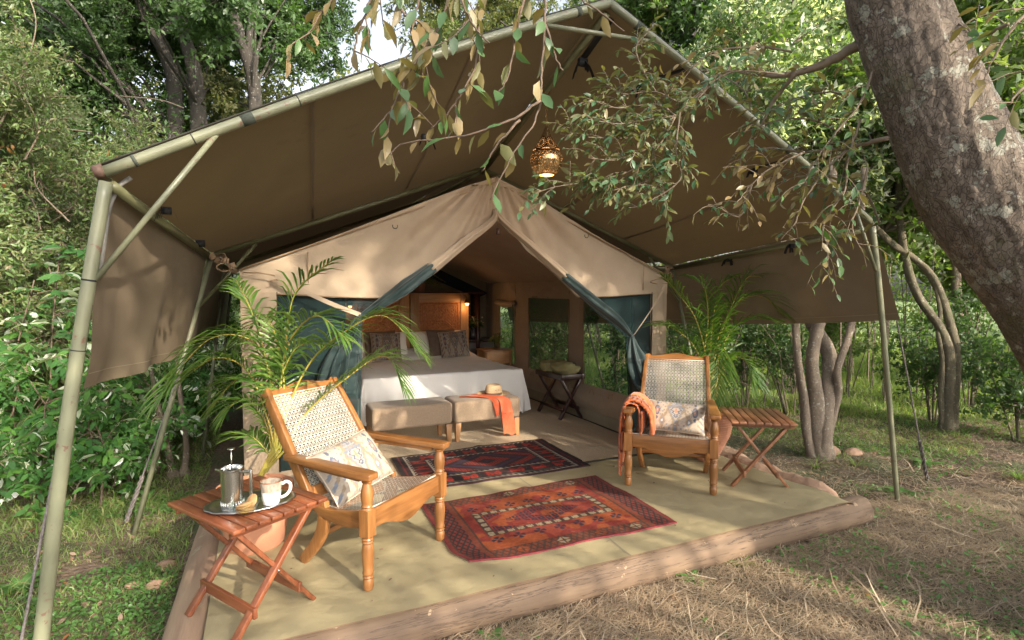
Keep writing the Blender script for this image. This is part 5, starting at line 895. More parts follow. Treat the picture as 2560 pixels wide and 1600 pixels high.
MB().tube(spline([(-.2, -.1, .10), (0, -.05, .15), (.1, -.12, .12), (.3, -.1, .1), (.2, -.18, .04), (0, -.16, .02)], 30), .010, 6, sq=.4).obj('strap', M['bagdark'], t)
MB().tube(spline([(.1, -.2, 0), (.12, -.22, -.2), (.16, -.2, -.28), (.18, -.18, -.05)], 20), .008, 6, sq=.4).obj('hanging_strap', M['bagdark'], t)
# nightstand and dark chest
t = thing('bedside_table', 'brown wooden bedside table with a deep drawer by the window', 'bedside table', (3.42, 8.15, .016))
bev(MB().box((0, 0, .66), (.50, .36, .022)).obj('top', M['oakx'], t), .003); bev(MB().box((0, 0, .545), (.44, .31, .20)).obj('drawer_case', M['oakx'], t), .003)
for sx in (-1, 1):
    for sy in (-1, 1): MB().box((sx * .215, sy * .15, .325), (.042, .042, .648)).obj('leg', M['oakz'], t)
t = thing('small_plant', 'little leafy cutting in a jar on the bedside table', 'plant', (3.42, 8.12, .69)); SMALLPLANT = t
t = thing('dark_chest', 'dark wooden chest in the shadow behind the bed', 'chest', (3.35, 8.85, .016))
bev(MB().box((0, 0, .38), (.55, .42, .74)).obj('body', M['darkx'], t), .01); bev(MB().box((0, 0, .77), (.60, .46, .03)).obj('lid', M['darkx'], t), .006)
t = thing('flower_vase', 'dark vase of pale lilies and roses behind the bed', 'vase', (3.27, 8.72, .80)); FLOW = t
MB().lathe([(0, 0), (.04, 0), (.065, .06), (.06, .12), (.035, .16), (.045, .19)], 20).obj('vase', M['vase'], t, smooth=True)
t = thing('hanging_fern', 'bushy fern in a terracotta pot above the headboard', 'plant', (2.36, 8.75, 1.60)); FERN = t
MB().lathe([(0, 0), (.07, 0), (.09, .13), (.10, .135), (.10, .16), (.085, .16), (.08, .1), (0, .09)], 20).obj('pot', M['terra'], t, smooth=True)
sh = thing('shelf_board', 'dark board behind the headboard carrying the fern', 'shelf', (2.3, 8.75, 1.585)); bev(MB().box((0, 0, 0), (2.2, .40, .03)).obj('board', M['darkx'], sh), .004)
for s in (-1, 1): MB().box((s * 1.02, 0, -.79), (.06, .3, 1.54)).obj('support', M['darkz'], sh)
t = thing('folded_cloth', 'teal cloth folded to a point on top of the headboard', 'cloth', (2.0, 8.62, 1.60)); MB().add([(-.22, 0, 0), (.22, 0, 0), (.02, 0, .11), (-.22, .12, 0), (.22, .12, 0), (.02, .12, .11)], [(0, 1, 2), (3, 5, 4), (0, 2, 5, 3), (1, 4, 5, 2), (0, 3, 4, 1)]).obj('cloth', M['tealcloth'], t)

# ---------------- lantern ----------------
lx, ly, lz = 1.925, 3.6, 2.455
t = thing('hanging_lantern', 'pierced brass teardrop lantern hanging lit from the canopy ridge', 'lantern', (lx, ly, lz))
body = [(.055, 0), (.085, .020), (.110, .055), (.121, .095), (.120, .125), (.108, .155), (.098, .168)]
cone = [(.100, .168), (.102, .176), (.080, .205), (.055, .245), (.036, .285), (.020, .325), (.011, .345), (.008, .352)]
def lmat():
    m, tt, N, L = newmat('pierced_brass'); out = N('ShaderNodeOutputMaterial'); b = N('ShaderNodeBsdfPrincipled'); uv = N('ShaderNodeVertexColor', layer_name='Col')
    L(uv.outputs[0], b.inputs['Base Color']); b.inputs['Metallic'].default_value = .9; b.inputs['Roughness'].default_value = .25
    sp = N('ShaderNodeSeparateColor'); L(uv.outputs[0], sp.inputs[0]); g2 = N('ShaderNodeMath', operation='GREATER_THAN'); g2.inputs[1].default_value = .9; L(sp.outputs[0], g2.inputs[0]); e = N('ShaderNodeEmission'); e.inputs[0].default_value = (1, .42, .13, 1); e.inputs[1].default_value = .9
    ms = N('ShaderNodeMixShader'); L(g2.outputs[0], ms.inputs[0]); L(b.outputs[0], ms.inputs[1]); L(e.outputs[0], ms.inputs[2]); L(ms.outputs[0], out.inputs[0]); return m
M['pierced'] = lmat()
def pierced(prof, name, kind):
    P = np.array(prof); k = np.concatenate([[0], np.cumsum(np.linalg.norm(np.diff(P, axis=0), axis=1))]); k /= k[-1]; n, m = 90, 260
    def f(u, v): r = np.interp(u, k, P[:, 0]); z = np.interp(u, k, P[:, 1]); a = v * 2 * PI; return r * np.cos(a), r * np.sin(a), z
    u, v = np.meshgrid(np.linspace(0, 1, n), np.linspace(0, 1, m), indexing='ij'); u = u.ravel(); v = v.ravel(); col = np.tile([.42, .29, .15], (len(u), 1))
    if kind == 0:
        a = ((v * 8) % 1) - .5; r = np.sqrt((a / .62) ** 2 + ((u - .45) / .52) ** 2); r2 = np.sqrt(((abs(a) - .5) / .62) ** 2 + ((u - .45) / .52) ** 2)
        for q, wd in ((1, .022), (.72, .018), (.45, .018)):
            for rr in (r, r2): mk_ = (np.abs(rr - q) < wd) & (np.sin(np.arctan2(u - .45, a) * 34 * q) > .2) & (u > .08) & (u < .93); col[mk_] = (1, .6, .25)
        col[(np.abs(u - .96) < .02)] = (.1, .06, .03)
    else:
        a = ((v * 6) % 1) - .5; r = np.sqrt((a / .45) ** 2 + ((u - .30) / .25) ** 2)
        for q in (1, .6): col[(np.abs(r - q) < .07) & (u < .75) & (np.sin(np.arctan2(u - .3, a) * 22) > 0)] = (1, .55, .2)
        col[(np.abs(u - .03) < .02) & (np.sin(v * 300) > 0)] = (1, .5, .2); col[(r > 1) & (r < 1.25) & (u < .6)] = (.14, .07, .03)
    return MB().grid(n, m, f).obj(name, M['pierced'], t, smooth=True, col=col)
pierced(body, 'globe', 0); pierced(cone, 'cone_top', 1); MB().lathe([(0, .004), (.054, .003), (.055, 0)], 30).obj('light_disc', M['glow'], t)
MB().lathe([(.055, -.002), (.062, .002), (.057, .006)], 30).obj('rim', M['brass'], t, smooth=True)
b = MB(); zt = 3.06 - lz
for k, z in enumerate(np.arange(.352, zt, .021)): b.tube([(.006 * math.cos(a) * (k % 2), .006 * math.cos(a) * ((k + 1) % 2), z + .010 + .012 * math.sin(a)) for a in np.linspace(0, 2 * PI, 9)], .0018, 4)
b.obj('chain', M['brass'], t); MB().lathe([(.0, zt), (.03, zt), (.025, zt - .02), (.0, zt - .03)], 16).obj('ceiling_cup', M['brass'], t, smooth=True)
l = bpy.data.lights.new('lantern_light', 'POINT'); l.energy = 1.2; l.color = (1, .6, .3); l.shadow_soft_size = .04; lo2 = bpy.data.objects.new('lantern_light', l); COL.objects.link(lo2); lo2.location = (lx, ly, lz - .05)
# ---------------- leaves ----------------
def frame(D, up=None):
    D = nrm(D); n = len(D); U = rng.normal(0, 1, (n, 3)) * .5 + np.array([0, 0, 1.]) if up is None else np.broadcast_to(up, D.shape)
    Sd = nrm(np.cross(D, U)); return D, Sd, nrm(np.cross(Sd, D))
def leaf_arr(P, D, L, W, near=False, droop=.25, up=None):
    """P base points, D directions, L lengths -> vertices and faces"""
    n = len(P); D, Sd, Nn = frame(D, up); L = (np.ones(n) * L)[:, None]; W = (np.ones(n) * W)[:, None]
    if not near:
        fold = .18
        V = np.stack([P, P + D * L * .45 + Sd * W / 2 - Nn * W * fold, P + D * L - Nn * L * droop * .6, P + D * L * .45 - Sd * W / 2 - Nn * W * fold], 1)
        b = np.arange(n)[:, None] * 4; return V.reshape(-1, 3), [np.concatenate([b + [0, 1, 2], b + [0, 2, 3]])]
    m = [P, P + D * L * .33 - Nn * L * droop * .10, P + D * L * .68 - Nn * L * droop * .42, P + D * L - Nn * L * droop]
    V = np.stack([m[0], m[1], m[2], m[3], m[1] + Sd * W * .44 + Nn * W * .10, m[2] + Sd * W * .40 + Nn * W * .10, m[1] - Sd * W * .44 + Nn * W * .10, m[2] - Sd * W * .40 + Nn * W * .10], 1)
    b = np.arange(n)[:, None] * 8
    return V.reshape(-1, 3), [np.concatenate([b + [0, 4, 1], b + [2, 5, 3], b + [0, 1, 6], b + [2, 3, 7]]), np.concatenate([b + [1, 4, 5, 2], b + [1, 2, 7, 6]])]
def put_leaves(name, P, D, L, W, mat, parent, near=False, droop=.25, kind='stuff', up=None):
    V, F = leaf_arr(P, D, L, W, near, droop, up); o = mk(name, V, F, mat, parent, True)
    if kind: o['kind'] = kind
    return o
def clumps(c, r, nc, seed=None, hollow=.0):
    q = rng.normal(0, 1, (nc, 3)); q = nrm(q) * (hollow + (1 - hollow) * rng.random((nc, 1)) ** (1 / 2.2)); return np.array(c) + q * np.array(r)
def cloud(name, c, r, nc, npc, cr, L, mat, parent, near=False, asp=.42, droop=.3, hollow=.3, down=.25, zmin=None, flat=.7, noise_cut=None, mats=None):
    """leaf clumps through an ellipsoid; each clump is a spray of leaves along short twiglets"""
    C = clumps(c, r, nc, hollow=hollow)
    if zmin is not None: C = C[C[:, 2] > zmin]
    if noise_cut is not None:
        k = vnoise(C[:, 0] * noise_cut[0] + 31, C[:, 2] * noise_cut[0] + C[:, 1] * .7 + 17, 7, 2) > noise_cut[1]; C = C[k]
    n = len(C); ax = nrm(rng.normal(0, 1, (n, 3)) * [1, 1, .6] - [0, 0, down]); t_ = rng.random((n, npc, 1)); P = C[:, None] + ax[:, None] * (t_ - .3) * cr * 1.8 + rng.normal(0, cr * .30, (n, npc, 3)) * [1, 1, flat]
    D = ax[:, None] * .7 + rng.normal(0, .75, (n, npc, 3)) - [0, 0, down]; P = P.reshape(-1, 3); D = D.reshape(-1, 3); k = P[:, 2] > G + .02; P = P[k]; D = D[k]
    l_ = L * rng.uniform(.6, 1.25, len(P)); return put_leaves(name, P, D, l_, l_ * asp, M[mat] if isinstance(mat, str) else mat, parent, near, droop), C
def branchy(name, C, root, mat, parent, r0=.03, frac=1., seg=5, r1=.004):
    """limbs from the root up to clump centres"""
    b = MB(); root = np.array(root, float)
    for c in C[: int(len(C) * frac)]:
        s = rng.random() * .3; a = root + (c - root) * s * .3 + [0, 0, (c - root)[2] * .25 * s]; mid = a * .45 + c * .55 + rng.normal(0, .08, 3) * np.linalg.norm(c - a) * [1, 1, .5]; mid[2] -= .05 * np.linalg.norm(c - a)
        b.tube(spline([a, mid, c], 6), np.linspace(r0, r1, 6) * rng.uniform(.5, 1), 5, cap=False)
    o = b.obj(name, M[mat], parent, True, smooth=True); return o
def trunkobj(P, r, mat, parent, name='trunk', seg=12, n=None, taper=.55, flare=1.35):
    P = np.array(P, float); n = n or len(P) * 8; Q = spline(P, n); rr = np.linspace(1, taper, n) * r; rr[: n // 8] *= np.linspace(flare, 1, n // 8) if n // 8 else 1
    ph = rng.random(3) * 6; s_ = int(rng.integers(100)); gn = np.random.default_rng(s_).normal(0, .04, (n, seg)); 
    return MB().tube(Q, rr, seg, wob=lambda a, i: .06 * np.sin(a * 2 + ph[0] + i * .25) + .05 * np.sin(a * 3 + ph[1] - i * .17) + gn[i]).obj(name, M[mat], parent, True, smooth=True)
NLEAF = [0]
leafmesh = {}
def single_leaf(key, mat, near_shape=(1, .42), droop=.25):
    if key not in leafmesh:
        V, F = leaf_arr(np.zeros((1, 3)), np.array([[0, 1., 0]]), 1, near_shape[1], True, droop, up=np.array([0, 0, 1.])); leafmesh[key] = rawmesh('leaf', V, F, M[mat])
    return leafmesh[key]
def leaf_objs(P, D, L, key, parent, rl):
    """separate leaf objects sharing one mesh"""
    D, Sd, Nn = frame(D)
    for p, d, s, n_, l in zip(P, D, Sd, Nn, np.ones(len(P)) * L):
        me = leafmesh[key[int(rng.integers(len(key)))] if isinstance(key, list) else key]; o = link('leaf', me, parent); m = Matrix(((s[0], d[0], n_[0]), (s[1], d[1], n_[1]), (s[2], d[2], n_[2]))) @ Matrix.Diagonal((l * rng.uniform(.8, 1.2), l, l))
        o.matrix_basis = Matrix.Translation(Vector(p) - rl) @ m.to_4x4()
for k, mt, wd, dr in (('near1', 'lf_near', .46, .22), ('near2', 'lf_near', .38, .4), ('near3', 'lf_tan', .44, .3), ('near4', 'lf_near', .42, -.1), ('laur1', 'lf_laurel', .40, .3), ('laur2', 'lf_laurel', .46, .15), ('laur3', 'lf_laurel', .36, .5)): single_leaf(k, mt, (1, wd), dr)

# ---------------- leafy branches: one mesh each, shared by many branches ----------------
BRM = {}
def leafy(key, length, L, lmat, nside=16, nsub=5, nleaf=9, near=False, asp=.42, droop=.35, bmat='barkd', dry=0, r0=.02, bushy=.55, var=2):
    ms = []
    for v_ in range(var):
        b = MB(); n = 14; ax = spline([(0, 0, 0), (rng.normal(0, .06) * length, rng.normal(0, .06) * length, length * .35), (rng.normal(0, .1) * length, rng.normal(0, .1) * length, length * .7), (rng.normal(0, .16) * length, rng.normal(0, .16) * length, length * .95)], n); b.tube(ax, np.linspace(r0, r0 * .2, n), 5, cap=False); PP, DD = [], []
        for k in range(nside):
            s = .12 + .88 * (k + rng.random()) / nside; p = ax[min(n - 1, int(s * (n - 1)))]; a = rng.uniform(0, 6.28); d = nrm(np.array([math.cos(a), math.sin(a), rng.uniform(-.1, .8)])); l = length * bushy * (1 - .45 * s) * rng.uniform(.5, 1.1); q = spline([p, p + d * l * .5 + rng.normal(0, .05, 3) * l, p + d * l + [0, 0, -.06 * l]], 7); b.tube(q, np.linspace(r0 * .38, r0 * .1, 7), 4, cap=False)
            for j in range(nsub):
                s2 = .25 + .75 * (j + rng.random()) / nsub; p2 = q[min(6, int(s2 * 6))]; d2 = nrm(d * .7 + rng.normal(0, .75, 3)); l2 = length * .17 * rng.uniform(.5, 1.2); q2 = np.array([p2, p2 + d2 * l2 * .5, p2 + d2 * l2 - [0, 0, l2 * .15]]); b.tube(q2, r0 * .07, 3, cap=False)
                t_ = rng.random((nleaf, 1)) ** .8; PP.append(p2 + d2 * l2 * (t_ * 1.05) + rng.normal(0, L * .25, (nleaf, 3))); DD.append(d2 * .6 + rng.normal(0, .7, (nleaf, 3)) - [0, 0, 0])
        P = np.concatenate(PP); D = np.concatenate(DD); l_ = L * rng.uniform(.6, 1.3, len(P)); V, F = leaf_arr(P, D, l_, l_ * asp, near, droop); nv = sum(len(x) for x in b.V); BV = np.concatenate(b.V); fl = []; fm = []
        for k, f in b.F.items(): fl.append(np.array(f)); fm.append(np.zeros(len(f), int))
        for f in F: fl.append(f + nv); fm.append((rng.random(len(f)) < dry).astype(int) * 1 + 1 if (dry and not near) else np.ones(len(f), int))
        ms.append(rawmesh('leafy_branch', np.concatenate([BV, V]), fl, [M[bmat], M[lmat], M['lf_dry']], fm=np.concatenate(fm)))
    BRM[key] = ms
def place(t, key, base, d, sc=1., name='leafy_branch'):
    me = BRM[key][int(rng.integers(len(BRM[key])))]; o = link(name, me, t); q = Vector(d).to_track_quat('Z', 'Y').to_matrix().to_4x4()
    o.matrix_basis = Matrix.Translation(Vector(base) - t.location) @ q @ Matrix.Rotation(rng.uniform(0, 6.28), 4, 'Z') @ Matrix.Scale(sc, 4); return o
def crownof(t, key, c, r, n, root, length, out=.6, hang=.15, hollow=.25, zmin=None, limbs=.4, bmat='barkd', lr=.05, cut=None, box=None):
    """branches filling an ellipsoid, growing away from the root"""
    C = clumps(c, r, n, hollow=hollow); root = np.array(root, float); b = MB(); any_ = False
    if cut is not None: C = C[vnoise(C[:, 0] * cut[0] + 31, C[:, 2] * cut[0] + C[:, 1] * .5 + 17, 7, 2) > cut[1]]
    for p in C:
        if zmin is not None and p[2] < zmin: continue
        d = nrm(nrm(p - root) * out + nrm(p - np.array(c)) * .35 + rng.normal(0, .35, 3) - [0, 0, hang]); sc = rng.uniform(.75, 1.2); bs = p - d * length * sc * .5; place(t, key, bs, d, sc)
        if rng.random() < limbs:
            m_ = (root + bs) / 2 + rng.normal(0, .12, 3) * np.linalg.norm(bs - root); m_[2] += .08 * np.linalg.norm(bs - root); b.tube(spline([root, m_, bs], 8), np.linspace(lr, lr * .3, 8), 6, cap=False); any_ = True
    if any_: b.obj('limbs', M[bmat], t, True, smooth=True)
leafy('dark', 2.2, .15, 'lf_dark', 20, 6, 11, r0=.035)
leafy('olive', 2.0, .13, 'lf_olive', 20, 6, 11, r0=.03)
leafy('airy', 2.2, .13, 'lf_olive', 15, 4, 6, r0=.02, var=3)
leafy('lime', 1.7, .12, 'lf_lime', 20, 6, 11, r0=.028, bmat='bark2')
leafy('mid', 1.5, .10, 'lf_mid', 20, 6, 10, r0=.022, bmat='bark2')
leafy('bush', .95, .055, 'lf_bush', 17, 6, 9, near=True, asp=.32, r0=.010, bmat='twigg', var=4, droop=.3)
leafy('bushd', .95, .075, 'lf_dry', 6, 2, 2, near=True, asp=.36, r0=.008, bmat='twigg', var=1)
leafy('under', .7, .08, 'lf_laurel', 12, 4, 6, near=True, asp=.45, r0=.008, bmat='twigg', var=3)
leafy('sap', .75, .065, 'lf_dark', 12, 4, 5, near=True, asp=.5, r0=.007, bmat='twigg', var=2, bushy=.4)
leafy('sapl', .75, .07, 'lf_lime', 12, 4, 5, near=True, asp=.45, r0=.007, bmat='twigg', var=2, bushy=.4)
# ---------------- the big leaning tree and its branches ----------------
T0 = np.array(BK['TRUNK']); base = T0[-1].copy(); base[2] = G
big = thing('leaning_tree', 'thick leaning lichen spotted tree in the right foreground with leafy branches hanging over the canopy', 'tree', tuple(base))
Pt = np.concatenate([[base + [.05, -.05, -.1]], T0[::-1]]); n = 300; Q = spline(Pt, n); tt = np.linspace(0, 1, n)
rad = np.interp(tt, [0, .1, .25, .5, .62, .8, 1], [.42, .34, .262, .238, .205, .165, .13]); seg = 150
an = np.linspace(0, 2 * PI, seg, endpoint=False)
sl_ = np.concatenate([[0], np.cumsum(np.linalg.norm(np.diff(Q, axis=0), axis=1))])
bn = np.stack([vnoise(np.cos(an) * 2.2 + 9, np.sin(an) * 2.2 + z * 1.5 + 9, 5, 3) for z in sl_]); bf = np.stack([vnoise(np.cos(an) * 9 + 20 + z * 3, np.sin(an) * 9 + z * 16 + 20, 11, 4) for z in sl_]); bc = np.abs(np.stack([vnoise(np.cos(an) * 7 + 20 + z * 2, np.sin(an) * 7 + z * 5 + 20, 31, 3) for z in sl_]))
MB().tube(Q, rad, seg, wob=lambda a, i: .055 * bn[i] + .020 * bf[i] - .035 * np.exp(-(bc[i] / .07) ** 2) + .03 * np.sin(a * 2 + i * .02)).obj('trunk', M['bark'], big, True, smooth=True)
brl = Vector(big.location)
def twigline(P, r0, r1, mat, name='branch', parent=None):
    n = max(8, len(P) * 5); Q = spline(P, n); k = rng.normal(0, .0016, Q.shape); k[0] = 0; Q = Q + k * (r0 > .004); return MB().tube(Q, np.linspace(r0, r1, n), 7, wob=lambda a, i: .15 * np.sin(i * 1.9 + a)).obj(name, M[mat], parent or big, True, smooth=True), Q
def along(Q, step, s0=.15):
    d = np.concatenate([[0], np.cumsum(np.linalg.norm(np.diff(Q, axis=0), axis=1))]); s = np.arange(d[-1] * s0, d[-1], step); P = np.stack([np.interp(s, d, Q[:, k]) for k in range(3)], -1); T = nrm(np.stack([np.interp(s + .01, d, Q[:, k]) for k in range(3)], -1) - P + 1e-6); return P, T
# near hanging twigs: every leaf is its own piece
for i, l in enumerate(BK['NEAR']):
    o, Q = twigline(l, .0045, .0018, 'twig', 'twig'); P, T = along(Q, .046 if i < 4 else .034, .25)
    sgn = np.where(np.arange(len(P)) % 2, 1, -1)[:, None]; sd_ = nrm(np.cross(T, [0, 0, 1.])) ; D = T * .55 + sd_ * sgn * .75 + rng.normal(0, .35, P.shape) - [0, 0, .55]
    P = P + nrm(D) * .008; kk = rng.random(len(P)) < (.95 if i in (4, 5, 7, 8, 9) else .8); leaf_objs(P[kk], D[kk], rng.uniform(.05, .085, kk.sum()), ['near1', 'near2', 'near3', 'near4', 'near1'] if i > 2 else ['near1', 'near2', 'near4', 'near1', 'near3'], o, brl)
    if i in (4, 5, 6, 8, 9, 11, 12):
        for q in P[::3]:
            e = q + rng.normal(0, .06, 3) + [0, 0, -.06]; o2, Q2 = twigline([q, (q + e) / 2 + rng.normal(0, .01, 3), e], .0022, .0012, 'twig', 'twig'); P2, T2 = along(Q2, .03, .3)
            if len(P2): leaf_objs(P2, T2 + rng.normal(0, .5, P2.shape) - [0, 0, .5], rng.uniform(.05, .085, len(P2)), ['near1', 'near3', 'near2', 'near3'], o2, brl)
def spray(l, r0, mat, lmat, L, step, side=3, slen=.22, asp=.42, droopy=.5, gd_=.35, twmat='twigg', sub=True):
    o, Q = twigline(l, r0, .002, twmat); P, T = along(Q, .07, .1); PP, DD = [], []; b = MB()
    for p, t_ in zip(P, T):
        for _ in range(side):
            d = nrm(t_ * .8 + rng.normal(0, .7, 3) - [0, 0, .35 * droopy]); ln = slen * rng.uniform(.4, 1.1); e = p + d * ln; m_ = (p + e) / 2 + [0, 0, .02]; q = spline([p, m_, e - [0, 0, ln * .2 * droopy]], 6); b.tube(q, np.linspace(.0022, .001, 6), 4, cap=False)
            a, tt_ = along(q, step, .15); s_ = np.where(np.arange(len(a)) % 2, 1, -1)[:, None]; PP.append(a); DD.append(tt_ * .7 + nrm(np.cross(tt_, [0, 0, 1.])) * s_ * .8 + rng.normal(0, .35, a.shape) - [0, 0, droopy])
    P2 = np.concatenate(PP); D2 = np.concatenate(DD); b.obj('twig', M[twmat], o, True)['kind'] = 'stuff'
    l_ = L * rng.uniform(.6, 1.3, len(P2)); put_leaves('leaves', P2, D2, l_, l_ * asp, M[lmat], o, True, .25)
for l in BK['FINE']: spray(l, .004, 'twig', 'lf_fine', .048, .016, 3, .17, asp=.40, droopy=.2)
for i, l in enumerate(BK['MED']): spray(l, (.028, .013, .012, .012)[i] if i < 4 else .006, 'twig', 'lf_near' if i % 5 else 'lf_tan', .060, .045, 1 if i in (0, 2, 14, 15, 16) else 2, .19, asp=.40, droopy=.25)

# crown over and behind the camera (throws the dappled shade); limbs reach up from the leaning trunk
top = Q0 = Pt[-1]
def crown(label_parent, blobs, L, mat, root, zmin=None, branches=True, npc=16, cr=.32, near=False, cut=None, asp=.45):
    for c, r, nc in blobs:
        o, C = cloud('crown', c, r, nc, npc, cr, L, mat, label_parent, near, asp, noise_cut=cut)
        if branches and len(C): branchy('limbs', C, root, 'barkd' if branches is True else branches, label_parent, r0=.05, frac=.22)
big_top = T0[0]
crownof(big, 'airy', (6.4, -1.9, 6.0), (2.0, 2.2, 1.3), 12, big_top, 2.0, limbs=.35); crownof(big, 'airy', (2.6, -1.2, 7.6), (2.6, 1.6, .8), 7, big_top, 2.0, limbs=.25)
for (x, y, lab, bl) in [  # unseen trees added behind the camera to break the sun into dapples
    (7.5, -8.5, 'tall leafy tree, unseen behind the camera to the right, added to dapple the sunlight', SHADE[0]),
    (1.0, -9.5, 'broad leafy tree, unseen behind the camera, added to dapple the sunlight', SHADE[1]),
    (12.5, -5.5, 'leafy tree, unseen behind the camera far to the right, added to dapple the sunlight', SHADE[2])]:
    t = thing('unseen_shade_tree', lab, 'tree', (x, y, G)); trunkobj([(x, y, G - .1), (x + .2, y + .2, 1.5), (x - .1, y + .4, 3.2), (x, y + .6, 4.6)], .2, 'barkd', t)
    for c, r, n in bl: crownof(t, 'airy', c, r, n, (x, y + .4, 2.4), 2.2, limbs=.2)
# ---------------- potted palms ----------------
def palm(label, stems, rootc, parent_loc, lmax=.30, width=.020, npair=34, pot=None):
    t = thing('potted_palm', label, 'palm', parent_loc, group='potted palms by the tent')
    for si, l in enumerate(stems):
        P = spline(np.array(l), 50); P[:3] += (np.array(rootc) - P[0])[None] * np.array([[1], [.6], [.3]]); st = MB().tube(P, np.linspace(.0085, .0015, 50), 6, cap=False).obj('frond', M['palmstem'], t, True, smooth=True)
        d = np.concatenate([[0], np.cumsum(np.linalg.norm(np.diff(P, axis=0), axis=1))]); Lt = d[-1]; s = np.linspace(.42 if len(l) > 3 else .5, .995, npair); PP = np.stack([np.interp(s * Lt, d, P[:, k]) for k in range(3)], -1); T = nrm(np.stack([np.interp(s * Lt + .02, d, P[:, k]) for k in range(3)], -1) - np.stack([np.interp(s * Lt - .02, d, P[:, k]) for k in range(3)], -1))
        T[-1] = T[-2]; Sd = nrm(np.cross(T, [0, 0, 1.]) + 1e-4); Up = np.cross(Sd, T); V = []; F = []; c = 0; k_ = (s - s[0]) / (s[-1] - s[0]); ln = lmax * (Lt / 1.1) ** .5 * np.sin(np.clip(.25 + k_ * .72, 0, 1) * PI) ** .7 * 1.0 + .05
        for sg in (-1, 1):
            for p, tt_, sd_, up, L_, kk in zip(PP, T, Sd, Up, ln, k_):
                L_ *= rng.uniform(.85, 1.1); dd = nrm(tt_ * (.55 + .5 * kk) + sd_ * sg * (.85 - .35 * kk) + up * .32 + rng.normal(0, .07, 3)); q = []
                for j, f in enumerate((0, .3, .62, 1.)): q.append(p + dd * L_ * f - np.array([0, 0, 1]) * L_ * .42 * f ** 2.2)
                wv = nrm(np.cross(dd, up)); W_ = np.array([.35, 1, .8, .02]) * width / 2
                for j in range(4): V += [q[j] + wv * W_[j], q[j] - [0, 0, .12 * W_[j]] + up * -W_[j] * .5, q[j] - wv * W_[j]]
                for j in range(3): a = c + j * 3; F += [(a, a + 1, a + 4, a + 3), (a + 1, a + 2, a + 5, a + 4)]
                c += 12
        o = mk('leaflets', np.array(V), [np.array(F)], M['palm'], st, True); o['kind'] = 'stuff'
    return t
PLr = (-.055, 3.76, .40)
t1 = palm('potted palm with arching fronds in the smooth pot behind the left armchair', BK['PALML'], PLr, (-.055, 3.76, .37), lmax=.25, width=.016, npair=26)
pR = np.array([3.83, 3.92, .42])
t2 = palm('potted palm in the ribbed pot behind the right armchair', [[list(np.array(q) + [0, 0, 0]) for q in l] for l in BK['PALMR']], pR, tuple(pR), lmax=.30, width=.018, npair=26)
def stones(parent, c, r, n, s):
    for k in range(n):
        a = rng.uniform(0, 6.28); e = r * math.sqrt(rng.random()); b = MB(); sc_ = s * rng.uniform(.6, 1.2); sd0 = int(rng.integers(1000))
        b.grid(9, 7, lambda u, v: (c[0] + e * math.cos(a) + sc_ * np.cos(u * 2 * PI) * np.sin(v * PI) * (1 + .2 * np.sin(u * 2 * PI * 2 + sd0)), c[1] + e * math.sin(a) + sc_ * np.sin(u * 2 * PI) * np.sin(v * PI), c[2] + sc_ * .6 * np.cos(v * PI))); b.obj('stone', M['stone'], parent, True, smooth=True)
t = thing('terracotta_pot', 'smooth wide terracotta pot with stones behind the coffee table', 'flower pot', (-.055, 3.76, .014))
MB().lathe([(0, 0), (.155, 0), (.17, .02), (.195, .18), (.215, .33), (.228, .335), (.232, .37), (.222, .378), (.208, .37), (.200, .30), (0, .31)], 44).obj('pot', M['terra'], t, smooth=True).modifiers.new('e', 'EDGE_SPLIT'); stones(t, (-.055, 3.76, .33), .18, 34, .032)
t = thing('terracotta_pot', 'tall ribbed terracotta pot behind the right armchair', 'flower pot', (3.83, 3.92, .014)); pr = []
for k in range(61): z = k / 60 * .43; r = np.interp(z, [0, .1, .25, .36, .43], [.09, .135, .205, .225, .218]); pr.append((r + .0045 * math.sin(k * PI / 1.5), z))
pr = [(0, 0)] + pr + [(.235, .44), (.235, .465), (.21, .465), (.20, .40), (0, .41)]; MB().lathe(pr, 44).obj('pot', M['terra'], t, smooth=True); stones(t, (3.83, 3.92, .43), .17, 30, .026)
# fern, flowers, cutting
def tuft(parent, c, n, L, arch, mat, lf, np_=16, w_=.012, zr=(.2, 1)):
    V = []; PP, DD = [], []
    b = MB()
    for k in range(n):
        a = rng.uniform(0, 6.28); h = rng.uniform(*zr); e = np.array([math.cos(a), math.sin(a), 0]); l = L * rng.uniform(.6, 1.1); q = spline([c, c + e * l * .4 + [0, 0, l * .5 * h], c + e * l * arch + [0, 0, l * (.5 * h - .3)]], 14); b.tube(q, .0015, 4, cap=False); T = nrm(np.gradient(q, axis=0)); s_ = nrm(np.cross(T, [0, 0, 1.]))
        for sg in (-1, 1): PP.append(q[2:]); DD.append(s_[2:] * sg + T[2:] * .3)
    b.obj('stems', M['palmstem'], parent, True)['kind'] = 'stuff'; P = np.concatenate(PP); put_leaves('leaves', P, np.concatenate(DD), lf, w_, M[mat], parent, False, .3)
tuft(FERN, np.array([2.36, 8.75, 1.74]), 40, .42, 1.0, 'lf_dark', .05, w_=.016)
tuft(FLOW, np.array([3.27, 8.72, .98]), 22, .24, .7, 'lf_dark', .06, w_=.02, zr=(.8, 2)); P = np.array([3.27, 8.72, 1.16]) + rng.normal(0, .09, (60, 3)); put_leaves('blooms', P, rng.normal(0, 1, (60, 3)), .04, .035, M['flower'], FLOW)
tuft(SMALLPLANT, np.array([3.44, 8.12, .76]), 14, .22, .7, 'lf_lime', .035, w_=.02, zr=(.8, 2)); MB().lathe([(0, 0), (.03, 0), (.03, .07), (.024, .085)], 14).obj('jar', M['glass'], SMALLPLANT, smooth=True)

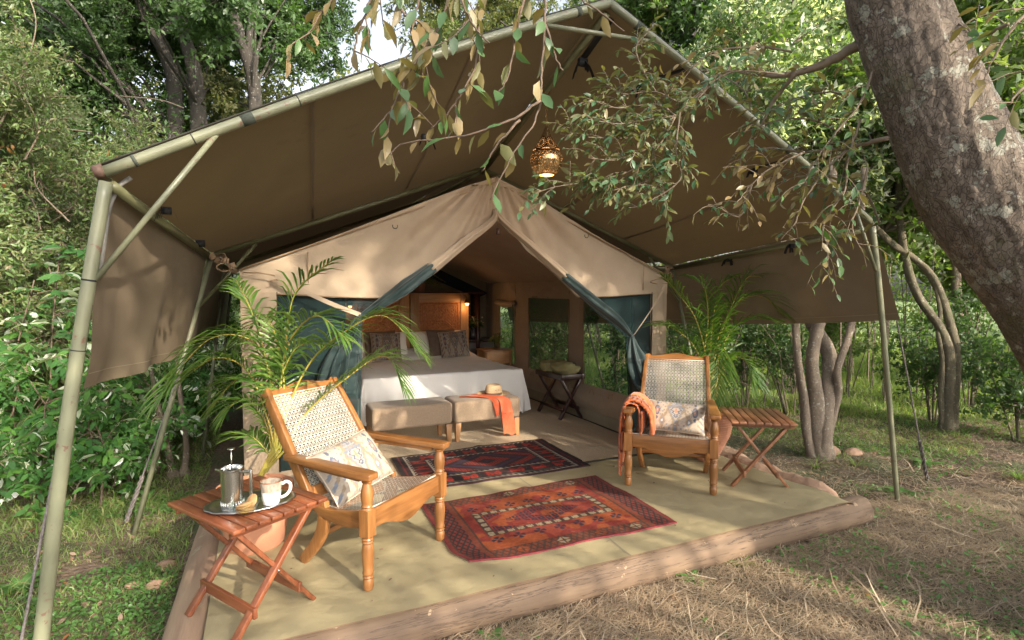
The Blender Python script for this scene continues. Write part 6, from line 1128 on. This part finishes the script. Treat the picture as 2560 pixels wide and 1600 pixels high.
# ---------------- left thicket ----------------
def shrub(name, label, loc, blobs, L, mat, npc=16, cr=.2, asp=.36, near=True, group=None, dry=.0, twfrac=.5, cat='shrub', hollow=.25, barkmat='twigg', droop=.3, down=.2, r0=.016):
    t = thing(name, label, cat, (loc[0], loc[1], G), group=group)
    for c, r, nc in blobs:
        o, C = cloud('foliage', c, r, nc, npc, cr, L, mat, t, near, asp, droop, hollow, down); branchy('twigs', C, (loc[0], loc[1], G), barkmat, t, r0, twfrac)['kind'] = 'stuff'
        if dry: 
            n = int(nc * npc * dry); P = clumps(c, r, n, hollow=.6); put_leaves('dry_leaves', P, rng.normal(0, 1, (n, 3)) - [0, 0, .5], L * .95, L * .35, M['lf_dry'], t, True)
    return t
def thick(name, label, loc, blobs, group, key='bush', L=.95, dry=0, out=.25, cat='shrub', hollow=.2):
    t = thing(name, label, cat, (loc[0], loc[1], G), group=group)
    for c, r, n in blobs:
        crownof(t, key, c, r, n, (loc[0], loc[1], G), L, out, -.1, hollow, limbs=.06, bmat='twigg', lr=.014)
        if dry: crownof(t, 'bushd', c, r, int(n * dry), (loc[0], loc[1], G), .95, out, 0, .6, limbs=0)
    return t
g_ = 'thicket shrubs left of the tent'
thick('thicket_shrub', 'dense twiggy thicket with a few orange leaves at the upper left', (-3.2, 6.6), [((-2.7, 7.0, 2.9), (1.2, 1.2, 1.2), 80), ((-3.7, 7.6, 3.5), (1.4, 1.2, 1.3), 70)], g_, dry=.12)
thick('thicket_shrub', 'leafy green thicket leaning behind the left canopy corner', (-1.6, 8.8), [((-1.4, 8.4, 2.45), (.9, 1.0, .95), 62), ((-.85, 9.6, 2.8), (.8, .9, .7), 34)], g_, dry=.12)
thick('thicket_shrub', 'mid green thicket at the left edge behind the front post', (-3.0, 6.4), [((-2.6, 6.8, 1.4), (1.0, 1.0, .9), 60), ((-1.8, 7.6, 1.2), (.8, 1.0, .9), 46)], g_)
# bare pale twigs trailing across the thicket
t = thing('trailing_creeper', 'pale bare creeper stems trailing over the thicket at the upper left', 'creeper', tuple(BK['VINES'][0][0]))
for l in BK['VINES']: MB().tube(spline(l, 24), .0055, 6).obj('stem', M['twigg'], t, True, smooth=True)
# laurel with large leaves: single leaves as pieces
lau = thing('laurel_shrub', 'glossy shrub with large dark green leaves beside the left posts', 'shrub', (-1.5, 5.95, G)); ll = Vector(lau.location); cnt = 0
stems_l = [((-1.62, 5.75), 2.0), ((-1.35, 5.8), 1.35), ((-1.15, 6.1), 1.15), ((-1.85, 5.9), 1.7), ((-.95, 6.3), 1.0), ((-2.1, 6.2), 2.1), ((-1.5, 5.6), .9), ((-1.25, 5.55), .75)]
for (x, y), h in stems_l:
    Qs = spline([(x, y, G - .02), (x + rng.normal(0, .08), y - .05, h * .5), (x + rng.normal(0, .15), y - .12, h)], 14); so = MB().tube(Qs, np.linspace(.010, .004, 14), 7).obj('stem', M['twig'], lau, True, smooth=True)
    nb = int(7 + h * 7)
    for k in range(nb):
        s = rng.uniform(.25, 1); p = Qs[int(s * 13)]; e = p + nrm(rng.normal(0, 1, 3) * [1, 1, .4] + [0, -.35, .15]) * rng.uniform(.12, .32); qb = spline([p, (p + e) / 2 + [0, 0, .02], e], 6); bo = MB().tube(qb, np.linspace(.005, .0025, 6), 5).obj('branchlet', M['twig'], so, True)
        # whorl of leaves at the tip
        nn = 6; a = rng.uniform(0, 6.28) + np.arange(nn) / nn * 6.28; D = np.stack([np.cos(a), np.sin(a), np.full(nn, .12)], -1) + nrm(e - p) * .5 - [0, 0, .35]; P = np.repeat(e[None], nn, 0) - nrm(e - p) * rng.uniform(0, .06, (nn, 1))
        if cnt < 290: leaf_objs(P, D, rng.uniform(.11, .165, nn), ['laur1', 'laur2', 'laur3'], bo, ll); cnt += nn
        else: put_leaves('leaves', P, D, .13, .05, M['lf_laurel'], bo, True)
o, C = cloud('inner_leaves', (-1.7, 6.3, .8), (.9, .5, .95), 130, 10, .16, .12, 'lf_laurel', lau, True, .4, .3, .3)
o, C = cloud('inner_leaves', (-1.15, 6.9, .45), (.7, .6, .6), 60, 10, .16, .09, 'lf_laurel', lau, True, .45, .3, .3)
thick('undergrowth_shrub', 'dark undergrowth in the gap under the left canopy flap', (-.95, 8.3), [((-1.1, 7.9, .35), (.5, 1.0, .5), 22), ((-.5, 10.2, .8), (1.0, .5, .9), 34), ((-2.4, 8.2, .6), (1.2, .8, .6), 30)], 'undergrowth beside the tent', 'under', .7)
for k, (x, y, z) in enumerate([(-1.75, 5.7, .1), (-1.45, 5.62, .05), (-1.2, 5.75, .1), (-2.0, 5.9, .15), (-1.6, 5.6, .45), (-1.3, 5.65, .5), (-1.9, 5.75, .7), (-1.05, 6.0, .2), (-.9, 6.2, .1), (-1.7, 5.65, 1.0), (-2.2, 6.1, .5), (-1.35, 5.6, .8)]): place(lau, 'under', (x, y, G + z), nrm(np.array([rng.normal(0, .5), -.35, .7])), 1.0)
# bare stems under the flap
for k, (x, y, pts) in enumerate([(-.80, 6.15, [(0, 0, 0), (-.05, 0, .35), (-.12, .02, .75), (-.16, 0, 1.1)]), (-.72, 6.18, [(0, 0, 0), (.03, 0, .3), (.0, 0, .7), (-.03, 0, 1.15)]), (-1.12, 6.6, [(0, 0, 0), (.02, 0, .5), (-.04, 0, 1.1)])]):
    t = thing('bare_stem', ['grey forked stem by the second left post', 'pale upright stem just right of the grey forked stem', 'thin brown stem at the back of the laurel shrub'][k], 'stem', (x, y, G), group='bare stems under the left flap'); trunkobj([(x + a, y + b_, G + c) for a, b_, c in pts], .035, 'bark2', t, taper=.5, flare=2.2, seg=9)

# ---------------- tall trees behind ----------------
labs = ['dark forked tree far behind the thicket, leftmost of the tall trunks', 'thick pale tree behind the thicket, middle of the tall trunks', 'straight dark tree behind the canopy corner, rightmost of the tall left trunks', None, None, 'pale tree trunk far behind the canopy ridge', 'reddish slim tree behind the right canopy slope', 'dark slim tree just right of the canopy slope', 'grey straight tree behind the twisted tree at the right']
last = None
for k, (l, r) in enumerate(BK['BACKT']):
    if labs[k]:
        P = np.array(l); bs = P[0].copy(); bs[2] = G - .1; last = thing('tall_tree', labs[k], 'tree', (bs[0], bs[1], G), group='tall trees behind the tent'); P = np.concatenate([[bs], P]); trunkobj(P, r * .62, 'barkd' if k not in (5, 8) else 'bark2', last, seg=14, taper=.45)
        if k < 3: TT_ = [last] if k == 0 else TT_ + [last]
        tops = P[-1]
        if k == 5: T5 = last
        if k == 6: T6 = last
        if k == 7: T7 = last
        if k == 8: T8 = last
    else: trunkobj(l, r * .6, 'barkd', TT_[1 if k == 3 else 2], 'limb')
RT = lambda t, z, dx=0: (t.location.x + dx, t.location.y, z)
crownof(TT_[0], 'dark', (-6.4, 20.0, 9.2), (3.8, 2.0, 4.4), 80, RT(TT_[0], 6), 2.2, limbs=.15); crownof(TT_[0], 'dark', (-8.5, 14., 5.0), (3, 2, 4.2), 55, RT(TT_[0], 4), 2.2, limbs=.1)
crownof(TT_[1], 'dark', (-2.2, 20.5, 10.6), (3.4, 1.6, 3.0), 46, RT(TT_[1], 7), 2.2, limbs=.15); crownof(TT_[1], 'olive', (-3.0, 22, 5.2), (4.0, 1.2, 2.6), 44, RT(TT_[1], 4), 2.0, limbs=.1)
crownof(TT_[1], 'dark', (-2.2, 15.6, 9.6), (2.6, .6, 1.6), 10, RT(TT_[1], 7), 2.2, limbs=.1)
crownof(TT_[2], 'dark', (.4, 19.5, 10.9), (2.3, 2.0, 2.5), 26, RT(TT_[2], 7.5), 2.2, limbs=.2); crownof(TT_[2], 'olive', (.4, 20, 7.0), (1.6, 1.5, 1.5), 12, RT(TT_[2], 5), 2.0, limbs=.2)
crownof(T5, 'olive', (7.2, 20, 12.2), (2.8, 2.4, 2.3), 36, RT(T5, 10), 2.0, limbs=.2); crownof(T5, 'olive', (11.4, 18, 10.5), (3, 2, 2.4), 34, RT(T5, 8), 2.0, limbs=.2)
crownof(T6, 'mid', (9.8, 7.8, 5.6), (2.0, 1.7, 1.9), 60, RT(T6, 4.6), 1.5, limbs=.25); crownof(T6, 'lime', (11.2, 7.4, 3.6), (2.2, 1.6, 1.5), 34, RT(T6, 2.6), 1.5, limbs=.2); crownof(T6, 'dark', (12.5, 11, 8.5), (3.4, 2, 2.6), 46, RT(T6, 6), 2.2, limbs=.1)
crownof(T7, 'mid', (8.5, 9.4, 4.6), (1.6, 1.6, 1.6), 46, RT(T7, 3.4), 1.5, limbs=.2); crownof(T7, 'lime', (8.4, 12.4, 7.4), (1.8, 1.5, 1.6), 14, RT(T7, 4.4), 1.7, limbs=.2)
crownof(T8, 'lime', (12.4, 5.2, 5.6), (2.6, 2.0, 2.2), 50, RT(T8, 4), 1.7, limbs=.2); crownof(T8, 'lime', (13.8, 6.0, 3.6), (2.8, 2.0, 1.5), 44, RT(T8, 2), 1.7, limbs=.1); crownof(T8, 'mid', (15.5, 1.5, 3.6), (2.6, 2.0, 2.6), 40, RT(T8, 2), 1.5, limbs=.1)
# ---------------- trees at the right ----------------
cl = thing('multi_stem_tree', 'pale tree with four lichened stems beside the right canopy post', 'tree', (5.42, 3.9, G))
for l, r in BK['CLUST']:
    P = np.array(l); P[0][2] = G - .05; trunkobj(P, r * .8, 'bark2', cl, 'stem', seg=14, taper=.62, flare=1.5)
crownof(cl, 'mid', (6.7, 5.2, 3.6), (1.6, 1.2, .9), 34, (6.0, 4.9, 2.2), 1.5, limbs=.3, bmat='bark2', lr=.03)
tw = thing('twisted_tree', 'mossy tree of two intertwined leaning stems at the right', 'tree', (7.3, 3.75, G))
for l, r in BK['TWIST']: P = np.array(l); P[0][2] = G - .05; trunkobj(P, r * .6, 'bark3', tw, 'stem', seg=14, taper=.6, flare=1.6)
crownof(tw, 'lime', (8.0, 4.6, 3.6), (1.7, 1.3, 1.1), 34, (7.5, 4.6, 2.4), 1.7, limbs=.3, bmat='bark3', lr=.03)
# saplings and thin shrubs in the clearing
sapl = [(5.6, 5.9, 1.4, 'lf_dark', 'twiggy sapling behind the potted palm, nearest the canopy'), (5.0, 6.6, 1.6, 'lf_olive', 'slim sapling with pale stems seen just right of the potted palm'), (6.6, 6.0, 1.5, 'lf_dark', 'dark leaning sapling between the multi stem tree and the post'), (7.0, 5.5, 1.3, 'lf_dark', 'dark small leaved bush right behind the right post'), (8.4, 4.4, 1.2, 'lf_dark', 'thin dark stemmed bush just right of the twisted tree'), (8.3, 3.4, 1.1, 'lf_dark', 'thin dark bush at the far right edge of the clearing'), (9.5, 6.4, 1.7, 'lf_lime', 'pale shrub in the sunlit grass behind the right post'), (7.2, 8.2, 1.9, 'lf_olive', 'olive shrub behind the multi stem tree'), (11.5, 8.0, 2.2, 'lf_lime', 'bright shrub at the edge of the sunlit grass'), (4.6, 8.4, 1.6, 'lf_bush', 'green bush seen through the front tent window'), (5.2, 10.6, 2.1, 'lf_bush', 'green bush seen through the rear tent window'), (9.7, 4.6, 1.6, 'lf_dark', 'dark leaved shrub under the big leaning trunk')]
for k, (x, y, h, m_, lab) in enumerate(sapl):
    t = thing('sapling', lab, 'sapling', (x, y, G), group='saplings and thin bushes in the clearing')
    for s in range(5):
        dx, dy = rng.normal(0, .14, 2); Ps = [(x + dx * .3, y + dy * .3, G - .03), (x + dx, y + dy, G + h * .4), (x + dx * 1.6 + rng.normal(0, .08), y + dy * 1.6, G + h * .75), (x + dx * 2.4 + rng.normal(0, .1), y + dy * 2.2, G + h * 1.05)]
        MB().tube(spline(Ps, 14), np.linspace(.016, .004, 14) * (1.5 if s == 0 else .8), 6).obj('stem', M['twigg' if s % 2 else 'bark3'], t, True, smooth=True)
    crownof(t, 'sapl' if m_ == 'lf_lime' else ('bush' if m_ == 'lf_bush' else 'sap'), (x, y, G + h * .66), (.38, .38, h * .40), 11, (x, y, G + h * .25), .75, limbs=.5, bmat='twigg', lr=.008)
# red cloth hung far back
t = thing('red_cloth', 'dark red cloth hanging far behind the multi stem tree', 'cloth', (14.9, 14.4, 1.0)); MB().grid(10, 8, lambda u, v: (14.5 + u * .75, 14.4 - u * .3 + .05 * np.sin(u * 12), 1.0 + v * .5)).obj('cloth', M['redcloth'], t, True); MB().tube([(14.2, 14.6, 1.5), (15.6, 14.05, 1.52)], .012, 6).obj('line', M['rope'], t, True)
for x, y in ((14.2, 14.6), (15.6, 14.05)): MB().tube([(x, y, G), (x, y, 1.6)], .04, 8).obj('pole', M['barkd'], t, True)
# far wood closing the view
def wall_wood(name, pts, h, n, L, mat, cr=.6, dens=1.):
    o_ = []
    P = spline([(*p, 0) for p in pts], 200)[:, :2]; i = rng.integers(0, 200, n); C = np.zeros((n, 3)); C[:, :2] = P[i] + rng.normal(0, 1.3, (n, 2)); C[:, 2] = G + rng.random(n) ** .8 * h; k = vnoise(C[:, 0] * .35 + 50, C[:, 2] * .45 + C[:, 1] * .1 + 50, 66, 2) > -.35; C = C[k]; n = len(C); npc = 22
    Pq = (C[:, None] + rng.normal(0, cr * .5, (n, npc, 3))).reshape(-1, 3); D = rng.normal(0, 1, Pq.shape) - [0, 0, .3]; Pq[:, 2] = np.maximum(Pq[:, 2], G + .03); l_ = L * rng.uniform(.6, 1.3, len(Pq)); V, F = leaf_arr(Pq, D, l_, l_ * .45); o = mk(name, V, F, M[mat]); o['kind'] = 'stuff'; return o
o = wall_wood('far_wood', [(-14, 8), (-9, 14), (-5, 19), (2, 23), (9, 22)], 7.5, 2600, .17, 'lf_dark'); o['label'] = 'dark leafy woodland closing the view behind the left thicket'; o['category'] = 'woodland'
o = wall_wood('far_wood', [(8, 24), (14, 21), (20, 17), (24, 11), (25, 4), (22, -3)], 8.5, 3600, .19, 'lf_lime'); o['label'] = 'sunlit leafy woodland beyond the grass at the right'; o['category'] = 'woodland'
o = wall_wood('far_bushes', [(4, 15), (9, 15), (14, 12), (18, 8), (19, 2)], 1.7, 900, .12, 'lf_mid', .4); o['label'] = 'low leafy bushes at the far edge of the clearing'; o['category'] = 'bushes'
o = wall_wood('far_wood', [(-10, 26), (0, 30), (12, 29), (22, 25), (32, 14), (33, 0)], 13, 2600, .36, 'lf_olive', 1.1); o['label'] = 'distant treetops behind the camp'; o['category'] = 'woodland'
o = wall_wood('side_wood', [(-11, -2), (-10, 3), (-10, 9)], 3.5, 380, .22, 'lf_dark'); o['label'] = 'woodland outside the picture to the left'; o['category'] = 'woodland'
fs = MB()
for k in range(46):
    s = rng.random(); P = np.array([rng.uniform(6, 22), 0, 0]); P[1] = rng.uniform(10, 20) - max(0, P[0] - 12) * .5
    e = P + [rng.normal(0, .6), rng.normal(0, .4), rng.uniform(2, 4.5)]; fs.tube(spline([P + [0, 0, G], (P + e) / 2 + rng.normal(0, .15, 3), e], 8), np.linspace(.05, .02, 8) * rng.uniform(.4, 1.4), 6, cap=False)
o = fs.obj('far_stems', M['bark2']); props(o, 'many thin stems among the far bushes', 'tree stems', None, 'stuff')

fs = MB()
for k in range(130):
    x = rng.uniform(4.9, 13); y = rng.uniform(5.8, 13) - max(0, x - 8) * .6; h = rng.uniform(1.2, 3.2); a, b_ = rng.normal(0, .12, 2); fs.tube(spline([(x, y, G - .03), (x + a * .4, y + b_ * .4, G + h * .4), (x + a + rng.normal(0, .05), y + b_, G + h)], 7), np.linspace(.014, .006, 7) * rng.uniform(.5, 1.3), 5, cap=False)
o = fs.obj('thin_stems', M['bark2']); props(o, 'thicket of thin bare upright stems in the clearing at the right', 'tree stems', None, 'stuff')
# ---------------- ground cover ----------------
def inplat(x, y): return (x > -.50) & (x < 4.32) & (y > 2.62) & (y < 9.4)
def scat(n, x0, x1, y0, y1, keep=None):
    x = rng.uniform(x0, x1, n); y = rng.uniform(y0, y1, n); k = ~inplat(x, y)
    if keep is not None: k &= keep(x, y)
    x, y = x[k], y[k]; return np.stack([x, y, gh(x, y)], -1)
def blades(name, P, h, w_, mat, lean=.5, lab=None, cat=None):
    n = len(P); a = rng.uniform(0, 2 * PI, n); D = np.stack([np.cos(a) * lean, np.sin(a) * lean, np.ones(n)], -1) + rng.normal(0, .25, (n, 3)); hh = h * rng.uniform(.5, 1.3, n); D = nrm(D); Sd = nrm(np.cross(D, [0, 0, 1.]) + rng.normal(0, .3, (n, 3)))
    m_ = P + D * hh[:, None] * .55; tp = P + D * hh[:, None] + np.stack([np.cos(a), np.sin(a), -np.ones(n) * .5], -1) * hh[:, None] * lean * .5; w2 = (w_ * rng.uniform(.6, 1.3, n) / 2)[:, None]
    V = np.stack([P - Sd * w2, P + Sd * w2, m_ + Sd * w2 * .8, m_ - Sd * w2 * .8, tp], 1).reshape(-1, 3); b = np.arange(n)[:, None] * 5; o = mk(name, V, [b + [0, 1, 2, 3], b + [3, 2, 4]], M[mat]); return props(o, lab, cat, None, 'stuff')
nz = lambda x, y, s=1.3, sd=5: vnoise(x * s + 30, y * s + 30, sd, 2)
L1 = lambda x, y: (x < -.3) & (nz(x, y) > -.35)
blades('lawn_grass', scat(90000, -6, -.3, 1.2, 8, L1), .055, .005, 'grass', .7, 'short green grass on the ground left of the platform', 'grass')
P = scat(9000, -3.5, -.4, 2.2, 5.5, lambda x, y: nz(x, y, 2, 8) > .35); blades('tall_grass', P, .13, .006, 'grass', .6, 'longer grass tufts left of the platform', 'grass')
def flatleaves(name, P, L, mat, lab, cat, asp=.9, up=.35, rnd=.35):
    n = len(P); a = rng.uniform(0, 2 * PI, n); D = np.stack([np.cos(a), np.sin(a), np.full(n, 0.)], -1) + rng.normal(0, rnd, (n, 3)) * [0, 0, 1]; P = P + np.stack([np.zeros(n), np.zeros(n), rng.uniform(.2, 1, n) * up * .1], -1); U = np.zeros((n, 3)); U[:, 2] = 1; U += rng.normal(0, .35, (n, 3))
    l_ = L * rng.uniform(.6, 1.3, n); V, F = leaf_arr(P, D, l_, l_ * asp, True, .1, up=U); o = mk(name, V, F, M[mat]); return props(o, lab, cat, None, 'stuff')
flatleaves('clover', scat(30000, -3.4, -.35, 1.8, 5.6, lambda x, y: nz(x, y, 1.1, 15) > -.1), .022, 'clover', 'small round leaved clover covering the ground at the left', 'ground cover')
flatleaves('leaf_litter', scat(26000, -3, 10, 1, 9.5, lambda x, y: (x > 4.3) | (x < -.4)), .045, 'litter', 'dry fallen leaves scattered over the forest floor', 'leaf litter', .5, .1)
flatleaves('orange_leaves', scat(260, -2.5, 6, 1.2, 5.5), .06, 'lf_dry', 'few orange fallen leaves on the ground', 'leaf litter', .45, .2)
def hay(name, P, L, w_, lab):
    n = len(P); a = rng.normal(.25, .9, n); D = np.stack([np.cos(a), np.sin(a), rng.normal(.03, .10, n)], -1); l_ = (L * rng.uniform(.3, 1.6, n) ** 1.3)[:, None]; Sd = nrm(np.cross(D, [0, 0, 1.])); w2 = (w_ * rng.uniform(.5, 1.5, n) / 2)[:, None]; bend = rng.normal(0, .12, (n, 1)) * l_ * Sd; P = P + [0, 0, .004] + np.stack([np.zeros(n), np.zeros(n), rng.random(n) ** 2 * .03], -1)
    m_ = P + D * l_ / 2 + bend; e = P + D * l_; V = np.stack([P - Sd * w2, P + Sd * w2, m_ + Sd * w2, m_ - Sd * w2, e], 1).reshape(-1, 3); b = np.arange(n)[:, None] * 5; o = mk(name, V, [b + [0, 1, 2, 3], b + [3, 2, 4]], M['hay']); return props(o, lab, 'straw', None, 'stuff')
FR = lambda x, y: (y < 2.66) | (x > 4.35)
xs = rng.uniform(-.1, 3.9, 46); ys = rng.uniform(2.75, 4.2, 46); flatleaves('blown_leaves', np.stack([xs, ys, sheetz(xs, ys) + .003], -1), .026, 'litter', 'few small dry leaves blown onto the ground sheet', 'leaf litter', .45, .02)
hay('dry_straw', scat(120000, .2, 6.2, .7, 3.2, lambda x, y: FR(x, y) & (nz(x, y, 1.2, 25) > -.55 - (x < 4.6) * .5) & (y < 3.0 - .12 * (x - 4))), .09, .0027, 'matted dry straw on the ground in front of the log')
hay('straw_stalks', scat(5200, .2, 6.5, .7, 3.4, FR), .24, .0055, 'longer pale stalks lying on the straw'); hay('thin_litter', scat(26000, 4.3, 10, 2.2, 7.5), .07, .003, 'thin dry stems on the forest floor')
hay('thin_litter', scat(16000, -3.4, -.4, 1.8, 5.8, lambda x, y: nz(x, y, .9, 19) > -.1), .05, .0025, 'thin dry grass stems at the left of the platform')
blades('forest_grass', scat(70000, 4.3, 12, 1.2, 9, lambda x, y: nz(x, y, 1.0, 35) > .0), .07, .007, 'grass', .8, 'scattered green grass on the forest floor at the right', 'grass')
flatleaves('weeds', scat(26000, 3.0, 10, .9, 8, lambda x, y: FR(x, y) & (nz(x, y, 1.1, 45) > .18)), .035, 'clover', 'small leafy weeds in patches on the right ground', 'ground cover', .55, .5)
flatleaves('weeds', scat(9000, .3, 6, .8, 2.7, lambda x, y: nz(x, y, 2.1, 49) > .55), .028, 'clover', 'weeds sprouting through the straw', 'ground cover', .5, .6)
far = lambda x, y: (x * .55 + y > 9.2) & (x > 4.4)
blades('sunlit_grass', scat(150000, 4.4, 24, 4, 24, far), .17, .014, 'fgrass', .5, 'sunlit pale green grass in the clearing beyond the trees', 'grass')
blades('forest_grass', scat(30000, -9, -.5, 5, 18), .12, .012, 'grass', .7, 'grass under the thicket at the left', 'grass')
# arching grass tufts and leafy plants that can be told apart
def tuftp(name, lab, x, y, n, L, mat='grass', w_=.012, cat='plant', group=None, leafy=False):
    z = float(gh(np.array([x]), np.array([y]))[0]); t = thing(name, lab, cat, (x, y, z), group=group)
    V = []; F = []; c = 0
    for k in range(n):
        a = rng.uniform(0, 6.28); e = np.array([math.cos(a), math.sin(a), 0]); l = L * rng.uniform(.5, 1.1); s_ = np.array([-e[1], e[0], 0]); h = rng.uniform(.5, 1)
        for j, f in enumerate((0, .35, .7, 1)):
            p = np.array([x, y, z]) + e * l * f * (.6 + .4 * f) + [0, 0, l * h * (f - .75 * f * f)]; wv = w_ * (1, 1.1, .7, .05)[j] / 2 * (3 if leafy and j in (1, 2) else 1); V += [p - s_ * wv, p + s_ * wv]
        for j in range(3): F.append((c + 2 * j, c + 2 * j + 1, c + 2 * j + 3, c + 2 * j + 2))
        c += 8
    o = mk('blades', np.array(V), [np.array(F)], M[mat], t, True); o['kind'] = 'stuff'; return t
for k, (x, y, lab, n, L, lf) in enumerate([(2.42, 2.58, 'small green plant at the foot of the front log, near its middle', 14, .12, True), (2.85, 2.58, 'grassy green tuft against the front log, right of the small plant', 26, .14, False), (1.05, 2.56, 'leafy weed low against the front log near the bottom edge', 22, .10, True), (5.15, 3.75, 'arching grass tuft at the base of the multi stem tree', 30, .30, False), (5.55, 3.6, 'second arching grass tuft right of the multi stem tree', 26, .26, False), (5.2, 2.95, 'green weed clump right of the front post', 30, .18, True), (6.6, 2.7, 'fine arching grass tuft at the right edge', 40, .34, False), (6.3, 3.35, 'leafy weed clump behind the right rope peg', 26, .2, True), (-1.35, 4.2, 'leafy green sapling shoots on the left lawn', 26, .24, True), (-.75, 4.75, 'grass tuft at the foot of the second left post', 24, .2, False), (6.1, 4.5, 'green tuft behind the right post', 26, .25, False)]):
    tuftp('ground_plant', lab, x, y, n, L, 'clover' if lf else 'grass', .012 if lf else .007, group='small plants on the ground', leafy=lf)
def rock(lab, x, y, r, seed):
    z = float(gh(np.array([x]), np.array([y]))[0]); t = thing('rock', lab, 'rock', (x, y, z), group='reddish rocks on the ground')
    MB().grid(20, 12, lambda u, v: (r * np.cos(u * 2 * PI) * np.sin(v * PI) * (1 + .2 * vnoise(np.cos(u * 6.28) + 5, v * 2 + 5, seed)), r * .8 * np.sin(u * 2 * PI) * np.sin(v * PI) * (1 + .2 * vnoise(np.sin(u * 6.28) + 5, v * 2 + 5, seed)), r * .6 * np.cos(v * PI))).obj('stone', M['clay'], t, smooth=True)
for a in [('reddish rock at the right foot of the multi stem tree', 5.72, 4.05, .17, 1), ('small flat rock beside the reddish rock', 5.95, 3.9, .10, 2), ('small pink stone beside the left log', -.62, 3.9, .06, 3), ('rounded stone beside the left log, behind the pink one', -.60, 4.15, .07, 4), ('tiny stone on the lawn by the left log', -.75, 3.95, .045, 5)]: rock(*a)
